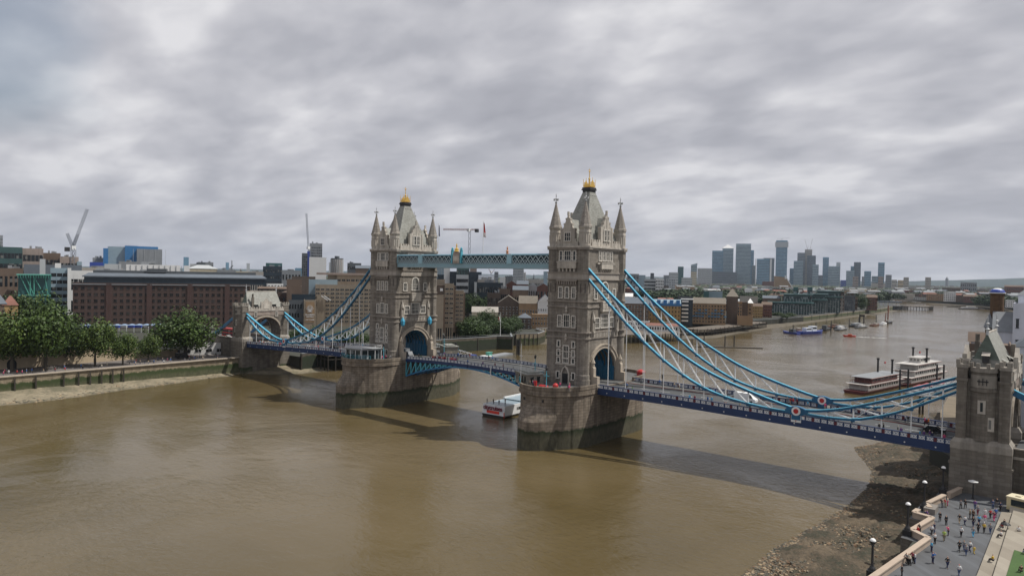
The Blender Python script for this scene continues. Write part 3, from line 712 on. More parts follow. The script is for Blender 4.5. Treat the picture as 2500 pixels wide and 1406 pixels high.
# ---- high walkways
def make_walkway():
    t = thing('high_walkway', (0, -7.6, 48.9), 'light blue lattice walkway high between the towers, on the side facing the trees and open sea end', 'walkway', group='high walkways between the towers')
    Lh = 34.95; hw = 1.75
    mb = MB(); mb.box(-Lh, Lh, -hw, hw, 0, 1.15); mb.box(-Lh, Lh, -hw - .18, hw + .18, 1.15, 1.35); mb.box(-Lh, Lh, -hw - .12, hw + .12, -.12, .12); mb.build('floor_girder', WALKB, t)
    mb = MB(); mb.frus(-Lh, Lh, -hw, hw, 4.05, -Lh, Lh, -1.2, 1.2, 4.35); mb.box(-Lh, Lh, -hw - .15, hw + .15, 3.75, 4.05); mb.build('roof', mat('walk_roof_paint', (0.13, 0.25, 0.32), .5, .1, 1), t)
    gl = MB(); gl.box(-Lh, Lh, -hw + .35, hw - .35, 1.35, 3.75); gl.build('glazing', glass('walk_glass', (0.015, 0.05, 0.07), (0.03, 0.09, 0.12), .3), t)
    la = MB(); n = 34; st = 2 * Lh / n
    for s in (-1, 1):
        for k in range(n):
            x = -Lh + k * st
            la.bar((x, s * hw, 1.35), (x + st, s * hw, 3.75), .12, .19); la.bar((x + st, s * hw, 1.35), (x, s * hw, 3.75), .12, .19); la.bar((x + st / 2, s * hw, 1.35), (x + st, s * hw, 2.55), .1, .12); la.bar((x + st / 2, s * hw, 1.35), (x, s * hw, 2.55), .1, .12)
    la.build('lattice', mat('lattice_pale_blue', (0.42, 0.52, 0.55), .45, .06, 1), t, stuff=True)
    pm = MB(); pm.box(-.1, .1, -.1, .1, .2, .9)
    pa = MB(); 
    for k in range(46):
        x = -Lh + .76 + k * 1.52; 
        for s in (-1, 1): pa.box(x - .55, x + .55, *sorted((s * hw, s * (hw + .07))), .35, .9)
    pa.build('girder_panels', mat('girder_panel_paint', (0.24, 0.40, 0.46), .45, .08, 1), t, stuff=True)
    po = MB(); po.box(-.95, .95, -hw - .3, hw + .3, 1.2, 4.25); pme = po.mesh('post_panel', mat('walk_post_paint', (0.30, 0.50, 0.58), .45, .08, 1))
    for x in (-22, -Lh + .5, 18.5, Lh - .5): inst('post_panel', pme, t, (x, 0, 0), scale=((1 if abs(x) < 30 else .45), 1, 1))
    return t
wk = make_walkway()
wk['label'] = 'light blue lattice walkway high between the towers, carrying the gilded coat of arms and flagpoles'
wk2 = copy_tree(wk, (0, 7.6, 48.9), 0, 'second light blue lattice walkway, mostly hidden behind the one bearing the coat of arms')
# coat of arms with its posts, and the gilded finials
t = thing('coat_of_arms', (-4.15, -9.7, 49.2), 'ornate gilded coat of arms between two turquoise posts at the middle of the walkway', 'coat of arms')
mb = MB(); mb.box(-1.5, 1.5, -.25, .1, 1.0, 4.3); mb.ext([(-1.5, 4.3), (1.5, 4.3), (1.0, 5.0), (-1.0, 5.0)], 'y', -.25, .1); mb.build('panel', mat('arms_plaque', (0.36, 0.30, 0.26), .6, .45, 3.0), t)
mb = MB(); mb.ring(0, -.3, [(.2, 1.4), (.85, 2.0), (.9, 3.2), (.3, 3.4)], 6, sy=.3); mb.ring(-1.0, -.3, [(.2, 1.3), (.4, 2.4), (.2, 3.6)], 5, sy=.4); mb.ring(1.0, -.3, [(.2, 1.3), (.4, 2.4), (.2, 3.6)], 5, sy=.4); mb.build('carving', mat('arms_carving', (0.50, 0.46, 0.40), .6, .3, 3), t)
mb = MB(); mb.ring(0, 0, [(.9, 4.9), (.7, 5.3), (.75, 5.7), (.25, 6.1), (.18, 6.6), (.32, 6.8), (.03, 7.6)], 8); mb.build('crown', GOLD, t)
for s in (-1, 1):
    mb = MB(); mb.box(s * 2.05 - .32, s * 2.05 + .32, -.3, .5, 1.0, 5.2); mb.ring(s * 2.05, .1, [(.5, 5.2), (.5, 5.4), (.38, 5.5), (.42, 5.9), (.1, 6.3)], 8); mb.build('post', TURQ, t)
t = thing('gilded_finial', (17.5, -9.3, 53.2), 'small reddish gilded finial on the walkway roof near the closer tower', 'finial')
mb = MB(); mb.ring(0, 0, [(.5, 0), (.3, .6), (.55, .8), (.15, 1.3), (.3, 1.7), (.03, 2.4)], 8); mb.build('ornament', mat('red_gilding', (0.45, 0.2, 0.1), .5, .2, 2), t)
for x, lab, c1 in ((-14.0, 'flagpole on the walkway with a furled dark blue flag, nearer the farther tower', (0.03, 0.04, 0.10)), (6.6, 'walkway flagpole with a red and white flag right of the coat of arms', (0.55, 0.5, 0.5))):
    t = thing('flagpole', (x, -8.6, 52.2), lab, 'flagpole')
    mb = MB(); mb.ring(0, 0, [(.11, -2.5), (.06, 11.2), (.16, 11.3), (.02, 11.6)], 6); mb.build('pole', WHITE, t)
    mb = MB(); z0, z1 = (7.2, 10.9) if x < 0 else (6.4, 11.0)
    wv = .45 if x < 0 else 1.0
    for k in range(6):
        a = k / 6; b_ = (k + 1) / 6
        xa = [0.1, .1 + wv * .5 * (.4 + a), .1 + wv * (.3 + .8 * a)]; xb = [0.1, .1 + wv * .5 * (.4 + b_), .1 + wv * (.3 + .8 * b_)]
        ya = [0, .25 * math.sin(k), .12]; yb = [0, .25 * math.sin(k + 1), .12]
        za = z1 - (z1 - z0) * a; zb = z1 - (z1 - z0) * b_
        for j in range(2): mb.q([(xa[j], ya[j], za), (xa[j + 1], ya[j + 1], za - .2 * j), (xb[j + 1], yb[j + 1], zb - .2 * j), (xb[j], yb[j], zb)], 1 if (x > 0 and (k in (2, 3) or j == 0 and k < 2)) else 0)
    mb.build('flag', [mat('flag_cloth_%s' % ('blue' if x < 0 else 'white'), c1, .8, .1, 2), RED], t)

# ---- decks of the side spans
PT = [(52, 16.75), (75, 16.65), (91, 16.35), (105.8, 16.1), (120, 15.8), (136.6, 15.4)]
PB = [(52, 16.75), (75, 16.5), (91, 16.0), (105.8, 15.5), (120, 15.1), (136.6, 14.6)]
REDP = mat('dark_red_post', (0.10, 0.012, 0.02), .5, .1, 1)
PANM = None
def panel_mesh(name, L_, h, cross=True):
    a = MB(); a.box(-L_ / 2, L_ / 2, -.05, .05, 0, h, 0)
    if cross:
        for s in (-1, 1):
            for c0 in (-L_ / 4, L_ / 4):
                a.bar((c0 - L_ / 4 + .05, s * .09, .04), (c0 + L_ / 4 - .05, s * .09, h - .04), .06, .12, 1); a.bar((c0 + L_ / 4 - .05, s * .09, .04), (c0 - L_ / 4 + .05, s * .09, h - .04), .06, .12, 1)
            a.box(-L_ / 2, L_ / 2, *sorted((s * .05, s * .10)), 0, .06, 1); a.box(-L_ / 2, L_ / 2, *sorted((s * .05, s * .10)), h - .06, h, 1)
    return a.mesh(name, [mat('panel_grey_blue', (0.22, 0.27, 0.38), .5, .1, 2), WHITE])
PM_NEAR = panel_mesh('parapet_panel', 1.15, .72)
PM_PLAIN = panel_mesh('parapet_panel', 1.15, .72, True)
def make_span(tab, label):
    t = thing('side_span_deck', (94, 0, 0), label, 'bridge deck', group='roadway decks of the side spans')
    hw = 9.6
    xs = [52 + 84.6 * k / 16 - 94 for k in range(17)]
    zt = lambda x: lerp(tab, x + 94)
    rd = MB(); WK = {-1: MB(), 1: MB()}; GD = {-1: MB(), 1: MB()}; KB = {-1: MB(), 1: MB()}
    for a, b in zip(xs[:-1], xs[1:]):
        za, zb = zt(a) - 1.25, zt(b) - 1.25
        rd.hexa([(a, -5.4, za - .5), (b, -5.4, zb - .5), (b, 5.4, zb - .5), (a, 5.4, za - .5), (a, -5.4, za), (b, -5.4, zb), (b, 5.4, zb), (a, 5.4, za)])
        for s in (-1, 1):
            y0, y1 = sorted((s * 5.41, s * 9.5)); wk_, gd = WK[s], GD[s]
            wk_.hexa([(a, y0, za - .4), (b, y0, zb - .4), (b, y1, zb - .4), (a, y1, za - .4), (a, y0, za + .14), (b, y0, zb + .14), (b, y1, zb + .14), (a, y1, za + .14)])
            y0, y1 = sorted((s * 9.5, s * 9.85))
            gd.hexa([(a, y0, za - 1.35), (b, y0, zb - 1.35), (b, y1, zb - 1.35), (a, y1, za - 1.35), (a, y0, za + .28), (b, y0, zb + .28), (b, y1, zb + .28), (a, y1, za + .28)])
            gd.hexa([(a, y0 - .1, za - 1.5), (b, y0 - .1, zb - 1.5), (b, y1 + .1, zb - 1.5), (a, y1 + .1, za - 1.5), (a, y0 - .1, za - 1.3), (b, y0 - .1, zb - 1.3), (b, y1 + .1, zb - 1.3), (a, y1 + .1, za - 1.3)])
            gd.hexa([(a, y0 - .08, za + 1.08), (b, y0 - .08, zb + 1.08), (b, y1 + .08, zb + 1.08), (a, y1 + .08, za + 1.08), (a, y0 - .08, za + 1.25), (b, y0 - .08, zb + 1.25), (b, y1 + .08, zb + 1.25), (a, y1 + .08, za + 1.25)])
    rd.build('roadway', ASPH, t); [(WK[s].build('footway', PAVE, t), GD[s].build('girder', NAVY, t)) for s in (-1, 1)]
    un = MB()
    for k in range(30):
        x = -41 + k * 2.8; z_ = zt(x) - 2.4; un.box(x - .15, x + .15, -9.5, 9.5, z_ - .35, z_ + .5)
    for y in (-6, -2, 2, 6): 
        for a, b in zip(xs[:-1], xs[1:]): un.bar((a, y, zt(a) - 2.5), (b, y, zt(b) - 2.5), .25, .9)
    un.build('cross_girders', NAVY, t, stuff=True)
    # parapet posts, panels in threes, drain bosses
    pom = MB(); pom.box(-.14, .14, -.14, .14, 0, 1.0); post = pom.mesh('parapet_post', NAVY)
    rpm = MB(); rpm.box(-.26, .26, -.17, .17, 0, 1.02); rpost = rpm.mesh('parapet_post', REDP)
    for s in (-1, 1):
        x = -41.6; k = 0
        while x < 41.8:
            wide = k % 3 == 2
            xp = x + .72
            sl = (zt(xp + .5) - zt(xp - .5))
            if abs(xp - 11.8) > 1.7:
                o = inst('parapet_panel', PM_NEAR, t, (xp, s * 9.72, zt(xp) - .93)); o.rotation_euler.y = -math.atan(sl)
            x += 1.45
            inst('parapet_post', rpost if wide else post, t, (x + (.2 if wide else 0), s * 9.68, zt(x) - 1.05))
            if wide: x += .42
            k += 1
    mb = MB()
    for k in range(15):
        x = -39 + k * 5.6
        for s in (-1, 1): mb.box(x - .12, x + .12, *sorted((s * 9.85, s * 9.93)), zt(x) - 2.2, zt(x) - 1.96)
    mb.build('drain_bosses', WHITE, t, stuff=True)
    # kerb lines
    for a, b in zip(xs[:-1], xs[1:]):
        for s in (-1, 1): KB[s].hexa([(a, s * 5.45 - .1, zt(a) - 1.2), (b, s * 5.45 - .1, zt(b) - 1.2), (b, s * 5.45 + .1, zt(b) - 1.2), (a, s * 5.45 + .1, zt(a) - 1.2), (a, s * 5.45 - .1, zt(a) - 1.09), (b, s * 5.45 - .1, zt(b) - 1.09), (b, s * 5.45 + .1, zt(b) - 1.09), (a, s * 5.45 + .1, zt(a) - 1.09)])
    for s in (-1, 1): KB[s].build('kerb', mat('kerb_red', (0.22, 0.07, 0.055), .8, .2, 1), t)
    ln = MB()
    for k in range(14):
        x = -40 + k * 6; ln.q([(x, -.07, zt(x) - 1.243), (x + 3, -.07, zt(x + 3) - 1.243), (x + 3, .07, zt(x + 3) - 1.243), (x, .07, zt(x) - 1.243)])
    ln.build('lane_markings', WHITE, t, stuff=True)
    return t
span_s = make_span(PT, 'roadway deck between the nearer tower and the abutment, navy girder with white panelled parapet')
span_n = make_span(PB, 'roadway deck between the farther tower and the tree lined bank, navy girder with white panels')
span_n.location = (-94, 0, 0); span_n.rotation_euler.z = math.pi

# ---- suspension chains
CT = [(47.4, 49.3), (55, 42.2), (61, 37.3), (68, 32.4), (74, 28.7), (83, 24.0), (89, 21.7), (96, 19.6), (103, 17.75), (105.8, 17.2)]
CB = [(47.4, 46.6), (55, 39.2), (61, 33.8), (66, 29.6), (72, 25.2), (77.5, 22.0), (83, 19.4), (89, 17.75), (96, 16.8), (103, 16.35), (105.8, 16.6)]
ST_ = [(105.8, 17.2), (109, 17.2), (115, 18.4), (122.2, 20.9), (130, 23.9), (137.4, 26.9)]
SB_ = [(105.8, 16.6), (111, 16.25), (118.4, 16.6), (124, 18.4), (127.5, 19.9), (132, 22.4), (137.4, 25.4)]
def smooth_tab(tab, n):
    x0, x1 = tab[0][0], tab[-1][0]; out = []
    for k in range(n + 1):
        x = x0 + (x1 - x0) * k / n
        ys = [lerp(tab, min(x1, max(x0, x + d))) for d in (-2.2, -1.1, 0, 1.1, 2.2)]
        y = sum(ys) / 5 if 0 < k < n else lerp(tab, x)
        out.append((x, y))
    return out
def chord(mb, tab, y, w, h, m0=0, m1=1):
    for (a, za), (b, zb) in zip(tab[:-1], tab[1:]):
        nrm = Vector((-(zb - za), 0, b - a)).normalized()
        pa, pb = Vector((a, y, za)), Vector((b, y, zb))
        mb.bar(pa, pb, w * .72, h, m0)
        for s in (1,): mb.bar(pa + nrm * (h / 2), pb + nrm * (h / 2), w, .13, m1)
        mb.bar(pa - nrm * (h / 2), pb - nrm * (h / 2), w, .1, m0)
DIAG = MB()
def make_chain(y, label, tab_t, tab_b, n, hang, zroad, kind):
    base = (tab_t[0][0], y, 0)
    t = thing('suspension_chain', (0, y, 0), label, 'suspension chain', group='blue suspension chains of the bridge')
    tt, tb = smooth_tab(tab_t, n), smooth_tab(tab_b, n)
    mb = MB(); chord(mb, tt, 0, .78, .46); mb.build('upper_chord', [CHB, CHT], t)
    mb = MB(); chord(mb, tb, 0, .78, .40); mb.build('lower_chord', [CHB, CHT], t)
    br = []
    last = None
    for k, x in enumerate(hang):
        zt_, zb_ = lerp(tt, x), lerp(tb, x)
        if zt_ - zb_ > .9:
            s_ = MB(); s_.bar((x, 0, zb_), (x, 0, zt_), .22, .28); s_.build('strut', WHITE, t)
        if last is not None and zt_ - zb_ > .5 or last is not None and lerp(tt, last) - lerp(tb, last) > .5:
            d_ = MB()
            for yy in (-.22, .22):
                d_.bar((last, yy, lerp(tt, last)), (x, yy, zb_), .12, .2)
            d_.bar((last, 0, lerp(tb, last)), (x, 0, zt_), .08, .12); d_.build('brace', WHITE, t)
        g_ = MB(); g_.bar((x - .35, 0, zb_ - .3), (x + .35, 0, zb_ - .3), .5, .5); g_.build('rod_bracket', CHB, t)
        last = x
    for x in hang:
        zb_ = lerp(tb, x); zr = zroad(x)
        if zb_ - zr > .8:
            r_ = MB(); r_.tube([(x, 0, zb_), (x, 0, zr)], .115, 6); r_.build('suspension_rod', WHITE, t)
    if kind == 'long':
        x0 = tab_t[0][0] if abs(tab_t[0][0]) > abs(tab_t[-1][0]) else tab_t[-1][0]
        sg = 1 if x0 > 0 else -1
        # joint: swelling plates, disc with red centre
        p = []
        for k in range(24):
            a = 2 * math.pi * k / 24; p.append((x0 + 2.5 * math.copysign(abs(math.cos(a)) ** 1.6, math.cos(a)), 16.9 + 1.12 * math.sin(a)))
        j = MB(); j.ext(p, 'y', -.5, .5); j.box(x0 - 1.0, x0 + 1.0, -.55, .55, 14.9, 15.9); jo = j.build('joint_plate', CHB, t)
        for s in (-1, 1):
            def disc(r, a, b, n_=28): 
                q = MB(); q.ext([(x0 + r * math.cos(2 * math.pi * k / n_), 16.9 + r * math.sin(2 * math.pi * k / n_)) for k in range(n_)], 'y', *sorted((s * a, s * b))); return q
            disc(1.0, .5, .58).build('white_disc', WHITE, jo); disc(.56, .5, .66).build('red_disc', RED, jo)
    return t
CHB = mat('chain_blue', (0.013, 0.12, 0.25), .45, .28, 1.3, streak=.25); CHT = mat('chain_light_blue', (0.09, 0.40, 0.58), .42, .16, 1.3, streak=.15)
zrs = lambda x: lerp(PT, x) - 1.1
zrn = lambda x: lerp(PB, -x) - 1.1
hs = [55.1 + 5.62 * k for k in range(9)]
hs2 = [112.2 + 5.55 * k for k in range(5)]
neg = lambda tab: [(-x, z_) for x, z_ in reversed(tab)]
make_chain(-9.6, 'long blue chain from the nearer tower down to the red disc, on the promenade side', CT, CB, 30, hs, zrs, 'long')
make_chain(9.6, 'long blue chain from the nearer tower down to the red disc, on the skyscraper side', CT, CB, 30, hs, zrs, 'long')
make_chain(-9.6, 'long dark blue chain left of the farther tower, front one descending to its disc', neg(CT), neg(CB), 30, [-x for x in hs], zrn, 'long')
make_chain(9.6, 'long dark blue chain left of the farther tower, rear one before the hotel', neg(CT), neg(CB), 30, [-x for x in hs], zrn, 'long')
make_chain(-9.6, 'short blue chain rising from red disc to the abutment tower, front one', ST_, SB_, 14, hs2, zrs, 'short')
make_chain(9.6, 'short blue chain rising to the abutment tower, rear one beside the paddle steamers', ST_, SB_, 14, hs2, zrs, 'short')
make_chain(-9.6, 'short light blue chain before the arch of the tree side abutment', neg(ST_), neg(SB_), 14, [-x for x in hs2], zrn, 'short')
make_chain(9.6, 'short light blue chain from the right shoulder of the tree side abutment', neg(ST_), neg(SB_), 14, [-x for x in hs2], zrn, 'short')
# coat of arms panels below the discs
for sx in (-1, 1):
    for sy in (-1, 1):
        t = thing('arms_plaque', (sx * 105.8, sy * 9.95, 14.35), ('white plaque with red sword under the disc, ' + ('front' if sy < 0 else 'rear') + ' girder of the ' + ('nearer' if sx > 0 else 'farther') + ' side span'), 'plaque', group='white plaques under the chain discs')
        mb = MB(); mb.box(-1.1, 1.1, -.1, .1, 0, 1.55); mb.build('panel', WHITE, t)
        mb = MB()
        for s in (-1, 1): mb.box(-.06, .06, *sorted((s * .1, s * .14)), .15, 1.0); mb.box(-.28, .28, *sorted((s * .1, s * .14)), .62, .74)
        mb.build('sword_mark', RED, t)

# ---- bascule leaves
def bt(x): return 17.15 + 0.85 * (1 - (x / 30.4) ** 2)        # top of parapet
def make_leaf():
    t = thing('bascule_leaf', (0, 0, 0), 'blue trussed bascule leaf of the roadway hinged at the nearer pier', 'bascule', group='two opening leaves of the roadway')
    X = [0.15 + 30.3 * k / 12 for k in range(13)]
    rd = MB(); FW = {-1: MB(), 1: MB()}; GG_ = {-1: MB(), 1: MB()}; hw = 7.7
    for a, b in zip(X[:-1], X[1:]):
        za, zb = bt(a) - 1.2, bt(b) - 1.2
        rd.hexa([(a, -5, za - .4), (b, -5, zb - .4), (b, 5, zb - .4), (a, 5, za - .4), (a, -5, za), (b, -5, zb), (b, 5, zb), (a, 5, za)])
        for s in (-1, 1):
            fw, g = FW[s], GG_[s]; y0, y1 = sorted((s * 5.01, s * hw)); fw.hexa([(a, y0, za - .3), (b, y0, zb - .3), (b, y1, zb - .3), (a, y1, za - .3), (a, y0, za + .14), (b, y0, zb + .14), (b, y1, zb + .14), (a, y1, za + .14)])
            y0, y1 = sorted((s * hw, s * (hw + .3)))
            g.hexa([(a, y0, za - .75), (b, y0, zb - .75), (b, y1, zb - .75), (a, y1, za - .75), (a, y0, za + .28), (b, y0, zb + .28), (b, y1, zb + .28), (a, y1, za + .28)])
            g.hexa([(a, y0, za + 1.08), (b, y0, zb + 1.08), (b, y1, zb + 1.08), (a, y1, za + 1.08), (a, y0, za + 1.2), (b, y0, zb + 1.2), (b, y1, zb + 1.2), (a, y1, za + 1.2)])
    rd.build('roadway', ASPH, t); [(FW[s].build('footway', PAVE, t), GG_[s].build('girder', NAVY, t)) for s in (-1, 1)]
    bz = lambda x: bt(x) - 1.95 - .25 - 4.9 * (x / 30.4) ** 1.9
    dg = MB()
    for y in (-7.7, -2.6, 2.6, 7.7):
        tr = MB()
        for a, b in zip(X[:-1], X[1:]):
            tr.bar((a, y, bz(a)), (b, y, bz(b)), .5, .45)
            if b > 3.5:
                dg.bar((b, y, bz(b)), (b, y, bt(b) - 1.9), .34, .34); dg.bar((a, y, bt(a) - 1.9), (b, y, bz(b)), .22, .3)
        tr.build('lower_chord', MIDBL, t)
    dg.build('truss_members', TURQ, t, stuff=True)
    cg = MB()
    for x in X[1:]: cg.box(x - .15, x + .15, -7.6, 7.6, bz(x), bz(x) + .5); cg.box(x - .12, x + .12, -7.6, 7.6, bt(x) - 2.2, bt(x) - 1.6)
    cg.build('cross_girders', NAVY, t, stuff=True)
    po = MB(); po.box(-.12, .12, -.12, .12, 0, 1.0); pme = po.mesh('parapet_post', NAVY)
    x = .8
    while x < 30:
        for s in (-1, 1):
            o = inst('parapet_panel', PM_NEAR, t, (x, s * 7.86, bt(x) - .88), scale=(1.05, 1, 1)); o.rotation_euler.y = -math.atan(bt(x + .5) - bt(x - .5))
            inst('parapet_post', pme, t, (x + .78, s * 7.84, bt(x + .78) - 1.05))
        x += 1.56
    for x in (10.5, 21.5):
        p = MB(); p.box(x - .12, x + .12, -8.35, -8.1, bt(x) - 3.8, bt(x) - .9); p.build('depth_gauge', WHITE, t)
    return t
leaf_s = make_leaf()
leaf_n = copy_tree(leaf_s, (0, 0, 0), math.pi, 'blue trussed bascule leaf of the roadway hinged at the farther pier, crowded with walkers')
# ---- abutment towers (local frame: river side at -x ... land side at +x, centre at x = 141.2)
def make_abut():
    t = thing('abutment_tower', (141.3, 0, 0), 'squat battlemented stone abutment tower with green slate roof at the edge of the promenade', 'abutment tower', group='abutment towers of the bridge')
    b = MB()
    for s in (-1, 1):
        y0, y1 = sorted((s * 7.6, s * 10.9)); b.box(-4.2, 4.15, y0, y1, -2, 28.0)
    a = arc(0, 19.2, 7.6, 0, 180, 16, .82)
    for k in range(16):
        (y0, z0), (y1, z1) = a[k], a[k + 1]; b.ext([(y0, z0), (y0, 28), (y1, 28), (y1, z1)], 'x', -4.3, 4.2)
    b.box(-4.9, 4.7, -7.6, 7.6, -2, 13.4)
    b.build('wall', DARKST, t)
    for s in (-1, 1):
        pl = MB(); y0, y1 = sorted((s * 7.0, s * 12.0)); pl.box(-5.2, 5.0, y0, y1, -2, 11.2); pl.box(-5.35, 5.15, y0 - .12, y1 + .12, 11.2, 11.7); pl.box(-5.1, 4.9, y0, y1, 11.7, 14.3); bd = MB(); bd.box(-5.14, 4.94, y0 - .03, y1 + .03, 14.3, 15.6); bd.frus(-5.1, 4.9, y0, y1, 15.6, -4.35, 4.35, y0 + .4, y1 - .4, 16.5); bd.build('plinth_band', mat('battlement_stone', (.28, .255, .22), .85, .2, .9, streak=.3), t)
        pl.build('plinth', tide_mat('abutment_plinth_stone', (0.20, 0.18, 0.152), (1.8, .7, .04), 1.5, 2.6, joint=.65), t)
    # corner turrets (square, battlemented) and middle half octagon on each flank
    for sx in (-1, 1):
        for sy in (-1, 1):
            c = MB(); x0, x1 = sorted((sx * 4.25, sx * 2.75)); y0, y1 = sorted((sy * 11.7, sy * 8.9))
            c.box(x0 - .12, x1 + .12, y0, y1, 16.4, 30.2); c.box(x0 - .3, x1 + .3, y0 - .2, y1 + .2, 27.6, 28.1)
            c.build('corner_turret', DARKST, t)
            c = MB(); c.box(x0 - .25, x1 + .25, y0 - .15, y1 + .15, 30.2, 30.8)
            for u in range(2): 
                for v in (0, 1):
                    yy = (y0 - .05, y1 + .05)[v]; c.box(x0 + .0 + u * 1.1 - .2, x0 + u * 1.1 + .45, yy - .2, yy + .2, 30.9, 31.8)
                    xx = (x0 - .1, x1 + .1)[v]; c.box(xx - .2, xx + .2, y0 + u * 1.1, y0 + u * 1.1 + .6, 30.9, 31.8)
            c.build('battlement', mat('battlement_stone', (.33, .305, .27), .85, .2, .9, streak=.25), t)
    for sy in (-1, 1):
        c = MB(); c.ring(0, sy * 10.2, [(2.2, 16.4), (2.2, 25.6), (2.4, 25.8), (2.4, 26.3), (2.25, 26.4), (2.25, 29.6)], 8); c.build('flank_turret', DARKST, t)
        c = MB(); c.ring(0, sy * 10.2, [(2.31, 26.6), (2.31, 29.0)], 8); c.build('turret_panel', mat('battlement_stone', (.33, .305, .27), .85, .2, .9, streak=.25), t); c = MB(); c.ring(0, sy * 10.2, [(2.45, 29.6), (2.45, 30.4)], 8)
        for k in range(8):
            a_ = k * math.pi / 4 + math.pi / 8; c.ring(2.2 * math.cos(a_), sy * 10.2 + 2.2 * math.sin(a_), [(.42, 30.4), (.42, 31.3)], 4)
        c.build('battlement', mat('battlement_stone', (.33, .305, .27), .85, .2, .9, streak=.25), t)
        sl = MB()
        for u, zz, h in ((-.62, 27.1, 1.2), (0, 27.1, 1.4), (.62, 27.1, 1.2)): 
            y_ = sy * 12.38; sl.box(u - .07, u + .07, *sorted((y_ - .05, y_ + .05)), zz, zz + h); sl.box(u - .3, u + .3, *sorted((y_ - .05, y_ + .05)), zz + .65, zz + .85)
        sl.build('arrow_slit', BLACK, t)
        for u, zz in ((-.1, 21.6), (1.3, 18.4)):
            y_ = 12.25 if u < 1 else 12.0
            w_ = MB(); w_.box(u - .65, u + .65, *sorted((sy * (y_ - .5), sy * (y_ + .12))), zz, zz + 2.6); fr = w_.build('window', PALE, t)
            w_ = MB(); w_.box(u - .22, u + .22, *sorted((sy * (y_ + .06), sy * (y_ + .16))), zz + .45, zz + 2.2); w_.build('pane', GLASS, fr)
    # arch moulding, parapet with shield gable on both roadway faces
    for sx in (-1, 1):
        x0, x1 = sorted((sx * 4.2, sx * 4.5)); m_ = MB(); a0, a1 = arc(0, 19.2, 7.3, 0, 180, 16, .82), arc(0, 19.2, 8.1, 0, 180, 16, .82)
        for k in range(16): m_.ext([a0[k], a1[k], a1[k + 1], a0[k + 1]], 'x', x0, x1)
        m_.build('arch_moulding', mat('arch_stone', (0, 0, 0)), t)
        f_ = MB(); x0, x1 = sorted((sx * 4.2, sx * 4.4)); f_.box(x0, x1, -8.9, 8.9, 26.0, 28.0); f_.build('wall_face', mat('pink_granite', (0.30, 0.25, 0.215), .85, .2, .6, brick=(1.3, .5, .03), joint=.7), t)
        p_ = MB(); p_.box(x0 - .2, x1 + .2, -8.9, 8.9, 28.0, 29.2)
        for k in range(14): 
            y_ = -8.6 + k * 1.3
            if abs(y_ + .3) > 2.4: p_.box(x0 - .2, x1 + .2, y_, y_ + .7, 29.2, 29.9)
        p_.ext([(-2.2, 28), (2.2, 28), (2.2, 31.4), (0, 33.9), (-2.2, 31.4)], 'x', x0 - .25, x1 + .25)
        for y_ in (-2.4, 2.4): p_.box(x0 - .3, x1 + .3, y_ - .35, y_ + .35, 28, 32.2)
        p_.build('parapet', PALE, t)
        q_ = MB(); xx = sx * 4.68; q_.box(*sorted((xx, xx + sx * .1)), -1.3, 1.3, 29.0, 31.2); q_.build('shield', mat('arms_carving', (0, 0, 0)), t)
        for y_ in (-5.3, 5.3):
            w_ = MB(); w_.box(*sorted((sx * 4.35, sx * 4.6)), y_ - .75, y_ + .75, 25.2, 27.9); fr = w_.build('window', PALE, t)
            w_ = MB(); w_.box(*sorted((sx * 4.55, sx * 4.66)), y_ - .22, y_ + .22, 25.7, 27.4); w_.build('pane', GLASS, fr)
    # roof: steep hip with sprocketed foot and finials
    r_ = MB(); r_.frus(-3.9, 3.9, -9.3, 9.3, 28.6, -2.2, 2.2, -8.4, 8.4, 31.8); r_.build('roof_foot', SLATE, t)
    r_ = MB()
    A, B_, C_, D_ = (-2.2, -8.4, 31.8), (2.2, -8.4, 31.8), (2.2, 8.4, 31.8), (-2.2, 8.4, 31.8); E_, F_ = (0, -7.6, 36.9), (0, 7.6, 36.9)
    r_.q([D_, A, E_, F_]); r_.q([B_, C_, F_, E_]); r_.q([A, B_, E_], 1); r_.q([C_, D_, F_], 1); r_.build('roof', [SLATE, SLATEG], t)
    r_ = MB(); r_.box(-.12, .12, -7.6, 7.6, 36.8, 37.15); r_.build('ridge', PALE, t)
    for sy in (-1, 1):
        f = MB(); f.ring(0, sy * 7.6, [(.28, 36.6), (.22, 37.6), (.5, 37.75), (.15, 37.95), (.15, 38.7), (.42, 38.85), (.12, 39.0), (.1, 40.0), (.02, 40.3)], 8); f.build('finial', mat('lead_finial', (0, 0, 0)), t)
    for sx in (-1, 1):
        for y_ in (-4.6, 4.6):
            d = MB(); d.box(*sorted((sx * 3.7, sx * 1.0)), y_ - .9, y_ + .9, 29.3, 31.0, 1); d.q([(sx * 4.0, y_ - 1.2, 31.0), (sx * 4.0, y_ + 1.2, 31.0), (sx * .9, y_ + 1.2, 32.4), (sx * .9, y_ - 1.2, 32.4)], 0); d.build('dormer', [SLATE, BLACK], t)
    d = MB(); d.box(-.55, .55, -9.3, -8.2, 31.2, 32.6, 1); d.q([(-.7, -9.4, 32.6), (.7, -9.4, 32.6), (.7, -8.0, 33.3), (-.7, -8.0, 33.3)], 0); d.build('dormer', [PALE, BLACK], t)
    ch = MB(); ch.box(-3.6, -2.7, 5.6, 6.6, 29, 34.2); ch.ring(-3.15, 6.1, [(.5, 34.2), (.42, 34.5), (.42, 35.8), (.55, 35.9)], 8); ch.build('chimney', DARKST, t); ch = MB(); ch.box(2.6, 3.4, 7.4, 8.6, 29, 34.0); ch.build('chimney', DARKST, t)
    return t
ab_s = make_abut()
ab_n = copy_tree(ab_s, (-141.6, 0, 0), math.pi, 'broad stone abutment gateway with pale hipped roof among the trees at the far end')
ab_n.location.z = 0
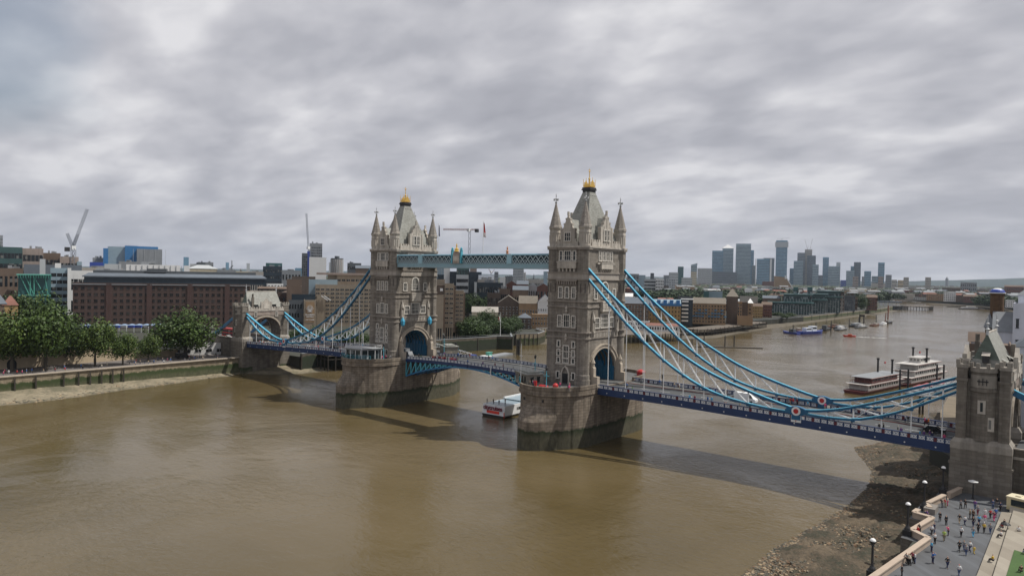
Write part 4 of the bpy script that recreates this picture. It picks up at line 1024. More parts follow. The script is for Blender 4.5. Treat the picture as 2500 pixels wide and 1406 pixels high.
# approach viaducts behind the abutments with land side chains
def approach(sx, label):
    t = thing('approach_viaduct', (sx * 146, 0, 0), label, 'viaduct', 0 if sx > 0 else math.pi)
    b = MB(); b.box(0, 95, -9.6, -8.9, 4, 15.2); b.box(0, 95, 8.9, 9.6, 4, 15.2); b.box(0, 95, -9.0, 9.0, 13.2, 13.9); b.build('wall', DARKST, t)
    b = MB(); b.box(0, 95, -8.9, 8.9, 13.9, 14.0); b.build('roadway', ASPH, t)
    b = MB(); b.box(0, 95, -9.8, -9.4, 13.3, 13.8); b.box(0, 95, -9.9, -9.5, 15.2, 15.45); b.box(0, 95, 9.5, 9.9, 15.2, 15.45); b.build('coping', PALE, t)
    for k in range(5):
        x = 6 + k * 9.0; m_ = MB(); p = [(x - 2.2, 5.7), (x + 2.2, 5.7)] + [(x + 2.2 * math.cos(math.pi * j / 10), 9.0 + 2.2 * math.sin(math.pi * j / 10)) for j in range(11)]
        m_.ext(p, 'y', -9.72, -9.55); m_.build('arch_opening', BLACK, t)
    for y in (-9.9, 9.2):
        c = MB()
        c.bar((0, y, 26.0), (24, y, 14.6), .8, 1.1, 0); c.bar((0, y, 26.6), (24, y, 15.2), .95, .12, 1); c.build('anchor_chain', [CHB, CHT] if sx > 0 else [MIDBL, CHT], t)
    if sx > 0:
        b = MB()
        for k in range(4):
            x = 3.6 + k * 3.4; b.box(x - .5, x + .5, -11.5, -9.8, 5.7, 17.2); b.frus(x - .6, x + .6, -11.6, -9.7, 17.2, x - .1, x + .1, -10.8, -10.5, 19.0); b.box(x - .5, x + .5, 7, 8.6, 15, 22)
        b.build('buttress', DARKST, t)
    return t
approach(1, 'stone approach viaduct with buttresses behind the abutment tower at the right edge of the photo')
approach(-1, 'stone approach viaduct with a dark arch beside the trees at the far end')

# ---- things standing on the piers
t = thing('control_cabin', (-43.5, -17.6, 15.83), 'glass walled control cabin with a flat roof on the rim of the farther pier', 'cabin')
mb = MB(); pts = [(-5.4, 3.2), (-5.4, -2.4), (-1.5, -5.6), (5.6, -4.6), (7.2, 0.5), (7.2, 3.2)]
mb.prism([(x, y) for x, y in pts], 3.6, 4.05); mb.prism([(x * 1.06, y * 1.08) for x, y in pts], 4.05, 4.25); mb.build('roof', mat('cabin_roof_grey', (.3, .31, .32), .7, .1, 1), t)
mb = MB(); mb.prism([(x * .93, y * .92) for x, y in pts], 0.0, 3.6); mb.build('glazing', glass('cabin_glass', (0.03, 0.045, 0.05), (0.16, 0.18, 0.19), .35, .1, (2.2, 2.2, 9)), t)
mb = MB()
for (x0, y0), (x1, y1) in zip(pts, pts[1:] + pts[:1]):
    n_ = max(1, int(math.hypot(x1 - x0, y1 - y0) / 2.2))
    for k in range(n_): mb.box(x0 + (x1 - x0) * k / n_ - .08, x0 + (x1 - x0) * k / n_ + .08, y0 + (y1 - y0) * k / n_ - .08, y0 + (y1 - y0) * k / n_ + .08, 0, 3.6)
mb.build('mullions', WHITE, t, stuff=True)
mb = MB()
for (x0, y0), (x1, y1) in zip(pts, pts[1:] + pts[:1]): mb.bar((x0, y0, 5.2), (x1, y1, 5.2), .06, .06); mb.bar((x0, y0, 4.8), (x1, y1, 4.8), .05, .05); mb.box(x0 - .05, x0 + .05, y0 - .05, y0 + .05, 4.2, 5.25)
mb.build('roof_railing', WHITE, t)
def stone_cabin(loc, rz, label):
    t = thing('control_cabin', loc, label, 'cabin', rz)
    b = MB(); b.box(-4.2, 4.2, -2.6, 2.6, 0, 3.0); b.box(-4.4, 4.4, -2.8, 2.8, 2.7, 3.0); b.build('wall', mat('cabin_stone', (0.25, 0.235, 0.20), .85, .15, 1, brick=(1, .45, .03)), t)
    b = MB(); b.box(-4.5, 4.5, -2.9, 2.9, 3.0, 3.15); b.box(-3.2, 3.2, -1.8, 1.8, 3.15, 3.6); b.build('roof', SLATE, t)
    for x in (-3, -1, 1, 3): b = MB(); b.box(x - .45, x + .45, -2.68, -2.55, .9, 2.4); b.build('window', GLASS, t)
    for y in (-1, 1): b = MB(); b.box(4.15, 4.28, y - .5, y + .5, .8, 2.4); b.build('window', GLASS, t)
    return t
stone_cabin((33.5, -17.2, 15.83), rad(-28), 'small stone control cabin on the river edge of the nearer pier')
stone_cabin((-34.5, 17.5, 15.83), rad(150), 'small stone control cabin behind the farther tower, turquoise railings beside it')
def railing(name, pts, zb, label, m=TURQ, h=1.2):
    t = thing(name, (pts[0][0], pts[0][1], zb), label, 'railing'); q = MB(); x0, y0 = pts[0]
    for (a, b), (c, d) in zip(pts[:-1], pts[1:]):
        for hh in (h, h * .6, h * .2): q.bar((a - x0, b - y0, hh), (c - x0, d - y0, hh), .08, .08)
    q.build('rails', m, t)
    q = MB()
    for (a, b), (c, d) in zip(pts[:-1], pts[1:]):
        n_ = max(1, int(math.hypot(c - a, d - b) / 1.6))
        for k in range(n_ + 1): q.box(a + (c - a) * k / n_ - x0 - .06, a + (c - a) * k / n_ - x0 + .06, b + (d - b) * k / n_ - y0 - .06, b + (d - b) * k / n_ - y0 + .06, 0, h)
    q.build('posts', m, t)
    return t
def rim(cx, a0, a1, n=14): 
    o = []
    for k in range(n + 1):
        a = rad(a0 + (a1 - a0) * k / n); o.append((cx + 10.35 * math.cos(a), (-14.5 if math.sin(a) < 0 else 14.5) + 10.9 * math.sin(a)))
    return o
railing('railing', rim(-T, 190, 320), 16.8, 'turquoise railing round the rim of the farther pier in front of the glass cabin')
railing('railing', rim(T, 180, 235, 8), 16.8, 'turquoise railing at the river corner of the nearer pier by the stone cabin')
railing('railing', rim(-T, 20, 120), 16.8, 'turquoise railing round the far rim of the farther pier behind the tower')
def std_lamp(loc, label, h=5.2):
    t = thing('street_lamp', loc, label, 'street lamp', group='ornate turquoise lamp standards on the bridge')
    b = MB(); b.ring(0, 0, [(.35, 0), (.35, .5), (.16, .9), (.11, h - 1.2), (.2, h - 1.1), (.1, h - .9), (.08, h)], 8); b.box(-.9, .9, -.06, .06, h - 1.5, h - 1.35); b.build('post', TURQ, t)
    b = MB(); b.ring(0, 0, [(.12, h), (.3, h + .15), (.36, h + .75), (.2, h + .95), (.03, h + 1.2)], 6); b.build('lantern', BLACK, t)
    return t
std_lamp((44.2, -23.2, 15.83), 'ornate turquoise lamp standard among red seats on the nearer pier')
std_lamp((31.9, -12.6, 15.83), 'turquoise lamp standard at the hinge of the nearer bascule leaf', 6.5)
std_lamp((-32.0, -16.8, 15.83), 'turquoise lamp standard right of the glass cabin on the farther pier')
std_lamp((-32.2, 12.6, 15.83), 'turquoise lamp standard behind the farther tower at the bascule edge', 6.5)
for i, (x, y, s, lab) in enumerate(((46.4, -22.0, .75, 'round red domed kiosk on the nearer pier under the tower wall'), (43.0, -22.9, 1.0, 'low red covered stall left of the round red kiosk on the pier'), (48.2, 20.5, 1.3, 'red kiosk on the skyscraper side of the nearer pier'), (40.2, -22.8, .8, 'tall narrow red sign box standing on the nearer pier rim'))):
    t = thing('kiosk', (x, y, 15.83), lab, 'kiosk')
    b = MB(); 
    if i == 3: b.box(-.35, .35, -.2, .2, 0, 2.0)
    elif i == 1: b.box(-1.3, 1.3, -.5, .5, 0, .8); b.frus(-1.4, 1.4, -.6, .6, .8, -1.1, 1.1, -.2, .2, 1.2)
    else: b.ring(0, 0, [(s, 0), (s, 1.2), (s * 1.1, 1.25), (s * .9, 1.6), (s * .4, 1.9), (.05, 2.0)], 12)
    b.build('body', RED, t)
# signal mast on pier near the bascule
for x, y, lab in ((33.0, -20.5, 'tall thin white mast on the nearer pier beside the stone cabin'), (-36.8, -22.5, 'thin white mast on the farther pier right of the glass cabin')):
    t = thing('mast', (x, y, 15.83), lab, 'mast'); b = MB(); b.ring(0, 0, [(.12, 0), (.06, 11.5)], 6); b.box(-.6, .6, -.04, .04, 8, 8.12); b.build('pole', WHITE, t)

# ------------------------------------------------------------------ people
SKIN = mat('skin', (0.42, 0.25, 0.17), .6, .08, 3)
CLO = {}
def cloth(c):
    cols = dict(white=(.62, .62, .62), black=(.02, .02, .022), navy=(.02, .028, .08), red=(.42, .03, .03), blue=(.03, .12, .36), sky=(.08, .38, .62), grey=(.2, .2, .21), yellow=(.55, .38, .04), green=(.10, .20, .07), lime=(.35, .48, .1),
                pink=(.62, .08, .2), beige=(.42, .34, .24), denim=(.06, .09, .18), brown=(.10, .06, .04), maroon=(.2, .03, .05), cream=(.55, .5, .4), orange=(.55, .18, .04), purple=(.14, .06, .22), khaki=(.2, .17, .1))
    if c not in CLO: CLO[c] = mat('cloth_' + c, cols[c], .85, .12, 4)
    return CLO[c]
def skin_mesh(name, chain, mats, sub=1):
    """chain: list of polylines of (x,y,z,r); polylines share points by position"""
    me = bpy.data.meshes.new('tmp'); vs = []; rs = []; es = []
    def vid(p):
        for i, q in enumerate(vs):
            if (Vector(q) - Vector(p[:3])).length < 1e-4: return i
        vs.append(p[:3]); rs.append(p[3]); return len(vs) - 1
    for pl in chain:
        ids = [vid(p) for p in pl]
        es += list(zip(ids[:-1], ids[1:]))
    me.from_pydata(vs, es, [])
    o = bpy.data.objects.new('tmp', me); COL.objects.link(o)
    md = o.modifiers.new('s', 'SKIN')
    for i, sv in enumerate(me.skin_vertices[0].data): sv.radius = (rs[i], rs[i]); sv.use_root = (i == 0)
    if sub: s2 = o.modifiers.new('u', 'SUBSURF'); s2.levels = sub; s2.render_levels = sub
    dg = bpy.context.evaluated_depsgraph_get(); ev = o.evaluated_get(dg)
    out = bpy.data.meshes.new_from_object(ev); out.name = name
    bpy.data.objects.remove(o)
    out.materials.clear(); out.materials.append(mats)
    out.polygons.foreach_set('use_smooth', [True] * len(out.polygons))
    return out
def pose(kind):
    """joint positions of a 1.72 m figure facing -y; returns body, top and trousers chains"""
    if kind == 'stand': hipz, kn, an, el_, ha = .92, [(-.11, -.01, .49), (.11, .01, .49)], [(-.13, .02, .08), (.13, .03, .08)], [(-.25, .03, 1.14), (.25, .03, 1.14)], [(-.26, -.06, .9), (.26, -.07, .9)]
    elif kind == 'walk': hipz, kn, an, el_, ha = .90, [(-.1, -.16, .50), (.1, .03, .48)], [(-.1, -.24, .09), (.1, .34, .14)], [(-.24, .13, 1.15), (.24, -.09, 1.15)], [(-.23, .22, .95), (.23, -.27, 1.0)]
    elif kind == 'lean': hipz, kn, an, el_, ha = .90, [(-.1, .02, .48), (.1, .06, .48)], [(-.12, .1, .08), (.12, .14, .08)], [(-.27, -.2, 1.12), (.27, -.2, 1.12)], [(-.13, -.42, 1.12), (.13, -.42, 1.12)]
    elif kind == 'photo': hipz, kn, an, el_, ha = .92, [(-.1, 0, .49), (.1, 0, .49)], [(-.12, .02, .08), (.12, .02, .08)], [(-.26, -.18, 1.24), (.26, -.18, 1.24)], [(-.07, -.33, 1.5), (.07, -.33, 1.5)]
    else: hipz, kn, an, el_, ha = .46, [(-.12, -.42, .46), (.14, -.4, .50)], [(-.12, -.42, .06), (.16, -.5, .06)], [(-.24, -.06, .72), (.24, -.06, .72)], [(-.14, -.3, .56), (.14, -.3, .58)]
    dz = hipz - .92
    ln = -.10 if kind == 'lean' else 0
    pel = (0, 0, hipz); ch = (0, ln * .5, 1.22 + dz); sh = (0, ln, 1.40 + dz); nk = (0, ln - .01, 1.49 + dz); hd = (0, ln - .03, 1.60 + dz); cr = (0, ln - .03, 1.69 + dz)
    body = [[(*pel, .125), (*ch, .135), (*sh, .10), (*nk, .05), (*hd, .085), (*cr, .07)]]
    top = [[(*pel, .145), (*ch, .155), (*sh, .115), (*nk[:2], nk[2] - .02, .06)]]; trou = []
    for i, s in enumerate((-1, 1)):
        shp = (s * .18, ln, 1.38 + dz); hp = (s * .10, 0, hipz - .06)
        body.append([(*sh, .10), (*shp, .055), (*el_[i], .04), (*ha[i], .032), (ha[i][0], ha[i][1] - .04, ha[i][2] - .06, .028)])
        body.append([(*pel, .125), (*hp, .09), (*kn[i], .058), (*an[i], .042), (an[i][0], an[i][1] - .13, .04, .035)])
        top.append([(*sh, .115), (*shp, .072), (*el_[i], .055), tuple(list(Vector(el_[i]).lerp(Vector(ha[i]), .75)) + [.045])])
        trou.append([(*pel, .148), (*hp, .112), (*kn[i], .078), (*an[i], .062)])
    hair = [[(0, ln - .005, 1.60 + dz, .088), (0, ln - .015, 1.67 + dz, .085)]]
    shoe = [[(an[i][0], an[i][1] + .03, an[i][2] - .03, .05), (an[i][0], an[i][1] - .14, .045, .042)] for i in (0, 1)]
    return body, top, trou, hair, shoe
POSES = {}
for kd in ('stand', 'walk', 'lean', 'photo', 'sit'):
    b_, t_, tr_, h_, s_ = pose(kd)
    sk = [skin_mesh('body', b_, SKIN), skin_mesh('top', t_, cloth('white')), skin_mesh('trousers', tr_, cloth('black')), skin_mesh('hair', h_, cloth('brown'), 1)]
    sm = MB()
    for (a, c) in s_: sm.bar(a[:3], c[:3], .09, .08)
    sk.append(sm.mesh('shoes', BLACK))
    # one joined low mesh for far figures
    POSES[kd] = sk
def setmat(o, m):
    o.material_slots[0].link = 'OBJECT'; o.material_slots[0].material = m
NP = [0]
def person(kd, loc, rz, top, bottom, label, hair='brown', group=None, scale=1.0, detail=True):
    sk = POSES[kd]
    o = bpy.data.objects.new('person', sk[0]); COL.objects.link(o); o.location = loc; o.rotation_euler.z = rz; o.scale = (scale,) * 3
    tag(o, label, 'person', group)
    for me, m in zip(sk[1:], (cloth(top), cloth(bottom), cloth(hair), None)):
        if me.name.startswith('shoes') and not detail: continue
        c = bpy.data.objects.new(me.name.split('.')[0], me); COL.objects.link(c); c.parent = o
        if m: setmat(c, m)
    return o
# ------------------------------------------------------------------ promenade
SLATEPAVE = mat('promenade_paving', (0.095, 0.102, 0.112), .75, .13, .35, brick=(1.2, .8, .015), joint=.82)
STEP = mat('pale_step_stone', (0.30, 0.27, 0.22), .85, .1, .5, brick=(2.4, 1.6, .03), joint=.8)
PINKST = mat('parapet_sandstone', (0.40, 0.32, 0.25), .8, .1, .8)
quay = [(134.3, -200), (134.3, -76), (138.1, -48.2), (134.7, -47.4), (134.7, -43.6), (136.7, -36.4), (133.8, -36.2), (133.8, -25.8), (135.2, -25.4), (136.3, -19), (134.9, -17.6), (134.9, -13.2), (136.4, -12), (160, -12), (160, -200)]
mb = MB(); mb.prism(quay, -2, 5.76, 0, 1); struct(mb.build('quay_paving', [tide_mat('quay_wall_stone', (0.16, 0.14, 0.115), (1.4, .5, .04), 2.0, 3.2), SLATEPAVE]))
wall = thing('promenade_wall', (136, -45, 5.76), 'low pinkish stone parapet wall zigzagging along the promenade above the foreshore', 'wall')
def wseg(a, b, name='wall_section'):
    q = MB(); ax, ay = a[0] - 136, a[1] + 45; bx, by = b[0] - 136, b[1] + 45
    q.bar((ax, ay, .45), (bx, by, .45), .55, .9); q.bar((ax, ay, 1.0), (bx, by, 1.0), .85, .2); q.build(name, PINKST, wall)
for a, b in [((134.9, -90), (135.2, -73)), ((135.2, -73), (138.6, -47.6)), ((138.6, -47.6), (135.9, -45.4)), ((135.9, -45.4), (137.3, -36.2)), ((137.3, -36.2), (134.4, -35.4)), ((134.4, -35.4), (134.6, -33)), ((136.0, -30.5), (134.9, -28.2)), ((135.2, -27.6), (136.6, -20)), ((137.1, -18.2), (138.2, -12.4))]: wseg(a, b)
mb = MB(); mb.box(-.9, .9, 13.6, 17.0, 0, 1.0); mb.build('plinth', mat('plinth_stone', (0.2, .18, .16), .8, .1, 1), wall)
GLOBE = mat('lamp_globe_white', (0.8, 0.8, 0.78), .25, .03, 1)
for i, (x, y, lab) in enumerate(((135.0, -67.0, 'black lamp post with white globe at the bottom edge of the photo'), (135.3, -45.6, 'black lamp post with white globe at the middle corner of the zigzag wall'), (134.9, -29.5, 'black lamp post with white globe above the two people seated in the wall recess'), (135.7, -15.5, 'black lamp post with white globe against the corner of the abutment tower'))):
    t = thing('lamp_post', (x, y, 5.76), lab, 'street lamp', group='black lamp posts with white globes along the promenade')
    b = MB(); b.box(-.6, .6, -.6, .6, 0, .9); b.ring(0, 0, [(.5, .9), (.42, 1.2), (.24, 1.5), (.17, 1.8), (.15, 4.3), (.24, 4.4), (.16, 4.6)], 10); b.build('post', BLACK, t)
    b = MB(); b.ring(0, 0, [(.42 * math.cos(rad(a)), 4.95 + .42 * math.sin(rad(a))) for a in range(0, 90, 15)] + [(.02, 5.38)], 14); b.build('globe', GLOBE, t, smooth=True); b = MB(); b.ring(0, 0, [(.1, 4.5), (.3, 4.62), (.44, 4.93), (.44, 4.98)], 14); b.build('bowl', BLACK, t)
t = thing('lamp_post', (140.6, -15.4, 5.76), 'short lamp with a tilted white dish head close to the abutment wall', 'street lamp')
b = MB(); b.ring(0, 0, [(.25, 0), (.12, .4), (.1, 3.2)], 8); b.build('post', BLACK, t); b = MB(); b.ring(0, 0, [(.3, 3.1), (.85, 3.3), (.85, 3.4), (.2, 3.6)], 12); b.build('dish', GLOBE, t)
mb = MB(); mb.prism([(144.6, -120), (146.1, -57), (145.7, -22.2), (147.3, -21.5), (147.9, -57), (147.2, -120)], 5.7, 6.2); struct(mb.build('step', STEP))
mb = MB(); mb.prism([(147.25, -120), (147.95, -57), (147.35, -21.4), (160, -25.0), (160, -120)], 5.7, 6.65); struct(mb.build('terrace', STEP))
GRASS = mat('lawn_grass', (0.042, 0.092, 0.018), .8, .2, 1.5)
mb = MB(); mb.prism([(149.2, -120), (149.4, -62), (149.3, -44.2), (158, -47), (158, -120)], 6.6, 6.75); struct(mb.build('lawn', GRASS))
t = thing('kiosk', (149.3, -18.6, 5.76), 'cream food kiosk with a flat roof and open hatch beside the steps', 'kiosk', rad(-14))
b = MB(); b.box(-2.9, 2.9, -1.4, 1.4, .35, 2.6); b.build('body', mat('cream_paint', (0.55, 0.47, 0.28), .5, .08, 1), t)
b = MB(); b.box(-3.0, 3.0, -1.5, 1.5, 2.6, 2.75); b.box(-1.8, -1.0, -.6, .4, 2.75, 2.95); b.box(.8, 1.9, -.5, .5, 2.75, 2.9); b.build('roof', mat('cream_roof', (0.62, 0.56, 0.4), .6, .1, 1), t)
b = MB(); b.box(-2.2, .2, -1.47, -1.38, 1.2, 2.3); b.box(.8, 2.4, -1.47, -1.38, 1.2, 2.2); b.build('window', GLASS, t)
b = MB(); b.q([(-2.3, -1.5, 1.0), (2.5, -1.5, 1.0), (2.2, -2.6, .2), (-2.0, -2.6, .2)]); b.build('hatch', mat('kiosk_canvas', (0.35, 0.31, 0.25), .8, .1, 1), t)
for s in (-1.9, 1.9):
    b = MB(); b.ext([(s + .36 * math.cos(k * .5236), .36 + .36 * math.sin(k * .5236)) for k in range(12)], 'y', -1.46, -1.2); b.build('wheel', BLACK, t)

def zp(x, y): p = atz(2200 + x / 4.917, 1120 + y / 4.917, 5.76); return (p.x, p.y, 5.76)
QP = [  # zoom-reading of feet, pose, top, bottom, hair, label
 (465, 750, 'walk', 'black', 'black', 'brown', 'person in a black jacket walking alone just below the seated wall recess', 160),
 (540, 793, 'stand', 'black', 'black', 'grey', 'person with pale hair in a long dark coat on the open paving left of centre', 200),
 (398, 888, 'stand', 'navy', 'denim', 'black', 'person in dark blue standing close behind one in a white top near the wall', 90),
 (365, 915, 'walk', 'white', 'black', 'black', 'person in a white top with dark bag and black trousers near the zigzag wall', 20),
 (405, 1015, 'photo', 'white', 'black', 'brown', 'person in a white top and dark shorts holding a phone up near the wall corner', 300),
 (515, 983, 'walk', 'lime', 'khaki', 'brown', 'person in a lime green top and khaki trousers walking on the promenade', 170),
 (565, 920, 'photo', 'pink', 'black', 'brown', 'person in a pink top raising both hands beside the lime green one', 250),
 (365, 1115, 'stand', 'sky', 'navy', 'black', 'person in a bright sky blue jacket standing near the parapet', 100),
 (380, 1253, 'photo', 'blue', 'navy', 'black', 'person in a royal blue jacket taking a photo, nearest the parapet', 110),
 (555, 1308, 'walk', 'black', 'navy', 'grey', 'person in a dark suit and light blue shirt walking towards the camera', 10),
 (700, 1110, 'walk', 'black', 'black', 'brown', 'person in black leading the group of four in the middle of the promenade', 190),
 (755, 1100, 'walk', 'grey', 'denim', 'brown', 'person in grey between the black clad one and the backpacker', 190),
 (780, 1155, 'walk', 'grey', 'denim', 'grey', 'person with a large grey backpack seen from behind in the central group', 180),
 (825, 1110, 'walk', 'white', 'navy', 'black', 'person in a white and blue top at the right of the central group', 200),
 (875, 1138, 'walk', 'yellow', 'yellow', 'brown', 'child in yellow walking at the right end of the central group', 200),
 (720, 935, 'walk', 'white', 'black', 'brown', 'person in a white shirt and black trousers alone in the middle of the paving', 180),
 (700, 775, 'walk', 'black', 'beige', 'black', 'person in a short black dress with bare legs upper middle of the paving', 180),
 (765, 795, 'walk', 'white', 'navy', 'black', 'person with navy vest over white beside the one in the black dress', 200),
 (715, 597, 'walk', 'grey', 'black', 'brown', 'person in grey, left one of a pair near the lamp with the tilted dish', 150),
 (770, 590, 'walk', 'black', 'black', 'brown', 'person in black, right one of a pair near the lamp with the tilted dish', 150),
 (885, 605, 'walk', 'purple', 'denim', 'black', 'person in a purple top walking behind one with a pale sun hat', 170),
 (920, 672, 'walk', 'grey', 'maroon', 'cream', 'person in a pale sun hat, grey top and dark red shorts', 180),
 (825, 712, 'stand', 'khaki', 'black', 'brown', 'person in a khaki jacket, left of two standing below the sun hat', 60),
 (865, 722, 'stand', 'brown', 'black', 'black', 'person in brown, right of two standing below the sun hat', 300),
 (935, 787, 'walk', 'sky', 'navy', 'brown', 'person in a light blue shirt and navy trousers seen from behind', 185),
 (1000, 775, 'walk', 'pink', 'white', 'brown', 'person in a bright pink top below the one dressed all in white', 180),
 (1003, 705, 'walk', 'white', 'white', 'cream', 'person dressed all in white among the crowd at the upper right', 180),
 (1070, 712, 'walk', 'red', 'black', 'black', 'person in a red patterned top beside one in a blue shirt, upper right', 175),
 (1115, 747, 'walk', 'maroon', 'pink', 'brown', 'person in dark red with pink shorts in the upper right group', 185),
 (1135, 700, 'walk', 'blue', 'denim', 'brown', 'person in a blue shirt at the right of the red patterned top', 190),
 (865, 935, 'walk', 'grey', 'sky', 'brown', 'person in a grey top and light blue shorts with a backpack', 180),
 (865, 812, 'walk', 'black', 'navy', 'black', 'person in black directly above the grey top and blue shorts', 180),
 (925, 885, 'walk', 'black', 'black', 'grey', 'person in all black left of the yellow jacket with shoulder bag', 180),
 (995, 885, 'walk', 'yellow', 'black', 'brown', 'person in a mustard yellow jacket with a shoulder bag', 170),
 (1070, 895, 'walk', 'grey', 'denim', 'black', 'person in a light grey top nearest the steps edge', 180),
 (1100, 597, 'stand', 'denim', 'denim', 'brown', 'person in denim, left one of three standing near the cream kiosk', 200),
 (1150, 580, 'stand', 'black', 'grey', 'brown', 'person in black, middle one of three near the cream kiosk', 180),
 (1190, 622, 'walk', 'navy', 'black', 'black', 'person in navy, closest of three to the cream kiosk', 180),
 (1408, 930, 'walk', 'white', 'black', 'brown', 'person in a white shirt walking alone on the pale terrace', 180),
 (70, 1262, 'lean', 'grey', 'black', 'brown', 'person in a grey top leaning on the parapet, leftmost of the four', 290),
 (100, 1275, 'lean', 'cream', 'black', 'black', 'person in a pale jacket bending over the parapet, second of the four', 300),
 (142, 1245, 'lean', 'maroon', 'black', 'cream', 'person in dark red at the parapet, third of the four', 290),
 (165, 1252, 'stand', 'white', 'denim', 'brown', 'person in a white top at the parapet, rightmost of the four', 260),
 (200, 925, 'stand', 'red', 'red', 'brown', 'person in a red coat standing at the wall corner by the globe lamp', 290),
 (222, 890, 'lean', 'black', 'black', 'black', 'person in black leaning on the wall behind the red coat', 300),
 (490, 580, 'lean', 'black', 'grey', 'brown', 'person in a dark top leaning at the upper wall beside a red jacket', 290),
 (530, 580, 'lean', 'red', 'beige', 'grey', 'person in a red jacket at the upper wall', 290),
 (556, 562, 'stand', 'cream', 'pink', 'brown', 'person in a pale top right of the red jacket at the upper wall', 250),
 (695, 1404, 'walk', 'white', 'denim', 'pink', 'person in a white top with a pink cap at the bottom edge', 190),
 (8, 1404, 'stand', 'black', 'black', 'brown', 'person in dark clothes cut by the bottom edge beside the parapet', 270)]
yawv = math.degrees(YAW)
for x, y, kd, a, b, h, lab, rz in QP:
    person(kd, zp(x, y), rad(rz) + YAW * 0.6, a, b, lab, h, group='people on the promenade', scale=(.72 if lab.startswith('child') else R.uniform(.97, 1.06)))
def seatp(x, y, z_, top, bot, lab, rz, hair='brown'):
    p = atz(2200 + x / 4.917, 1120 + y / 4.917, z_); person('sit', (p.x, p.y, z_ - .02), rad(rz), top, bot, lab, hair, group='people on the promenade')
seatp(1240, 800, 6.2, 'black', 'black', 'person in black seated on the steps with a dark umbrella above', 250)
seatp(1215, 845, 6.2, 'red', 'grey', 'person in red seated on the steps below the dark umbrella', 240)
seatp(1200, 945, 6.2, 'white', 'black', 'person in a white top crouched on the steps with black trousers', 250)
seatp(1100, 1240, 6.2, 'yellow', 'black', 'person in a yellow top sitting on the lower step with legs stretched', 250)
seatp(1440, 1370, 6.66, 'brown', 'black', 'person in brown seated beyond the corner of the lawn', 200)
seatp(285, 690, 5.9, 'navy', 'navy', 'person in navy seated in the wall recess, left one', 90)
seatp(308, 690, 5.9, 'purple', 'navy', 'person in purple seated in the wall recess, right one', 90)
seatp(1490, 1150, 6.66, 'black', 'denim', 'person in black seated at the right edge above the lawn', 200)
t = thing('umbrella', atz(2200 + 1255 / 4.917, 1120 + 785 / 4.917, 7.2), 'dark open umbrella held low over the people seated on the steps', 'umbrella')
b = MB(); b.ring(0, 0, [(.75, 0), (.55, .22), (.25, .34), (.02, .4)], 8); b.build('canopy', BLACK, t); b = MB(); b.tube([(0, 0, -.6), (0, 0, .38)], .02); b.build('stick', BLACK, t)

# small figures, farther away than their parts can be told
def fig(top, bot, hair):
    key = ('fig', top, bot, hair)
    if key in WM: return WM[key]
    f = MB()
    for s in (-1, 1): f.ring(s * .1, .05 * s, [(.05, 0), (.07, .5), (.1, .9)], 6, 1); f.ring(s * .24, -.03, [(.035, .82), (.05, 1.1), (.06, 1.38)], 5, 0)
    f.ring(0, 0, [(.15, .85), (.17, 1.1), (.2, 1.35), (.1, 1.45)], 8, 0, sx=1, sy=.7); f.ring(0, 0, [(.055, 1.45), (.1, 1.52), (.11, 1.62), (.06, 1.7)], 6, 2); f.ring(0, .02, [(.12, 1.6), (.09, 1.72), (.02, 1.76)], 6, 3)
    WM[key] = f.mesh('person', [cloth(top), cloth(bot), SKIN, cloth(hair)]); return WM[key]
def small(loc, top, bot, lab, group, hair='black', rz=None):
    o = bpy.data.objects.new('person', fig(top, bot, hair)); COL.objects.link(o); o.location = loc; o.rotation_euler.z = R.uniform(0, 6.28) if rz is None else rz
    s = R.uniform(.94, 1.06); o.scale = (s, s, s); return tag(o, lab, 'person', group)
TOPS = ['white', 'black', 'red', 'blue', 'grey', 'sky', 'pink', 'navy', 'cream', 'maroon', 'green', 'yellow', 'orange', 'purple', 'beige']
BOTS = ['black', 'denim', 'navy', 'beige', 'grey']
HAIRW = {'black': 'black hair', 'brown': 'brown hair', 'cream': 'fair hair', 'grey': 'grey hair'}
def crowd(n, where, group, posf, tops=TOPS):
    for k in range(n):
        for _ in range(12):
            a, b, h = R.choice(tops), R.choice(BOTS), R.choice(list(HAIRW)); 
            lab = '%s haired person in a %s top and %s trousers %s' % ({'cream': 'fair'}.get(h, h), a, b, where)
            if lab not in USED: break
        small(posf(k), a, b, lab, group, h)
def sp_pos(tab, x, y, zadd=-1.11): return (x, y, lerp(tab, abs(x)) + zadd)
NEARX = [62, 78.5, 79.6, 80.4, 83, 84.2, 88.5, 92, 94.5, 97, 99.8, 100.6, 103.4, 112.5, 113.3, 114.2, 117, 122.5, 123.2, 126, 130.2, 131, 131.8, 132.4, 126.8, 134.6]
crowd(len(NEARX), 'on nearer span front footway', 'people crossing the nearer side span', lambda k: sp_pos(PT, NEARX[k], R.uniform(-8.9, -6.6)))
FARX = [56, 61, 66.5, 68, 79, 90, 97.5, 98.4, 99.2, 100, 103, 107, 116, 124.5, 125.2, 128.4, 129.2, 133]
crowd(len(FARX), 'on nearer span rear footway', 'people crossing the nearer side span', lambda k: sp_pos(PT, FARX[k], R.uniform(6.6, 8.9)))
crowd(26, 'on farther span front footway', 'people crossing the farther side span', lambda k: sp_pos(PB, -R.uniform(108, 134) if k < 16 else -R.uniform(60, 104), R.uniform(-8.9, -6.8)), ['white', 'white', 'cream', 'pink', 'sky', 'black', 'red'])
crowd(8, 'on farther span rear footway', 'people crossing the farther side span', lambda k: sp_pos(PB, -R.uniform(60, 130), R.uniform(6.8, 8.9)))
crowd(34, 'crowding the farther bascule leaf', 'people on the bascule roadway', lambda k: ((lambda x: (x, R.uniform(-7.2, -5.2), bt(x) - 1.06))(R.uniform(-20, -6))), ['red', 'maroon', 'pink', 'black', 'red', 'maroon', 'white', 'orange'])
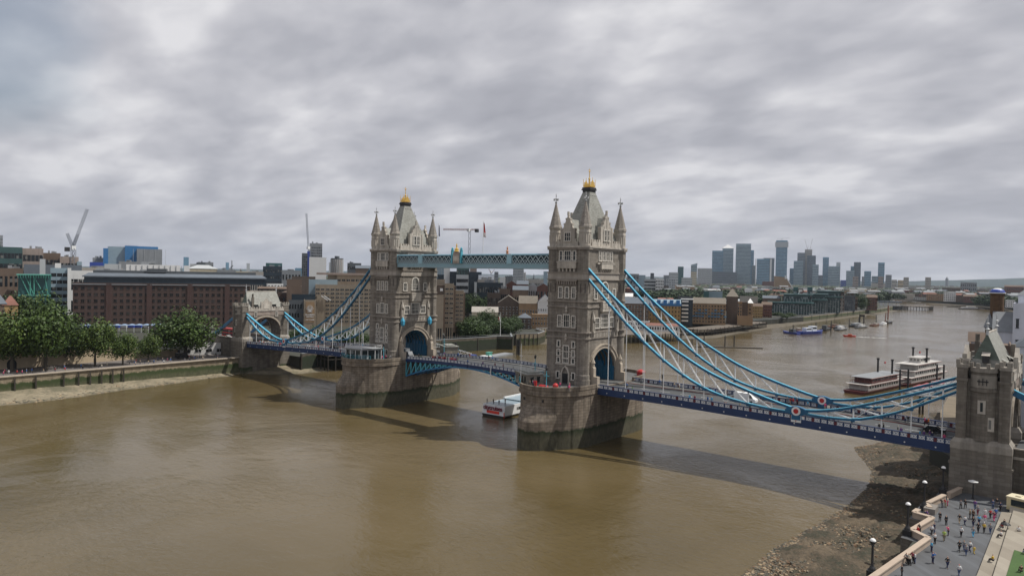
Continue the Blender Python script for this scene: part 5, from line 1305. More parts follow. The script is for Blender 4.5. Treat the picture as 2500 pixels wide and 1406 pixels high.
crowd(24, 'strolling on the bascule roadway', 'people on the bascule roadway', lambda k: ((lambda x: (x, (R.uniform(-7.3, -5.3) if k % 3 else R.uniform(5.3, 7.3)), bt(x) - 1.06))(R.uniform(-27, 28))))
crowd(14, 'beside the red pier kiosks', 'people on the nearer pier', lambda k: (R.uniform(36, 50), -R.uniform(19.8, 22.0) + (0 if k < 9 else 3), 15.83), ['white', 'red', 'pink', 'sky', 'navy', 'black', 'beige'])
crowd(12, 'near the farther glass cabin', 'people on the farther pier', lambda k: ((R.uniform(-35.5, -32) if k < 6 else R.uniform(-52, -49)), -R.uniform(11.5, 16.0), 15.83), ['white', 'red', 'sky', 'black', 'pink'])
crowd(60, 'under the far plane trees', 'people on the wharf under the trees', lambda k: (-R.uniform(142.5, 154), R.uniform(-108, -16), 6.76), ['black', 'black', 'navy', 'white', 'grey', 'red', 'pink', 'beige', 'blue', 'cream'])

# ------------------------------------------------------------------ vehicles
TYRE = mat('tyre_rubber', (0.015, 0.015, 0.016), .8, .1, 3)
def vehicle(name, kind, loc, rz, paint, label, cat, group=None, scale=1.0):
    t = thing(name, loc, label, cat, rz, group)
    if scale != 1: t.scale = (scale,) * 3
    if kind == 'car': L_, W_, prof, cab = 4.3, .88, [(-2.15, .35), (2.15, .35), (2.15, .75), (2.0, .95), (1.0, 1.0), (-1.9, 1.0), (-2.15, .8)], [(-1.8, 1.0), (1.05, 1.0), (.35, 1.45), (-1.2, 1.45)]
    elif kind == 'van': L_, W_, prof, cab = 5.6, 1.0, [(-2.8, .4), (2.8, .4), (2.8, 1.0), (2.2, 1.25), (1.6, 2.2), (1.2, 2.45), (-2.75, 2.45), (-2.8, 2.3)], [(1.65, 1.3), (2.12, 1.3), (1.68, 2.05), (1.2, 2.1), (1.2, 1.3)]
    elif kind == 'lorry': L_, W_, prof, cab = 7.6, 1.15, [(-3.8, .6), (1.6, .6), (1.6, 3.3), (-3.8, 3.3)], [(1.9, 1.5), (3.3, 1.5), (2.9, 2.3), (1.9, 2.3)]
    else: L_, W_, prof, cab = 11, 1.25, [(-5.5, .4), (5.5, .4), (5.5, 4.2), (5.2, 4.4), (-5.4, 4.4), (-5.5, 4.2)], [(-5.3, 1.2), (5.3, 1.2), (5.3, 1.9), (-5.3, 1.9)]
    b = MB(); b.ext(prof, 'y', -W_, W_)
    if kind == 'lorry': b.ext([(1.7, .5), (3.8, .5), (3.8, 1.2), (3.3, 1.5), (2.9, 2.4), (1.7, 2.4)], 'y', -W_ + .05, W_ - .05)
    b.build('body', paint, t)
    b = MB(); b.ext(cab, 'y', -W_ - .02 if kind != 'car' else -W_ + .1, W_ + .02 if kind != 'car' else W_ - .1); 
    if kind == 'bus': b.ext([(-5.3, 2.6), (5.3, 2.6), (5.3, 3.6), (-5.3, 3.6)], 'y', -W_ - .02, W_ + .02)
    b.build('windows', GLASS, t)
    if kind == 'car': b = MB(); b.ext([(-1.25, 1.44), (.4, 1.44), (.3, 1.5), (-1.15, 1.5)], 'y', -W_ + .12, W_ - .12); b.build('roof', paint, t)
    r_ = .33 if kind in ('car', 'van') else .48; ww = MB(); ww.ext([(r_ * math.cos(k * .5236), r_ * math.sin(k * .5236)) for k in range(12)], 'y', -.11, .11); wme = ww.mesh('wheel', TYRE)
    for sx in (-1, 1):
        for sy in (-1, 1): inst('wheel', wme, t, (sx * L_ * .31, sy * (W_ - .05), r_))
    for sy in (-1, 1): b = MB(); xx = L_ / 2; b.box(xx - .05, xx + .02, *sorted((sy * (W_ - .15), sy * (W_ - .4))), .62, .8); b.build('headlight', WHITE, t)
    return t
SILV = mat('silver_car_paint', (0.32, 0.33, 0.34), .3, .05, 1, metal=.5); CARB = mat('black_car_paint', (0.015, 0.016, 0.018), .25, .1, 1); CARBL = mat('blue_car_paint', (0.03, 0.06, 0.16), .25, .1, 1)
BUSRED = mat('bus_red', (0.45, 0.02, 0.02), .35, .08, 1)
def zr_(x): return (lerp(PT, x) if x > 0 else lerp(PB, -x)) - 1.24
vehicle('van', 'van', (89.2, 2.4, zr_(89.2)), math.pi * 0, WHITE, 'white van on the side span roadway behind the chain rods', 'van')
vehicle('parked_car', 'car', (131.5, 1.0, zr_(131.5)), .02, CARB, 'dark car on the roadway approaching the abutment tower', 'car')
vehicle('truck', 'lorry', (-36.5, -3.3, 15.83), 0, SILV, 'grey box truck coming out of the arch of the farther tower', 'truck')
vehicle('parked_car', 'car', (-82, -1.8, zr_(-82)), math.pi, CARB, 'dark green car between the chains on the farther side span', 'car')
vehicle('parked_car', 'car', (-70, 2.2, zr_(-70)), 0, SILV, 'silver car on the farther side span near the tower', 'car')
vehicle('bus', 'bus', (-165, -3, 14.05), math.pi, BUSRED, 'red double deck bus on the far approach left of the abutment', 'bus')
vehicle('parked_car', 'car', (-158, -7.2, 14.05), 0, WHITE, 'white car on the far approach beside the abutment tower', 'car')
vehicle('van', 'van', (-156, -30, 6.76), 1.4, CARB, 'black van parked beneath the big tree by the abutment', 'van')
t = thing('cyclist', (57.3, -3.4, zr_(57.3)), 'cyclist in blue riding out of the nearer tower arch', 'cyclist')
b = MB()
for x in (-.5, .5):
    for k in range(12): b.bar((x + .34 * math.cos(k * .5236), 0, .34 + .34 * math.sin(k * .5236)), (x + .34 * math.cos((k + 1) * .5236), 0, .34 + .34 * math.sin((k + 1) * .5236)), .05, .05)
b.bar((-.5, 0, .34), (0, 0, .35), .04, .04); b.bar((0, 0, .35), (-.15, 0, .9), .04, .04); b.bar((-.15, 0, .8), (.4, 0, .85), .04, .04); b.bar((.5, 0, .34), (.38, 0, 1.0), .04, .04); b.build('bicycle', BLACK, t)
b = MB(); b.bar((-.15, 0, .95), (.15, 0, 1.45), .34, .22, 0); b.bar((.1, -.15, 1.35), (.42, -.15, 1.05), .08, .08, 0); b.bar((.1, .15, 1.35), (.42, .15, 1.05), .08, .08, 0)
for s in (-.1, .1): b.bar((-.12, s, .95), (.2, s, .75), .14, .14, 1); b.bar((.2, s, .75), (0, s, .3), .1, .1, 1)
b.ring(.25, 0, [(.06, 1.45), (.11, 1.55), (.1, 1.68), (.02, 1.75)], 8, 2); b.build('rider', [cloth('blue'), cloth('black'), SKIN], t)
# traffic light
t = thing('traffic_light', (63.4, 6.1, zr_(63)), 'black traffic light on the rear kerb of the nearer side span', 'traffic light')
b = MB(); b.ring(0, 0, [(.08, 0), (.06, 3.4)], 6); b.build('post', BLACK, t); b = MB(); b.box(-.2, .2, -.2, .2, 2.6, 3.7); b.build('signal_head', BLACK, t)
# ------------------------------------------------------------------ trees
def crown_mesh(name, seed, nlobe, nleaf, leaf, mats, flat=.8, spread=.62):
    q = random.Random(seed); m = MB(); lobes = []
    for k in range(nlobe):
        while True:
            x, y, z = q.uniform(-1, 1), q.uniform(-1, 1), q.uniform(-1, 1)
            if x * x + y * y + z * z < 1: break
        r = q.uniform(.26, .44)
        z = z * .82; 
        if z < -.45: x *= 1.1; y *= 1.1
        lobes.append((x * spread, y * spread, z * spread * flat * 1.25, r))
    per = nleaf // nlobe
    for (x, y, z, r) in lobes:
        mi = 0
        for k in range(per):
            u, v = q.uniform(-1, 1), q.uniform(0, 6.283); s_ = math.sqrt(1 - u * u)
            n_ = Vector((s_ * math.cos(v), s_ * math.sin(v), u)); rr = r * (1 - .45 * q.random() ** 2) * (1.0 + .14 * noise.noise(Vector((n_.x * 3 + x * 9, n_.y * 3 + y * 9, n_.z * 3))))
            p = Vector((x, y, z)) + n_ * rr
            if p.z < -.72: continue
            d = (n_ + Vector((q.uniform(-.8, .8), q.uniform(-.8, .8), q.uniform(-.5, .9)))).normalized()
            a = d.orthogonal().normalized(); b = d.cross(a); s = leaf * q.uniform(.6, 1.3); a *= s; b *= s * .7
            m.q([p - a - b, p + a - b * .6, p + a * .7 + b, p - a * .8 + b * .8], mi if q.random() < .8 else (1 if len(mats) > 1 else 0))
    return m.mesh(name, mats)
LEAF2 = mat('leaves_yellowish', (0.088, 0.122, 0.020), .55, .35, .4, spec=.3)
LEAF3 = mat('leaves_dark_green', (0.030, 0.056, 0.014), .55, .4, .35, spec=.3)
CR = [crown_mesh('crown', s, 34, 7800, .030, [LEAF, LEAF2 if s % 2 else LEAF3]) for s in (1, 2, 3)]
CRS = [crown_mesh('crown', s + 10, 24, 3000, .042, [LEAF3, LEAF]) for s in (1, 2, 3)]
CRD = [crown_mesh('crown', s + 20, 16, 900, .075, [LEAFD, LEAF3]) for s in (1, 2, 3)]
def trunk_mesh(h, r, seed):
    q = random.Random(seed); m = MB(); m.tube([(0, 0, -.2), (.1, 0, h * .5)], r, 8); m.tube([(.1, 0, h * .45), (.0, .1, h)], r * .8, 8)
    for k in range(5):
        a = q.random() * 6.28; l = h * q.uniform(.6, 1.0); m.tube([(0, 0, h * q.uniform(.6, .95)), (math.cos(a) * l * .5, math.sin(a) * l * .5, h + l * .45), (math.cos(a) * l * .8, math.sin(a) * l * .8, h + l)], r * .38, 6)
    return m.mesh('trunk', BARK)
TR = [trunk_mesh(5.0, .55, 1), trunk_mesh(5.0, .5, 2)]
def tree(loc, h, rx, label, cat='tree', group=None, kind='big', rz=None, ry=None, lift=.30):
    t = thing('plane_tree' if kind == 'big' else ('bushy_tree' if kind != 'far' else 'distant_tree'), loc, label, cat, R.uniform(0, 6.28) if rz is None else rz, group)
    me = R.choice({'big': CR, 'mid': CRS, 'far': CRD, 'bush': CRS}[kind])
    zl = h * lift * .62 if kind != 'bush' else h * .12
    ch = (h - zl)
    c = inst('crown', me, t, (0, 0, zl + ch * .46), R.uniform(0, 6.28)); c.scale = (rx * 1.22, (ry or rx) * 1.22, ch * .66)
    if kind in ('big', 'mid'):
        k = inst('trunk', R.choice(TR), t); k.scale = (rx / 9, rx / 9, (zl + ch * .15) / 5)
    return t
def tree_px(x, ybase, ytop, half, label, zb=6.5, kind='big', group=None, dist=None, lift=.3, cat='tree'):
    if dist: p = atd(x, ybase, dist); p.z = zb
    else: p = atz(x, ybase, zb); dist = math.hypot(p.x - CAM.x, p.y - CAM.y)
    h = ztop(x, ytop, dist) - zb
    return tree(p, h, half * dist / FPX, label, cat, group, kind, lift=lift)
g1 = 'plane trees along the far wharf'
tree_px(30, 908, 735, 62, 'large plane tree at the left edge with broad trunk before the old fortress wall', group=g1)
tree_px(112, 904, 712, 66, 'tallest plane tree with a leaning forked trunk beside the arched doorway', group=g1)
tree_px(232, 896, 770, 40, 'dark plane tree with a double trunk left of the shorter trees', group=g1, lift=.34)
tree_px(300, 892, 806, 30, 'small pale plane tree in the middle of the row, thin trunk', group=g1, lift=.3)
tree_px(362, 884, 810, 27, 'small round tree between the pale tree and the large one by the abutment', group=g1)
tree_px(452, 874, 748, 74, 'broad plane tree standing closest to the abutment gateway', group=g1, lift=.28)
tree_px(-30, 900, 760, 60, 'plane tree cut by the left edge behind the nearest trunk', group=g1)
tree_px(165, 890, 760, 46, 'plane tree behind the tallest one, right side of the left clump', kind='mid', group=g1)
for x, yb, yt, hw, lab in ((25, 800, 712, 40, 'low dark tree behind the left clump below the brown slate roofs'), (60, 800, 716, 36, 'dark tree before the green glass atrium, left one'), (770, 830, 792, 24, 'small tree behind the farther chain beside the hotel sign'), (730, 838, 800, 22, 'small tree right of the abutment gateway under the rear chain'), (850, 838, 800, 34, 'dark tree at the foot of the hotel left of the farther tower'), (885, 840, 808, 26, 'tree touching the left edge of the farther tower'), (700, 836, 805, 20, 'small tree seen under the short rear chain')):
    tree_px(x, yb, yt, hw, lab, kind='mid', zb=6, dist=(330 if x > 600 else 420) + 60, group='trees round the far bank buildings')
for x, yb, yt, hw, lab in ((1127, 826, 772, 26, 'dark tree just right of the farther tower at the dock edge'), (1160, 812, 768, 22, 'dark tree behind the quay, second from the farther tower'), (1195, 808, 750, 32, 'weeping willow like tree in front of the pale shed roof'), (1252, 808, 768, 22, 'rounded dark tree beside the black boathouse'), (1230, 800, 775, 16, 'light green small tree left of the rounded dark tree'),
    (1160, 770, 712, 26, 'big tree rising behind the dock, left half of the clump'), (1192, 770, 722, 34, 'big tree rising behind the dock, right half of the clump'), (1140, 760, 716, 18, 'tree beside the stepped hotel wing')):
    tree_px(x, yb, yt, hw, lab, kind='mid', zb=6, dist=None if yb > 780 else 640, group='trees round the dock basin')
# ------------------------------------------------------------------ buildings
BT = {}
def bmat(key):
    if key in BT: return BT[key]
    defs = dict(brownbrick=((0.078, 0.050, 0.042), .9, .15), dullred=((0.075, 0.043, 0.037), .9, .15), beige=((0.28, 0.232, 0.175), .85, .1), tan=((0.30, 0.20, 0.115), .9, .15), yellowbrick=((0.36, 0.24, 0.105), .9, .15), redbrick=((0.15, 0.072, 0.055), .9, .2), darkbrick=((0.10, 0.075, 0.06), .9, .2), white=((0.66, 0.66, 0.65), .7, .05),
                grey=((0.22, 0.235, 0.25), .8, .12), lightgrey=((0.40, 0.42, 0.43), .7, .08), darkgrey=((0.08, 0.09, 0.10), .7, .15), blueglass=((0.14, 0.27, 0.38), .25, .15), darkglass=((0.018, 0.03, 0.042), .2, .2), greenglass=((0.04, 0.085, 0.083), .25, .2), tealglass=((0.03, 0.10, 0.10), .3, .15), greyglass=((0.24, 0.32, 0.37), .3, .12),  # blue and grey glass lightened so the far towers look hazed
                brightblue=((0.03, 0.15, 0.34), .6, .08), royal=((0.02, 0.05, 0.28), .5, .1), pink=((0.30, 0.245, 0.215), .85, .12), cream=((0.52, 0.46, 0.34), .8, .08), brown=((0.14, 0.10, 0.075), .9, .15), slate=((0.11, 0.13, 0.155), .7, .15), tanroof=((0.17, 0.148, 0.12), .85, .12), redroof=((0.22, 0.10, 0.075), .85, .15), sand=((0.47, 0.38, 0.265), .9, .12), concrete=((0.36, 0.335, 0.30), .85, .1), whiteblue=((0.58, 0.62, 0.68), .6, .06))
    c, r, v = defs[key]; BT[key] = mat('facade_' + key, c, r, v, .25, streak=.12 if r > .7 else 0); return BT[key]
DW = glass('dark_window', (0.012, 0.015, 0.018), (0.13, 0.13, 0.12), .15); LW = glass('light_window', (0.05, 0.07, 0.08), (0.22, 0.25, 0.26), .3)
def building(p0, p1, depth, z0, z1, wall, label, cat='building', name='building', rows=0, cols=0, side_cols=0, wfrac=(.5, .5), roof='flat', roofm='slate', rh=3.0, win=None, style='win', single=False, group=None, ybot=.06, ytop=.05, fins=None, plant=False, winmat=None, vary=None):
    """p0, p1: left and right ends of the front as seen from the river; depth runs away from the river"""
    p0 = Vector((p0[0], p0[1], 0)); p1 = Vector((p1[0], p1[1], 0)); d = (p1 - p0); W = d.length; rz = math.atan2(d.y, d.x); c = (p0 + p1) / 2
    t = thing(name, (c.x, c.y, z0), label, cat, rz, group); H = z1 - z0
    m = MB(); m.box(-W / 2, W / 2, 0, depth, 0, H)
    if roof == 'flat': m.box(-W / 2, W / 2, 0, .3, H, H + .5); m.box(-W / 2, -W / 2 + .3, 0.3, depth, H, H + .5); m.box(W / 2 - .3, W / 2, .3, depth, H, H + .5)
    m.build('wall', bmat(wall), t)
    wm = winmat or DW
    if rows and cols:
        ew = MB(); H0, H1 = H * ybot, H * (1 - ytop); fh = (H1 - H0) / rows; cw = W / cols
        if style == 'band':
            for r in range(rows):
                zc = H0 + fh * (r + .5); ew.box(-W / 2 + .25, W / 2 - .25, -.06, .02, zc - fh * wfrac[1] / 2, zc + fh * wfrac[1] / 2)
                if side_cols: ew.box(W / 2 - .02, W / 2 + .06, .3, depth - .3, zc - fh * wfrac[1] / 2, zc + fh * wfrac[1] / 2); ew.box(-W / 2 - .06, -W / 2 + .02, .3, depth - .3, zc - fh * wfrac[1] / 2, zc + fh * wfrac[1] / 2)
            ew.build('window_bands', wm, t, stuff=True)
            if style == 'band' and cols > 1:
                mu = MB()
                for k in range(cols + 1): x = -W / 2 + .25 + (W - .5) * k / cols; mu.box(x - .12, x + .12, -.10, 0, H0, H1)
                mu.build('mullions', bmat(wall), t, stuff=True)
        elif single:
            w2, h2 = cw * wfrac[0] / 2, fh * wfrac[1] / 2
            a = MB(); a.box(-w2, w2, -.05, .03, -h2, h2, 0)
            a.box(-w2 - .12, w2 + .12, -.14, .02, -h2 - .14, -h2, 1); a.box(-w2 - .12, w2 + .12, -.12, .02, h2, h2 + .12, 1)
            for u in (-.05, ): a.box(-.05, .05, -.08, 0, -h2, h2, 1)
            me = a.mesh('window', [wm, bmat(win or wall)])
            for r in range(rows):
                for k in range(cols):
                    if vary and vary(r, k): continue
                    inst('window', me, t, (-W / 2 + cw * (k + .5), 0, H0 + fh * (r + .5)))
        else:
            def wq(x, y, zc, ax):
                w2, h2 = cw * wfrac[0] / 2, fh * wfrac[1] / 2
                if ax == 'f': ew.box(x - w2, x + w2, -.07, .02, zc - h2, zc + h2)
                elif ax == 'r': ew.box(W / 2 - .02, W / 2 + .07, y - w2, y + w2, zc - h2, zc + h2)
                else: ew.box(-W / 2 - .07, -W / 2 + .02, y - w2, y + w2, zc - h2, zc + h2)
            for r in range(rows):
                zc = H0 + fh * (r + .5)
                for k in range(cols):
                    if not (vary and vary(r, k)): wq(-W / 2 + cw * (k + .5), 0, zc, 'f')
                for k in range(side_cols): yy = depth * (k + .5) / side_cols; wq(0, yy, zc, 'r'); wq(0, yy, zc, 'l')
            ew.build('windows', wm, t, stuff=True)
    if roof == 'gable':
        g = MB(); g.hexa([(-W / 2 - .3, -.4, H), (W / 2 + .3, -.4, H), (W / 2 + .3, depth + .4, H), (-W / 2 - .3, depth + .4, H), (-W / 2 - .3, depth / 2 - .1, H + rh), (W / 2 + .3, depth / 2 - .1, H + rh), (W / 2 + .3, depth / 2 + .1, H + rh), (-W / 2 - .3, depth / 2 + .1, H + rh)]); g.build('roof', bmat(roofm), t)
    elif roof == 'gablef':    # gable end faces the front
        g = MB(); g.hexa([(-W / 2 - .3, -.1, H), (W / 2 + .3, -.1, H), (W / 2 + .3, depth, H), (-W / 2 - .3, depth, H), (-.1, -.1, H + rh), (.1, -.1, H + rh), (.1, depth, H + rh), (-.1, depth, H + rh)]); g.build('roof', bmat(roofm), t)
        g = MB(); g.ext([(-W / 2, H), (W / 2, H), (0, H + rh - .2)], 'y', -.25, 0); g.build('gable', bmat(wall), t)
    elif roof == 'hip':
        g = MB(); g.frus(-W / 2 - .4, W / 2 + .4, -.4, depth + .4, H, -W / 2 + depth * .45, W / 2 - depth * .45, depth * .45, depth * .55, H + rh) if W > depth else g.frus(-W / 2 - .4, W / 2 + .4, -.4, depth + .4, H, -W * .05, W * .05, depth * .3, depth * .7, H + rh); g.build('roof', bmat(roofm), t)
    elif roof == 'pyr':
        g = MB(); g.frus(-W / 2 - .5, W / 2 + .5, -.5, depth + .5, H, -.3, .3, depth / 2 - .3, depth / 2 + .3, H + rh); g.build('roof', bmat(roofm), t)
    if plant:
        g = MB(); q = random.Random(int(W * 7 + H))
        for k in range(3):
            x = q.uniform(-W * .35, W * .3); w_ = q.uniform(.08, .2) * W; g.box(x, x + w_, depth * .3, depth * .7, H, H + q.uniform(1.5, 3.5))
        g.build('roof_plant', bmat('grey'), t)
    return t
def bpx(x0, x1, yp, dist, depth, wall, label, zb=5.7, ybase=None, skew=0, **k):
    """front seen between two pixel columns at a given distance; height from the skyline"""
    a = atd(x0, yp, dist - skew / 2); b = atd(x1, yp, dist + skew / 2)
    zt = (atd((x0 + x1) / 2, yp, dist)).z
    return building(a, b, depth, zb, zt, wall, label, **k)
# ------------------------------------------------------------------ buildings of the far bank, left to right
VW = lambda seed, p: (lambda q: (lambda r, k: q.random() < p))(random.Random(seed))
ih = building((-351, -12), (-302, 84), 22, 6, 36.2, 'brownbrick', 'very long dark brown brick building with rows of small square windows behind the trees', rows=6, cols=29, wfrac=(.52, .44), single=True, name='brick_building', ybot=.14, ytop=.03, winmat=glass('dull_window', (0.006, 0.007, 0.008), (0.035, 0.033, 0.03), .3, .3))
W_ = math.hypot(49, 96)
for k in (-.62, -.18, .28, .72):
    m = MB(); x = k * W_ / 2; m.box(x - 1.6, x + 1.6, -.5, 0, 0, 30.2); m.build('pilaster', bmat('dullred'), ih)
m = MB(); m.box(-W_ / 2, W_ / 2, -.5, .8, 29.4, 30.0); m.build('cornice', bmat('grey'), ih)
m = MB(); m.box(-W_ / 2 + 6, W_ / 2 + 10, 1.5, 20, 30.2, 34.5); m.build('glazed_storey', bmat('darkglass'), ih)
m = MB(); m.box(-W_ / 2 + 5, W_ / 2 + 11, .8, 20.5, 34.5, 35.2); m.frus(-W_ / 2 + 5, W_ / 2 + 11, .8, 20.5, 35.2, -W_ / 2 + 8, W_ / 2 + 8, 5, 17, 37.2); m.build('roof', bmat('slate'), ih)
m = MB(); m.box(-W_ / 2 + 10, W_ / 2 + 4, 9, 20, 37.2, 39.0); m.box(-12, 0, 7, 20, 38, 40.6); m.build('roof_plant', bmat('darkgrey'), ih)
bpx(600, 712, 716, 540, 20, 'brownbrick', 'brown building part rising between the abutment roof and the hotel', rows=4, cols=9, wfrac=(.5, .4))
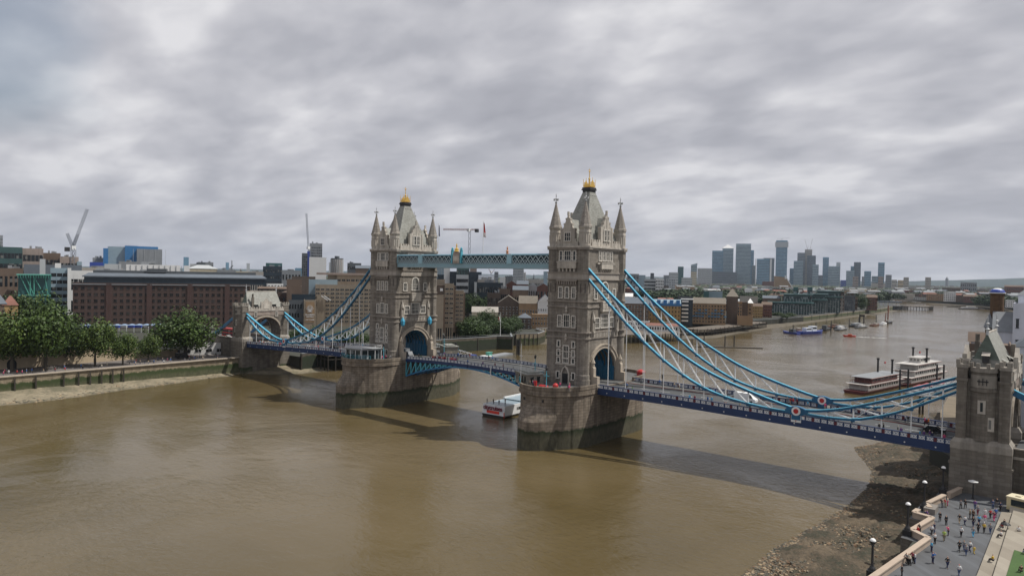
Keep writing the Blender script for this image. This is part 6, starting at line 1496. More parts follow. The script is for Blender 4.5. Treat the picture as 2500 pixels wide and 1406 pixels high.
BL = [  # x0, x1, ytop, dist, depth, wall, rows, cols, style, roof, label
 (168, 442, 664, 640, 18, 'white', 2, 26, 'band', 'flat', 'long low white roofed block directly behind the brown brick building'),
 (255, 296, 646, 700, 14, 'lightgrey', 0, 0, '', 'flat', 'white box block standing left of the long white panelled screen'),
 (308, 440, 648, 700, 14, 'white', 1, 12, 'fins', 'flat', 'long white panelled screen on the roofs behind the brown building'),
 (449, 463, 650, 690, 8, 'white', 0, 0, '', 'flat', 'narrow white tower block at the right end of the white panelled screen'),
 (123, 168, 656, 600, 20, 'greyglass', 7, 3, 'band', 'flat', 'blue grey glass stair block between the green atrium and the white frame'),
 (165, 174, 656, 585, 24, 'white', 0, 0, '', 'flat', 'thin white end wall at the left end of the brown brick building'),
 (97, 111, 634, 640, 8, 'lightgrey', 0, 0, '', 'flat', 'left one of two pale roof towers above the green glass atrium'),
 (134, 149, 644, 640, 8, 'white', 0, 0, '', 'flat', 'right one of two pale roof towers above the green glass atrium'),
 (58, 200, 648, 690, 22, 'slate', 0, 0, '', 'flat', 'low slate grey curved roof block behind the two pale towers'),
 (-40, 57, 656, 720, 22, 'brown', 2, 8, 'win', 'flat', 'brown flat roofed block at the left edge under the terrace flats'),
 (-30, 55, 604, 860, 30, 'greenglass', 5, 9, 'band', 'flat', 'green glazed stepped flats at the left edge with brown top storey'),
 (55, 106, 608, 880, 30, 'pink', 4, 5, 'band', 'flat', 'pinkish brown stepped flats, second block from the left edge'),
 (104, 148, 619, 900, 30, 'brown', 3, 5, 'band', 'flat', 'brown stepped flats under construction left of the crane'),
 (146, 192, 628, 880, 30, 'pink', 3, 5, 'band', 'flat', 'low pinkish block around the foot of the luffing crane'),
 (188, 200, 640, 870, 20, 'greyglass', 2, 2, 'win', 'flat', 'small grey block stepping down right of the crane foot'),
 (252, 264, 607, 1200, 40, 'brightblue', 0, 0, '', 'flat', 'bright blue left end of the large grey and blue block'),
 (263, 306, 603, 1206, 60, 'greyglass', 0, 0, '', 'flat', 'grey left half of the large grey and blue block on the skyline'),
 (305, 336, 601, 1200, 60, 'brightblue', 0, 0, '', 'flat', 'bright blue middle bay of the large block on the skyline'),
 (334, 396, 609, 1190, 60, 'grey', 2, 3, 'fins', 'flat', 'grey right half of the large grey and blue block'),
 (334, 386, 603, 1215, 30, 'brightblue', 0, 0, '', 'flat', 'thin blue roof storey above the grey right half of the large block'),
 (290, 390, 640, 1150, 30, 'grey', 1, 10, 'win', 'flat', 'low grey base in front of the large blue and grey block'),
 (226, 254, 630, 1220, 30, 'grey', 1, 4, 'win', 'flat', 'small grey block left of the bright blue end'),
 (219, 252, 641, 1180, 20, 'royal', 0, 0, '', 'flat', 'low royal blue block left of the large skyline block'),
 (200, 300, 655, 980, 20, 'concrete', 1, 12, 'win', 'flat', 'low pale roofs between the crane and the white screen'),
 (448, 461, 628, 3000, 60, 'blueglass', 0, 0, '', 'flat', 'lone slim blue grey tower on the skyline left of the abutment'),
 (464, 484, 645, 1500, 30, 'lightgrey', 3, 5, 'band', 'flat', 'pale low block right of the slim skyline tower'),
 (480, 501, 641, 1480, 30, 'darkgrey', 3, 5, 'win', 'flat', 'dark grey block, left part of the skyline pair behind the cream roofs'),
 (500, 521, 641, 1500, 30, 'grey', 4, 6, 'win', 'flat', 'grey block, right part of the skyline pair behind the cream roofs'),
 (458, 532, 656, 820, 20, 'cream', 2, 12, 'win', 'hip', 'cream building with columns and pale hipped roof behind the brown one'),
 (530, 576, 660, 800, 20, 'grey', 2, 6, 'win', 'flat', 'grey flat block beside the cream columned building'),
 (574, 606, 664, 810, 20, 'cream', 1, 6, 'win', 'flat', 'small cream block at the right end of the cream roofs'),
 (551, 559, 641, 4000, 60, 'blueglass', 0, 0, '', 'flat', 'far bluish slab left of the twisted observation tower'),
 (602, 610, 643, 4200, 60, 'lightgrey', 0, 0, '', 'flat', 'far pale slab tower above the abutment roof'),
 (600, 645, 664, 1300, 30, 'concrete', 2, 8, 'win', 'flat', 'low concrete roofs left of the dark block with green crown'),
 (642, 689, 651, 1300, 40, 'darkglass', 4, 8, 'win', 'flat', 'dark glass block carrying a teal glazed crown'),
 (649, 689, 643, 1320, 30, 'tealglass', 0, 0, '', 'flat', 'teal glazed crown above the dark glass block'),
 (688, 735, 661, 1250, 30, 'grey', 2, 6, 'win', 'flat', 'low grey terraces between the teal crown and the scaffolded tower'),
 (700, 737, 683, 700, 24, 'brown', 0, 0, '', 'flat', 'brown flat roofed block left of the hotel slabs'),
 (712, 770, 676, 900, 24, 'darkbrick', 0, 0, '', 'flat', 'dark brick block at the foot of the scaffolded tower'),
 (737, 751, 619, 1100, 24, 'darkgrey', 16, 3, 'win', 'flat', 'left dark shaft of the scaffolded tower on the skyline'),
 (750, 756, 614, 1102, 16, 'royal', 0, 0, '', 'flat', 'narrow blue hoist shaft in the middle of the scaffolded tower'),
 (756, 787, 595, 1110, 26, 'grey', 18, 7, 'win', 'flat', 'taller concrete shaft of the tower being built with hatched floors'),
 (755, 797, 629, 1050, 26, 'white', 0, 0, '', 'flat', 'pale tower wrapped in white sheeting next to the scaffolded tower'),
 (803, 812, 641, 2600, 30, 'lightgrey', 0, 0, '', 'flat', 'distant pale slab just left of the round towers'),
 (848, 882, 643, 1100, 30, 'darkgrey', 5, 7, 'band', 'flat', 'dark stepped office block above the hotel roof'),
 (868, 910, 655, 1000, 20, 'brown', 0, 0, '', 'gable', 'brown sloped roof block touching the farther tower'),
 (720, 760, 655, 2000, 30, 'blueglass', 0, 0, '', 'flat', 'bluish distant office behind the scaffolded tower'),
 # behind the walkway
 (1060, 1084, 640, 900, 24, 'greyglass', 7, 4, 'fins', 'flat', 'grey finned slab just right of the farther tower under the walkway'),
 (1068, 1084, 672, 560, 16, 'darkglass', 0, 0, '', 'flat', 'dark box on the roof of the nearest hotel wing'),
 (1084, 1099, 650, 740, 24, 'white', 0, 0, '', 'flat', 'white vertical slab beside a dark glass panel beneath the walkway'),
 (1098, 1117, 664, 735, 24, 'darkglass', 0, 0, '', 'flat', 'dark glass panel block between the white slab and the striped office'),
 (1115, 1146, 644, 730, 24, 'greenglass', 3, 8, 'win', 'flat', 'green glazed upper block of the striped office beneath the walkway'),
 (1114, 1144, 672, 720, 26, 'lightgrey', 5, 1, 'band', 'flat', 'white and black striped office block beneath the walkway'),
 (1145, 1176, 665, 725, 26, 'darkglass', 0, 0, '', 'flat', 'dark glass office right of the striped block'),
 (1148, 1164, 650, 1000, 20, 'pink', 0, 0, '', 'flat', 'pale pink wall above the dark glass office'),
 (1166, 1209, 684, 700, 24, 'concrete', 1, 8, 'win', 'flat', 'pale concrete block below the arched glass roof'),
 (1168, 1206, 673, 715, 20, 'whiteblue', 0, 0, '', 'flat', 'arched pale glass roofed hall behind the long dark glass office'),
 (1164, 1228, 691, 665, 26, 'darkglass', 3, 10, 'win', 'flat', 'long low dark glass office above the big dock trees'),
 (1158, 1164, 690, 660, 14, 'lightgrey', 0, 0, '', 'flat', 'pale service core at the left end of the long dark office'),
 (1220, 1234, 678, 668, 24, 'white', 0, 0, '', 'flat', 'white end wall at the right end of the long dark office'),
 (1233, 1252, 675, 1150, 24, 'darkgrey', 3, 6, 'fins', 'flat', 'dark columned office right of the white end wall'),
 (1253, 1279, 640, 1900, 30, 'lightgrey', 16, 9, 'win', 'flat', 'tall residential slab seen through the gap under the walkway'),
 (1278, 1284, 665, 1910, 20, 'white', 8, 1, 'win', 'flat', 'narrow white edge block on the right of the tall residential slab'),
 (1327, 1337, 663, 2500, 30, 'greyglass', 0, 0, '', 'flat', 'small grey round topped tower near the closer tower, under the walkway'),
 (1207, 1217, 664, 2300, 30, 'grey', 5, 4, 'win', 'flat', 'small grey tower among cranes left of the residential slab'),
 (1190, 1207, 676, 1800, 24, 'lightgrey', 2, 6, 'win', 'flat', 'low light flats left of the small grey tower under the walkway'),
 (1284, 1327, 683, 1700, 24, 'concrete', 1, 12, 'win', 'flat', 'low pale roofs around the church spire'),
 (1190, 1222, 716, 600, 16, 'darkbrick', 2, 8, 'win', 'flat', 'dark terrace of flats with white windows above the dock trees'),
 (1218, 1246, 706, 610, 16, 'brown', 2, 6, 'band', 'flat', 'brown stepped flats above the dark brick warehouse'),
 (1236, 1262, 694, 760, 16, 'redbrick', 3, 4, 'win', 'gablef', 'red brick gabled house, leftmost of the red houses under the walkway'),
 (1262, 1290, 694, 740, 18, 'redbrick', 2, 2, 'win', 'gable', 'broad red brick house wall in the middle of the red houses'),
 (1290, 1312, 700, 760, 16, 'lightgrey', 2, 4, 'win', 'gablef', 'grey gabled house between the red brick houses'),
 (1311, 1342, 701, 730, 18, 'redbrick', 2, 4, 'win', 'gablef', 'red brick gabled house closest to the nearer tower'),
 (1252, 1290, 708, 690, 14, 'brown', 1, 8, 'win', 'gable', 'low brown terrace in front of the red brick houses'),
 (1130, 1146, 730, 640, 12, 'brown', 3, 3, 'win', 'flat', 'brown block behind the right hotel wing by the trees'),
]
def fins(t, x0, x1, n, H, m):
    q = MB()
    for k in range(n + 1): x = x0 + (x1 - x0) * k / n; q.box(x - .18, x + .18, -.4, 0, 0, H)
    q.build('fins', m, t, stuff=True)
for (x0, x1, yt, dist, dep, wl, rw, cl_, stl, rf_, lab) in BL:
    t = bpx(x0, x1, yt, dist, dep, wl, lab, rows=rw if stl != 'fins' else 0, cols=cl_, style='win' if stl in ('', 'fins') else stl, side_cols=max(0, cl_ // 3), roof=rf_, roofm={'cream': 'lightgrey', 'white': 'lightgrey'}.get(wl, 'slate'), rh=4 if dist > 500 else 3, wfrac=(.55, .5), plant=dist < 1600 and rf_ == 'flat' and cl_ > 3, group='buildings of the far bank' if False else None)
    if stl == 'fins':
        z1 = atd((x0 + x1) / 2, yt, dist).z - 5.7; w2 = (x1 - x0) * dist / FPX / 2; fins(t, -w2, w2, cl_, z1, bmat('grey' if wl == 'lightgrey' or wl == 'white' else 'lightgrey'))
# round paired tower, striped
t = thing('round_tower', tuple(atd(822, 700, 1150).to_2d()) + (5.7,), 'round pinkish tower block with pale vertical ribs above the hotel roof', 'building')
H = ztop(822, 633, 1150) - 5.7; r_ = 14 * 1150 / FPX
m = MB(); m.ring(0, 0, [(r_, 0), (r_, H)], 20); m.build('wall', bmat('pink'), t)
m = MB()
for k in range(20):
    a = k * math.pi / 10; m.box(r_ * 1.01 * math.cos(a) - .5, r_ * 1.01 * math.cos(a) + .5, r_ * 1.01 * math.sin(a) - .5, r_ * 1.01 * math.sin(a) + .5, 0, H)
m.build('ribs', bmat('lightgrey'), t); m = MB(); m.ring(0, 0, [(r_ * 1.05, H), (r_ * 1.05, H + 1.5), (r_ * .4, H + 1.6), (r_ * .4, H + 5)], 16); m.build('roof', bmat('darkgrey'), t)
# green glass atrium with tubular frame
a, b = atd(44, 740, 560), atd(124, 740, 560); H = ztop(80, 672, 560) - 5.7
t = building(a, b, 20, 5.7, 5.7 + H, 'tealglass', 'green glass atrium with tubular green frame and flat canopy above the left trees', name='glass_atrium', roof='none')
TG = mat('green_tube_paint', (0.08, 0.30, 0.24), .5, .1, 1); W = (b - a).length
m = MB(); m.box(-W / 2 - 1, W / 2, -3, 16, H, H + .6); 
for k in range(14): m.bar((-W / 2 + k * W / 13, -3, H + .3), (-W / 2 + k * W / 13, -3, H - 1.8), .3, .3)
m.build('canopy', TG, t)
m = MB()
for x in (-W * .14, -W * .02): m.tube([(x, -1.5, 0), (x, -1.5, H)], .35)
for zz in (H * .62, H * .28): m.tube([(-W / 2, -1.5, zz), (W / 2, -1.5, zz)], .3)
m.tube([(-W * .45, -1.5, H), (-W * .16, -1.5, H * .62)], .28); m.tube([(-W * .3, -1.5, H), (-W * .04, -1.5, H * .65)], .28); m.tube([(-W * .05, -1.5, H), (W * .3, -1.5, H * .62)], .28); m.tube([(W * .3, -1.5, H), (W * .48, -1.5, H * .4)], .28)
m.build('tube_frame', TG, t)
# white and blue tents along the foot of the brown building
for k in range(12):
    x = 196 + k * 18; p = atd(x, 800, 500 - k * .5)
    t = thing('market_tent', (p.x, p.y, 6.5), 'blue and white market tent below the brown brick building, %s from the left' % ORD(k + 1), 'tent', group='row of blue and white market tents below the brown brick building', rz=YAW)
    m = MB(); m.frus(-2.2, 2.2, -2, 2, 4.6, -.2, .2, -.2, .2, 5.4, 0); m.box(-2.1, 2.1, -2, 2, 3.2, 4.6, 1); m.build('canopy', [mat('tent_blue_grey', (.22, .30, .42), .8, .1, 1), bmat('royal') if k % 3 else bmat('lightgrey')], t)
    m = MB(); 
    for sx in (-2.2, 2.2): m.box(sx - .08, sx + .08, -1.9, -1.75, 0, 3.2)
    m.build('poles', WHITE, t)
# old fortress wall with arched doorway, houses by the abutment
t = thing('fortress_wall', (-166, -80, 6.5), 'old pale sandstone fortress wall with an arched water gate behind the plane trees', 'wall')
m = MB(); m.box(-.8, .8, -60, 34, 0, 6.2); m.box(-2.2, 1.6, -20, -3, 0, 7.0); m.box(-.9, .9, 34.1, 52, 0, 3.4); m.build('wall', bmat('sand'), t)
m = MB(); m.ext([(-13.6, 0), (-10.4, 0), (-10.4, 2.6), (-11, 3.7), (-12, 4.1), (-13, 3.7), (-13.6, 2.6)], 'x', 1.6, 1.75); m.build('gate_opening', BLACK, t)
m = MB()
for k in range(40): m.box(-.9, .9, -59 + k * 2.3, -58 + k * 2.3, 6.2, 7.0)
m.build('battlements', bmat('sand'), t)
t = building((-172, -38), (-160, -8), 7, 6.5, 11.6, 'white', 'low white shop row with dark windows under the big tree by the abutment', name='shop', rows=1, cols=7, wfrac=(.55, .5), single=True, ybot=.1, ytop=.3)
m = MB(); m.prism([(-166, -60), (-147, -58), (-147, -42), (-165, -40)], 6.55, 6.62); struct(m.build('lawn', GRASS))
for x, y, hh, lab in ((18, 745, 1, 'brown slate roofed old house above the left trees with a yellow wall'), (-10, 742, 0, 'grey roofed old house cut by the left edge above the trees')):
    bpx(x - 12, x + 26, y, 470, 12, 'yellowbrick' if hh else 'brown', lab, roof='hip', roofm='redroof' if hh else 'slate', rh=5, rows=2, cols=3, wfrac=(.3, .4))

# ---- hotel
def hotel(x0, x1, ytop, dist, dep, rows, cols, lab, seed, **k):
    return bpx(x0, x1, ytop, dist, dep, 'beige', lab, rows=rows, cols=cols, wfrac=(.72, .36), single=True, name='hotel_building', win='concrete', vary=None, **k)
h1 = hotel(770, 912, 697, 530, 16, 9, 12, 'large beige concrete hotel slab with many rows of dark windows behind the chains', 1, ybot=.1)
h2 = hotel(822, 912, 672, 546, 20, 2, 8, 'upper setback of the beige hotel slab under a pinkish roof edge', 2, ybot=.74)
m = MB(); W2 = 90 * 546 / FPX; m.box(-W2 / 2 - 14, W2 / 2, -1, 20, ztop(866, 672, 546) - 5.7, ztop(866, 667, 546) - 5.7); m.build('roof_edge', bmat('pink'), h2)
h3 = bpx(754, 824, 684, 545, 18, 'greyglass', 'grey glazed corner block left of the hotel setback', roof='flat')
for k, (x0, x1, yt, ds, wl, lab) in enumerate(((800, 822, 672, 548, 'beige', 'blank beige stair block between the glazed corner and the hotel setback'), (705, 745, 734, 508, 'darkgrey', 'dark grey low hotel wing left of the sign tower'), (712, 770, 720, 512, 'darkglass', 'dark glazed rooftop storey behind the sign tower'), (773, 792, 722, 515, 'beige', 'slim beige stair tower with white slanted chutes right of the sign'), (700, 736, 700, 530, 'brown', 'dull brown block behind the dark hotel wing'))):
    t = bpx(x0, x1, yt, ds, 14, wl, lab, rows=3 if k == 1 else 0, cols=6)
    if k == 3:
        m = MB()
        for x in (0.5, 2.6): m.bar((x, -.6, ztop(780, 722, 515) - 5.7), (x + 4.5, -1.4, ztop(780, 733, 515) - 5.7), .5, .5)
        m.build('chutes', WHITE, t)
t = bpx(742, 772, 734, 500, 14, 'beige', 'beige sign tower of the hotel with a white crown emblem and lettering', name='hotel_building')
H = ztop(757, 734, 500) - 5.7; m = MB()
m.box(-2.9, 2.9, -.2, .0, H - 15, H - .8); m.build('sign_panel', bmat('tan'), t)
m = MB()
for sg in (-1, 1):
    for k in range(4):
        a = .15 + k * .26; pts = []
        for j in range(6):
            f = j / 5; x = sg * (math.sin(a) * 3.0 * f + .25 * math.sin(f * 3)); z_ = H - 7.5 + math.cos(a * 1.1) * 4.6 * f
            pts.append((x, -.35, z_))
        for p, q in zip(pts[:-1], pts[1:]): m.bar(p, q, .34, .2)
m.bar((-1.6, -.35, H - 7.6), (1.6, -.35, H - 7.6), .3, .3); m.build('crown_emblem', WHITE, t)
def text(s, size, name, m_, parent, loc, rot, ext=.03, bold=0.0, spacing=1.0):
    cu = bpy.data.curves.new(name, 'FONT'); cu.body = s; cu.size = size; cu.align_x = 'CENTER'; cu.align_y = 'CENTER'; cu.extrude = ext; cu.offset = bold; cu.space_character = spacing; cu.resolution_u = 3
    o = bpy.data.objects.new(name, cu); COL.objects.link(o)
    dg = bpy.context.evaluated_depsgraph_get(); me = bpy.data.meshes.new_from_object(o.evaluated_get(dg)); bpy.data.objects.remove(o)
    me.materials.clear(); me.materials.append(m_)
    o = bpy.data.objects.new(name, me); COL.objects.link(o); o.parent = parent; o.location = loc; o.rotation_euler = rot; return o
text('GUOMAN', 1.35, 'lettering', WHITE, t, (0, -.3, H - 9.6), (math.pi / 2, 0, 0), bold=.03)
text('HOTELS', 1.35, 'lettering', WHITE, t, (0, -.3, H - 11.1), (math.pi / 2, 0, 0), bold=.03)
text('THE TOWER', 1.0, 'lettering', WHITE, t, (0, -.3, H - 13.2), (math.pi / 2, 0, 0), bold=.02)
# right hotel wings
for i, (x0, x1, yt, yb, ds, rw, lab) in enumerate(((1060, 1083, 722, 828, 425, 0, 'plain beige hotel wing on stilts touching the farther tower'), (1086, 1108, 694, 826, 432, 8, 'tall beige hotel wing with stacked balconied windows right of the farther tower'), (1112, 1132, 711, 822, 440, 8, 'shorter beige hotel wing, rightmost by the dock trees'), (1062, 1086, 684, 700, 446, 1, 'top beige storey of the hotel wing right beside the farther tower'))):
    zt = ztop((x0 + x1) / 2, yt, ds); a, b = atd(x0, yt, ds), atd(x1, yt, ds)
    t = building(a, b, 14, 13.5 if i < 3 else 30, zt, 'beige', lab, name='hotel_building', rows=rw, cols=2, wfrac=(.72, .32), single=True, win='concrete')
    W = (b - a).length
    if i < 3:
        m = MB()
        for k in range(4): x = -W / 2 + .6 + k * (W - 1.2) / 3; m.box(x - .35, x + .35, .3, 1, -7.8, 0); m.box(x - .35, x + .35, 12, 12.7, -7.8, 0)
        m.build('stilts', bmat('beige'), t); m = MB(); m.box(-W / 2 + 1, W / 2 - 1, 3, 12, -7.8, 0); m.build('ground_storey', bmat('darkglass'), t)
        m = MB(); m.box(W / 2, W / 2 + 1.0, 1.5, 14, -3, zt - 13.5 - 1); m.build('brown_recess', bmat('brown'), t)
    if i == 1: m = MB(); m.box(-W / 2 - 5.6, -W / 2, 1, 10, zt - 13.5 - 6.5, zt - 13.5 - .6, 0); m.ring(-W / 2 - 2.0, .8, [(.9, zt - 13.5 - 4.3), (.9, zt - 13.5 - 2.6)], 10, 1, sy=.2); m.build('dark_panel_with_dial', [bmat('darkbrick'), WHITE], t)
# dock warehouses
def stone_row(t, W, n, z0, z1): pass
bpx(1216, 1267, 740, 560, 22, 'darkbrick', 'dark brick warehouse gable with round opening and white sills above the dock', rows=4, cols=6, wfrac=(.42, .5), win='white', single=True, roof='gablef', roofm='tanroof', rh=6, name='warehouse', ybot=.02, ytop=.12)
bpx(1267, 1312, 741, 556, 16, 'tan', 'sunlit tan brick middle range of the dock warehouse under a grey slope', rows=3, cols=7, wfrac=(.45, .5), win='white', single=True, roof='gable', roofm='tanroof', rh=6, name='warehouse', ybot=-.02, ytop=.2)
bpx(1313, 1347, 737, 552, 18, 'white', 'white gabled warehouse end with round window close to the nearer tower', rows=4, cols=6, wfrac=(.4, .45), win='white', single=True, roof='gablef', roofm='slate', rh=5.5, name='warehouse', ybot=0, ytop=.22)
bpx(1299, 1347, 769, 525, 14, 'tan', 'tan brick quayside range with arched openings in front of the white gable', rows=2, cols=7, wfrac=(.45, .5), win='white', single=True, roof='flat', name='warehouse', ybot=.28, ytop=.08)
bpx(1264, 1297, 776, 520, 12, 'darkbrick', 'black boathouse with a wide hipped slate roof at the dock mouth', rows=2, cols=3, wfrac=(.4, .45), win='white', single=True, roof='hip', roofm='slate', rh=3, name='boathouse')
bpx(1152, 1216, 762, 545, 14, 'cream', 'pale green roofed shed half hidden by the willow', roof='gable', roofm='concrete', rh=4, name='shed')
# ---- right of the nearer tower
w1 = bpx(1515, 1584, 741, 575, 20, 'brown', 'brown brick flats with white bay windows behind the chain beside the nearer tower', rows=5, cols=9, wfrac=(.5, .5), win='white', single=True, roof='gable', roofm='slate', rh=5)
w2 = bpx(1584, 1662, 743, 598, 20, 'yellowbrick', 'yellow brick warehouse flats with blue dormers on a bright blue roof line', rows=5, cols=10, wfrac=(.35, .5), single=True, roof='gable', roofm='greyglass', rh=4)
m = MB(); W = 78 * 598 / FPX; H = ztop(1623, 743, 598) - 5.7; m.box(-W / 2, W / 2, -.4, .6, H - 1.2, H + .8)
for k in range(5): x = -W / 2 + 2 + k * W / 5.2; m.box(x, x + 3, 1, 5, H + .5, H + 3.6)
m.build('blue_dormers', bmat('brightblue'), w2)
w3 = bpx(1663, 1692, 731, 616, 16, 'darkglass', 'dark glass tower block with a stack of white curved balconies', rows=0, cols=0)
m = MB(); H = ztop(1677, 731, 616) - 5.7; W = 29 * 616 / FPX
for k in range(6): m.box(-W / 2 + 1, W * .12, -1.8, 0, 4 + k * 3.3, 5.2 + k * 3.3)
m.box(-W / 2, W / 2, -1, 6, H - .2, H + .6); m.build('balcony', WHITE, w3); m = MB(); m.box(-W / 2 - 3, -W / 2, 0, 14, 0, H - 1); m.build('brick_flank', bmat('darkbrick'), w3)
w4 = bpx(1692, 1772, 741, 650, 22, 'tan', 'tan brick warehouse flats with rows of blue iron balconies over the river', rows=6, cols=11, wfrac=(.45, .5), single=True, roof='gable', roofm='tanroof', rh=5)
m = MB(); W = 80 * 650 / FPX; H = ztop(1732, 741, 650) - 5.7
for r in (2, 3, 4):
    for k in range(11):
        if (k * 7 + r * 3) % 5 < (4 if r < 4 else 2): x = -W / 2 + W / 11 * (k + .5); m.box(x - 1.1, x + 1.1, -1.3, 0, H * .06 + r * H * .148, H * .06 + r * H * .148 + 1.0)
m.build('balconies', mat('balcony_blue', (.06, .2, .35), .5, .1, 1), w4)
w5 = bpx(1774, 1802, 724, 665, 24, 'darkbrick', 'tall brown brick corner tower with a pointed pyramid roof on the waterfront', roof='pyr', roofm='tanroof', rh=7, rows=0)
bpx(1801, 1812, 738, 668, 20, 'tan', 'narrow tan brick strip with a glazed blue stair beside the pyramid roofed tower', rows=6, cols=2, wfrac=(.5, .7), winmat=LW)
bpx(1811, 1826, 739, 676, 20, 'darkbrick', 'dark brown brick block right of the pyramid roofed tower', roof='flat')
w6 = bpx(1825, 1838, 740, 690, 14, 'tan', 'slim brick turret capped by a small white pyramid', roof='pyr', roofm='white', rh=4, rows=5, cols=1, wfrac=(.3, .4))
bpx(1800, 1838, 772, 655, 10, 'tan', 'low brick river wall house at the foot of the brown blocks', roof='flat')
bpx(1838, 1862, 748, 770, 14, 'yellowbrick', 'small yellow brick flats with dark roof behind the riverside lawn', rows=4, cols=6, wfrac=(.4, .4), roof='gable', roofm='brown', rh=3)
bpx(1860, 1885, 744, 790, 14, 'redbrick', 'red brick flats with gables left of the green glass blocks', rows=4, cols=5, wfrac=(.4, .4), roof='gable', roofm='brown', rh=3)
GG = [(1885, 1976, 739, 880, 4, 16, 'green glass riverside block, lowest and longest terrace on the left'), (1913, 1976, 719, 900, 4, 10, 'green glass upper block with a sloping teal roof above the long terrace'), (1976, 2013, 732, 930, 5, 7, 'middle green glass block with pale vertical frames'), (1968, 2014, 718, 948, 2, 6, 'setback storeys with slanted teal roof over the middle glass block'), (2012, 2050, 725, 975, 6, 7, 'rounded green glass block on the right of the riverside row'), (1996, 2052, 711, 990, 3, 8, 'highest green glass terrace block of the riverside row')]
for x0, x1, yt, ds, rw, cl_, lab in GG:
    t = bpx(x0, x1, yt, ds, 26, 'greenglass', lab, rows=rw, cols=cl_, style='band', wfrac=(.8, .5), winmat=LW, side_cols=3, roof='none')
    W = (x1 - x0) * ds / FPX; H = ztop((x0 + x1) / 2, yt, ds) - 5.7; m = MB(); m.frus(-W / 2 - 2, W / 2 + 2, -3, 24, H - .3, -W / 2 - 2, W / 2 + 2, -3, 24, H + .5); m.build('roof', bmat('tealglass'), t); fins(t, -W / 2, W / 2, cl_, H * .8, bmat('lightgrey'))
for x0, x1, lab in ((1937, 1949, 'left glazed lift tower above the green glass blocks'), (1971, 1984, 'right glazed lift tower above the green glass blocks')): bpx(x0, x1, 702, 925, 12, 'tealglass', lab, rows=2, cols=2, wfrac=(.8, .8), winmat=LW)
bpx(2050, 2062, 711, 1010, 16, 'pink', 'pale stone stair block at the right end of the green glass row', rows=5, cols=2)
bpx(2058, 2088, 722, 1050, 20, 'darkgrey', 'dark flats with tall white columns right of the green glass row', rows=6, cols=6, wfrac=(.5, .6), winmat=LW)
bpx(2086, 2094, 728, 1075, 20, 'brown', 'narrow brown block beside the round riverside tree', rows=3, cols=2)
bpx(2116, 2142, 726, 1120, 16, 'redbrick', 'red and yellow brick flats right of the round riverside tree', rows=4, cols=5, roof='gable', roofm='brown', rh=3)
bpx(1720, 1764, 712, 780, 16, 'greyglass', 'flat white roofed building with a teal glass end behind the waterfront', rows=1, cols=8)
bpx(1718, 1731, 712, 770, 14, 'tealglass', 'teal glass end block behind the tan warehouse roofs')
bpx(1655, 1690, 724, 700, 14, 'darkgrey', 'dark slate roofed block behind the white balconied tower', rows=1, cols=6)
bpx(1520, 1545, 724, 640, 12, 'lightgrey', 'pale roofed hall right against the nearer tower above the brown flats', roof='gable', roofm='white', rh=3)
bpx(1806, 1850, 724, 800, 12, 'concrete', 'low block with teal roof edge behind the pyramid tower', rows=1, cols=6)
bpx(1862, 1905, 728, 900, 14, 'brown', 'long brown sheds behind the riverside lawn', roof='gable', roofm='slate', rh=3)
bpx(1573, 1603, 682, 1400, 20, 'lightgrey', 'white banded office block between the two chains, left part', rows=5, cols=1, style='band', wfrac=(.5, .45))
bpx(1601, 1621, 681, 1390, 20, 'white', 'white framed office block between the chains, right part', rows=6, cols=5, wfrac=(.6, .5))
bpx(1524, 1548, 705, 1000, 12, 'redbrick', 'low block with a red stripe beside the nearer tower', rows=2, cols=6, wfrac=(.6, .4))
bpx(1531, 1560, 669, 2100, 24, 'grey', 'grey office pair on the skyline right of the nearer tower', rows=3, cols=4, wfrac=(.6, .6))
bpx(1560, 1576, 672, 2150, 24, 'greyglass', 'rounded grey hall on the skyline beside the grey office pair')
bpx(1588, 1597, 667, 2200, 20, 'darkgrey', 'thin dark twin tower on the skyline left of the chain')
bpx(1624, 1648, 680, 2600, 24, 'lightgrey', 'light blocks left of the dark green topped tower', rows=4, cols=6)
# river police pontoon and buildings on piles
t = bpx(1515, 1586, 785, 545, 10, 'white', 'white two storey pier building on piles behind the chain', zb=6.2, rows=2, cols=12, wfrac=(.5, .45), roof='flat', roofm='redroof', name='pier_building')
t = bpx(1578, 1655, 795, 540, 12, 'white', 'long white pier building with dark windows and a red brown roof', zb=6.2, rows=1, cols=12, wfrac=(.6, .55), roof='gable', roofm='redroof', rh=1.6, name='pier_building')
def jetty(name, poly, ztop_, label, st=3.2, cat='jetty'):
    c = poly[0]; t = thing(name, (c[0], c[1], 0), label, cat); m = MB(); m.prism([(x - c[0], y - c[1]) for x, y in poly], ztop_ - .7, ztop_); m.build('deck', mat('jetty_deck', (0.13, 0.11, 0.09), .9, .2, .6), t)
    m = MB(); n = len(poly)
    for (x0, y0), (x1, y1) in zip(poly, poly[1:] + poly[:1]):
        L_ = math.hypot(x1 - x0, y1 - y0); k_ = max(1, int(L_ / st))
        for k in range(k_): x, y = x0 + (x1 - x0) * k / k_ - c[0], y0 + (y1 - y0) * k / k_ - c[1]; m.ring(x, y, [(.3, -2), (.3, ztop_ + (.5 if k % 3 == 0 else -.6))], 6)
        m.bar((x0 - c[0], y0 - c[1], ztop_ - 2.2), (x1 - c[0], y1 - c[1], ztop_ - 2.2), .2, .4)
    m.build('piles', WOOD, t, stuff=True)
    return t
jetty('jetty', [(-103, 246), (-84, 274), (-80, 305), (-92, 318), (-122, 300), (-126, 250)], 6.2, 'timber jetty on dark piles carrying the white pier buildings')
jetty('jetty', [(-90, 352), (-84, 365), (-89, 500), (-101, 498), (-104, 352)], 5.6, 'long timber jetty on closely set piles before the brown brick tower')
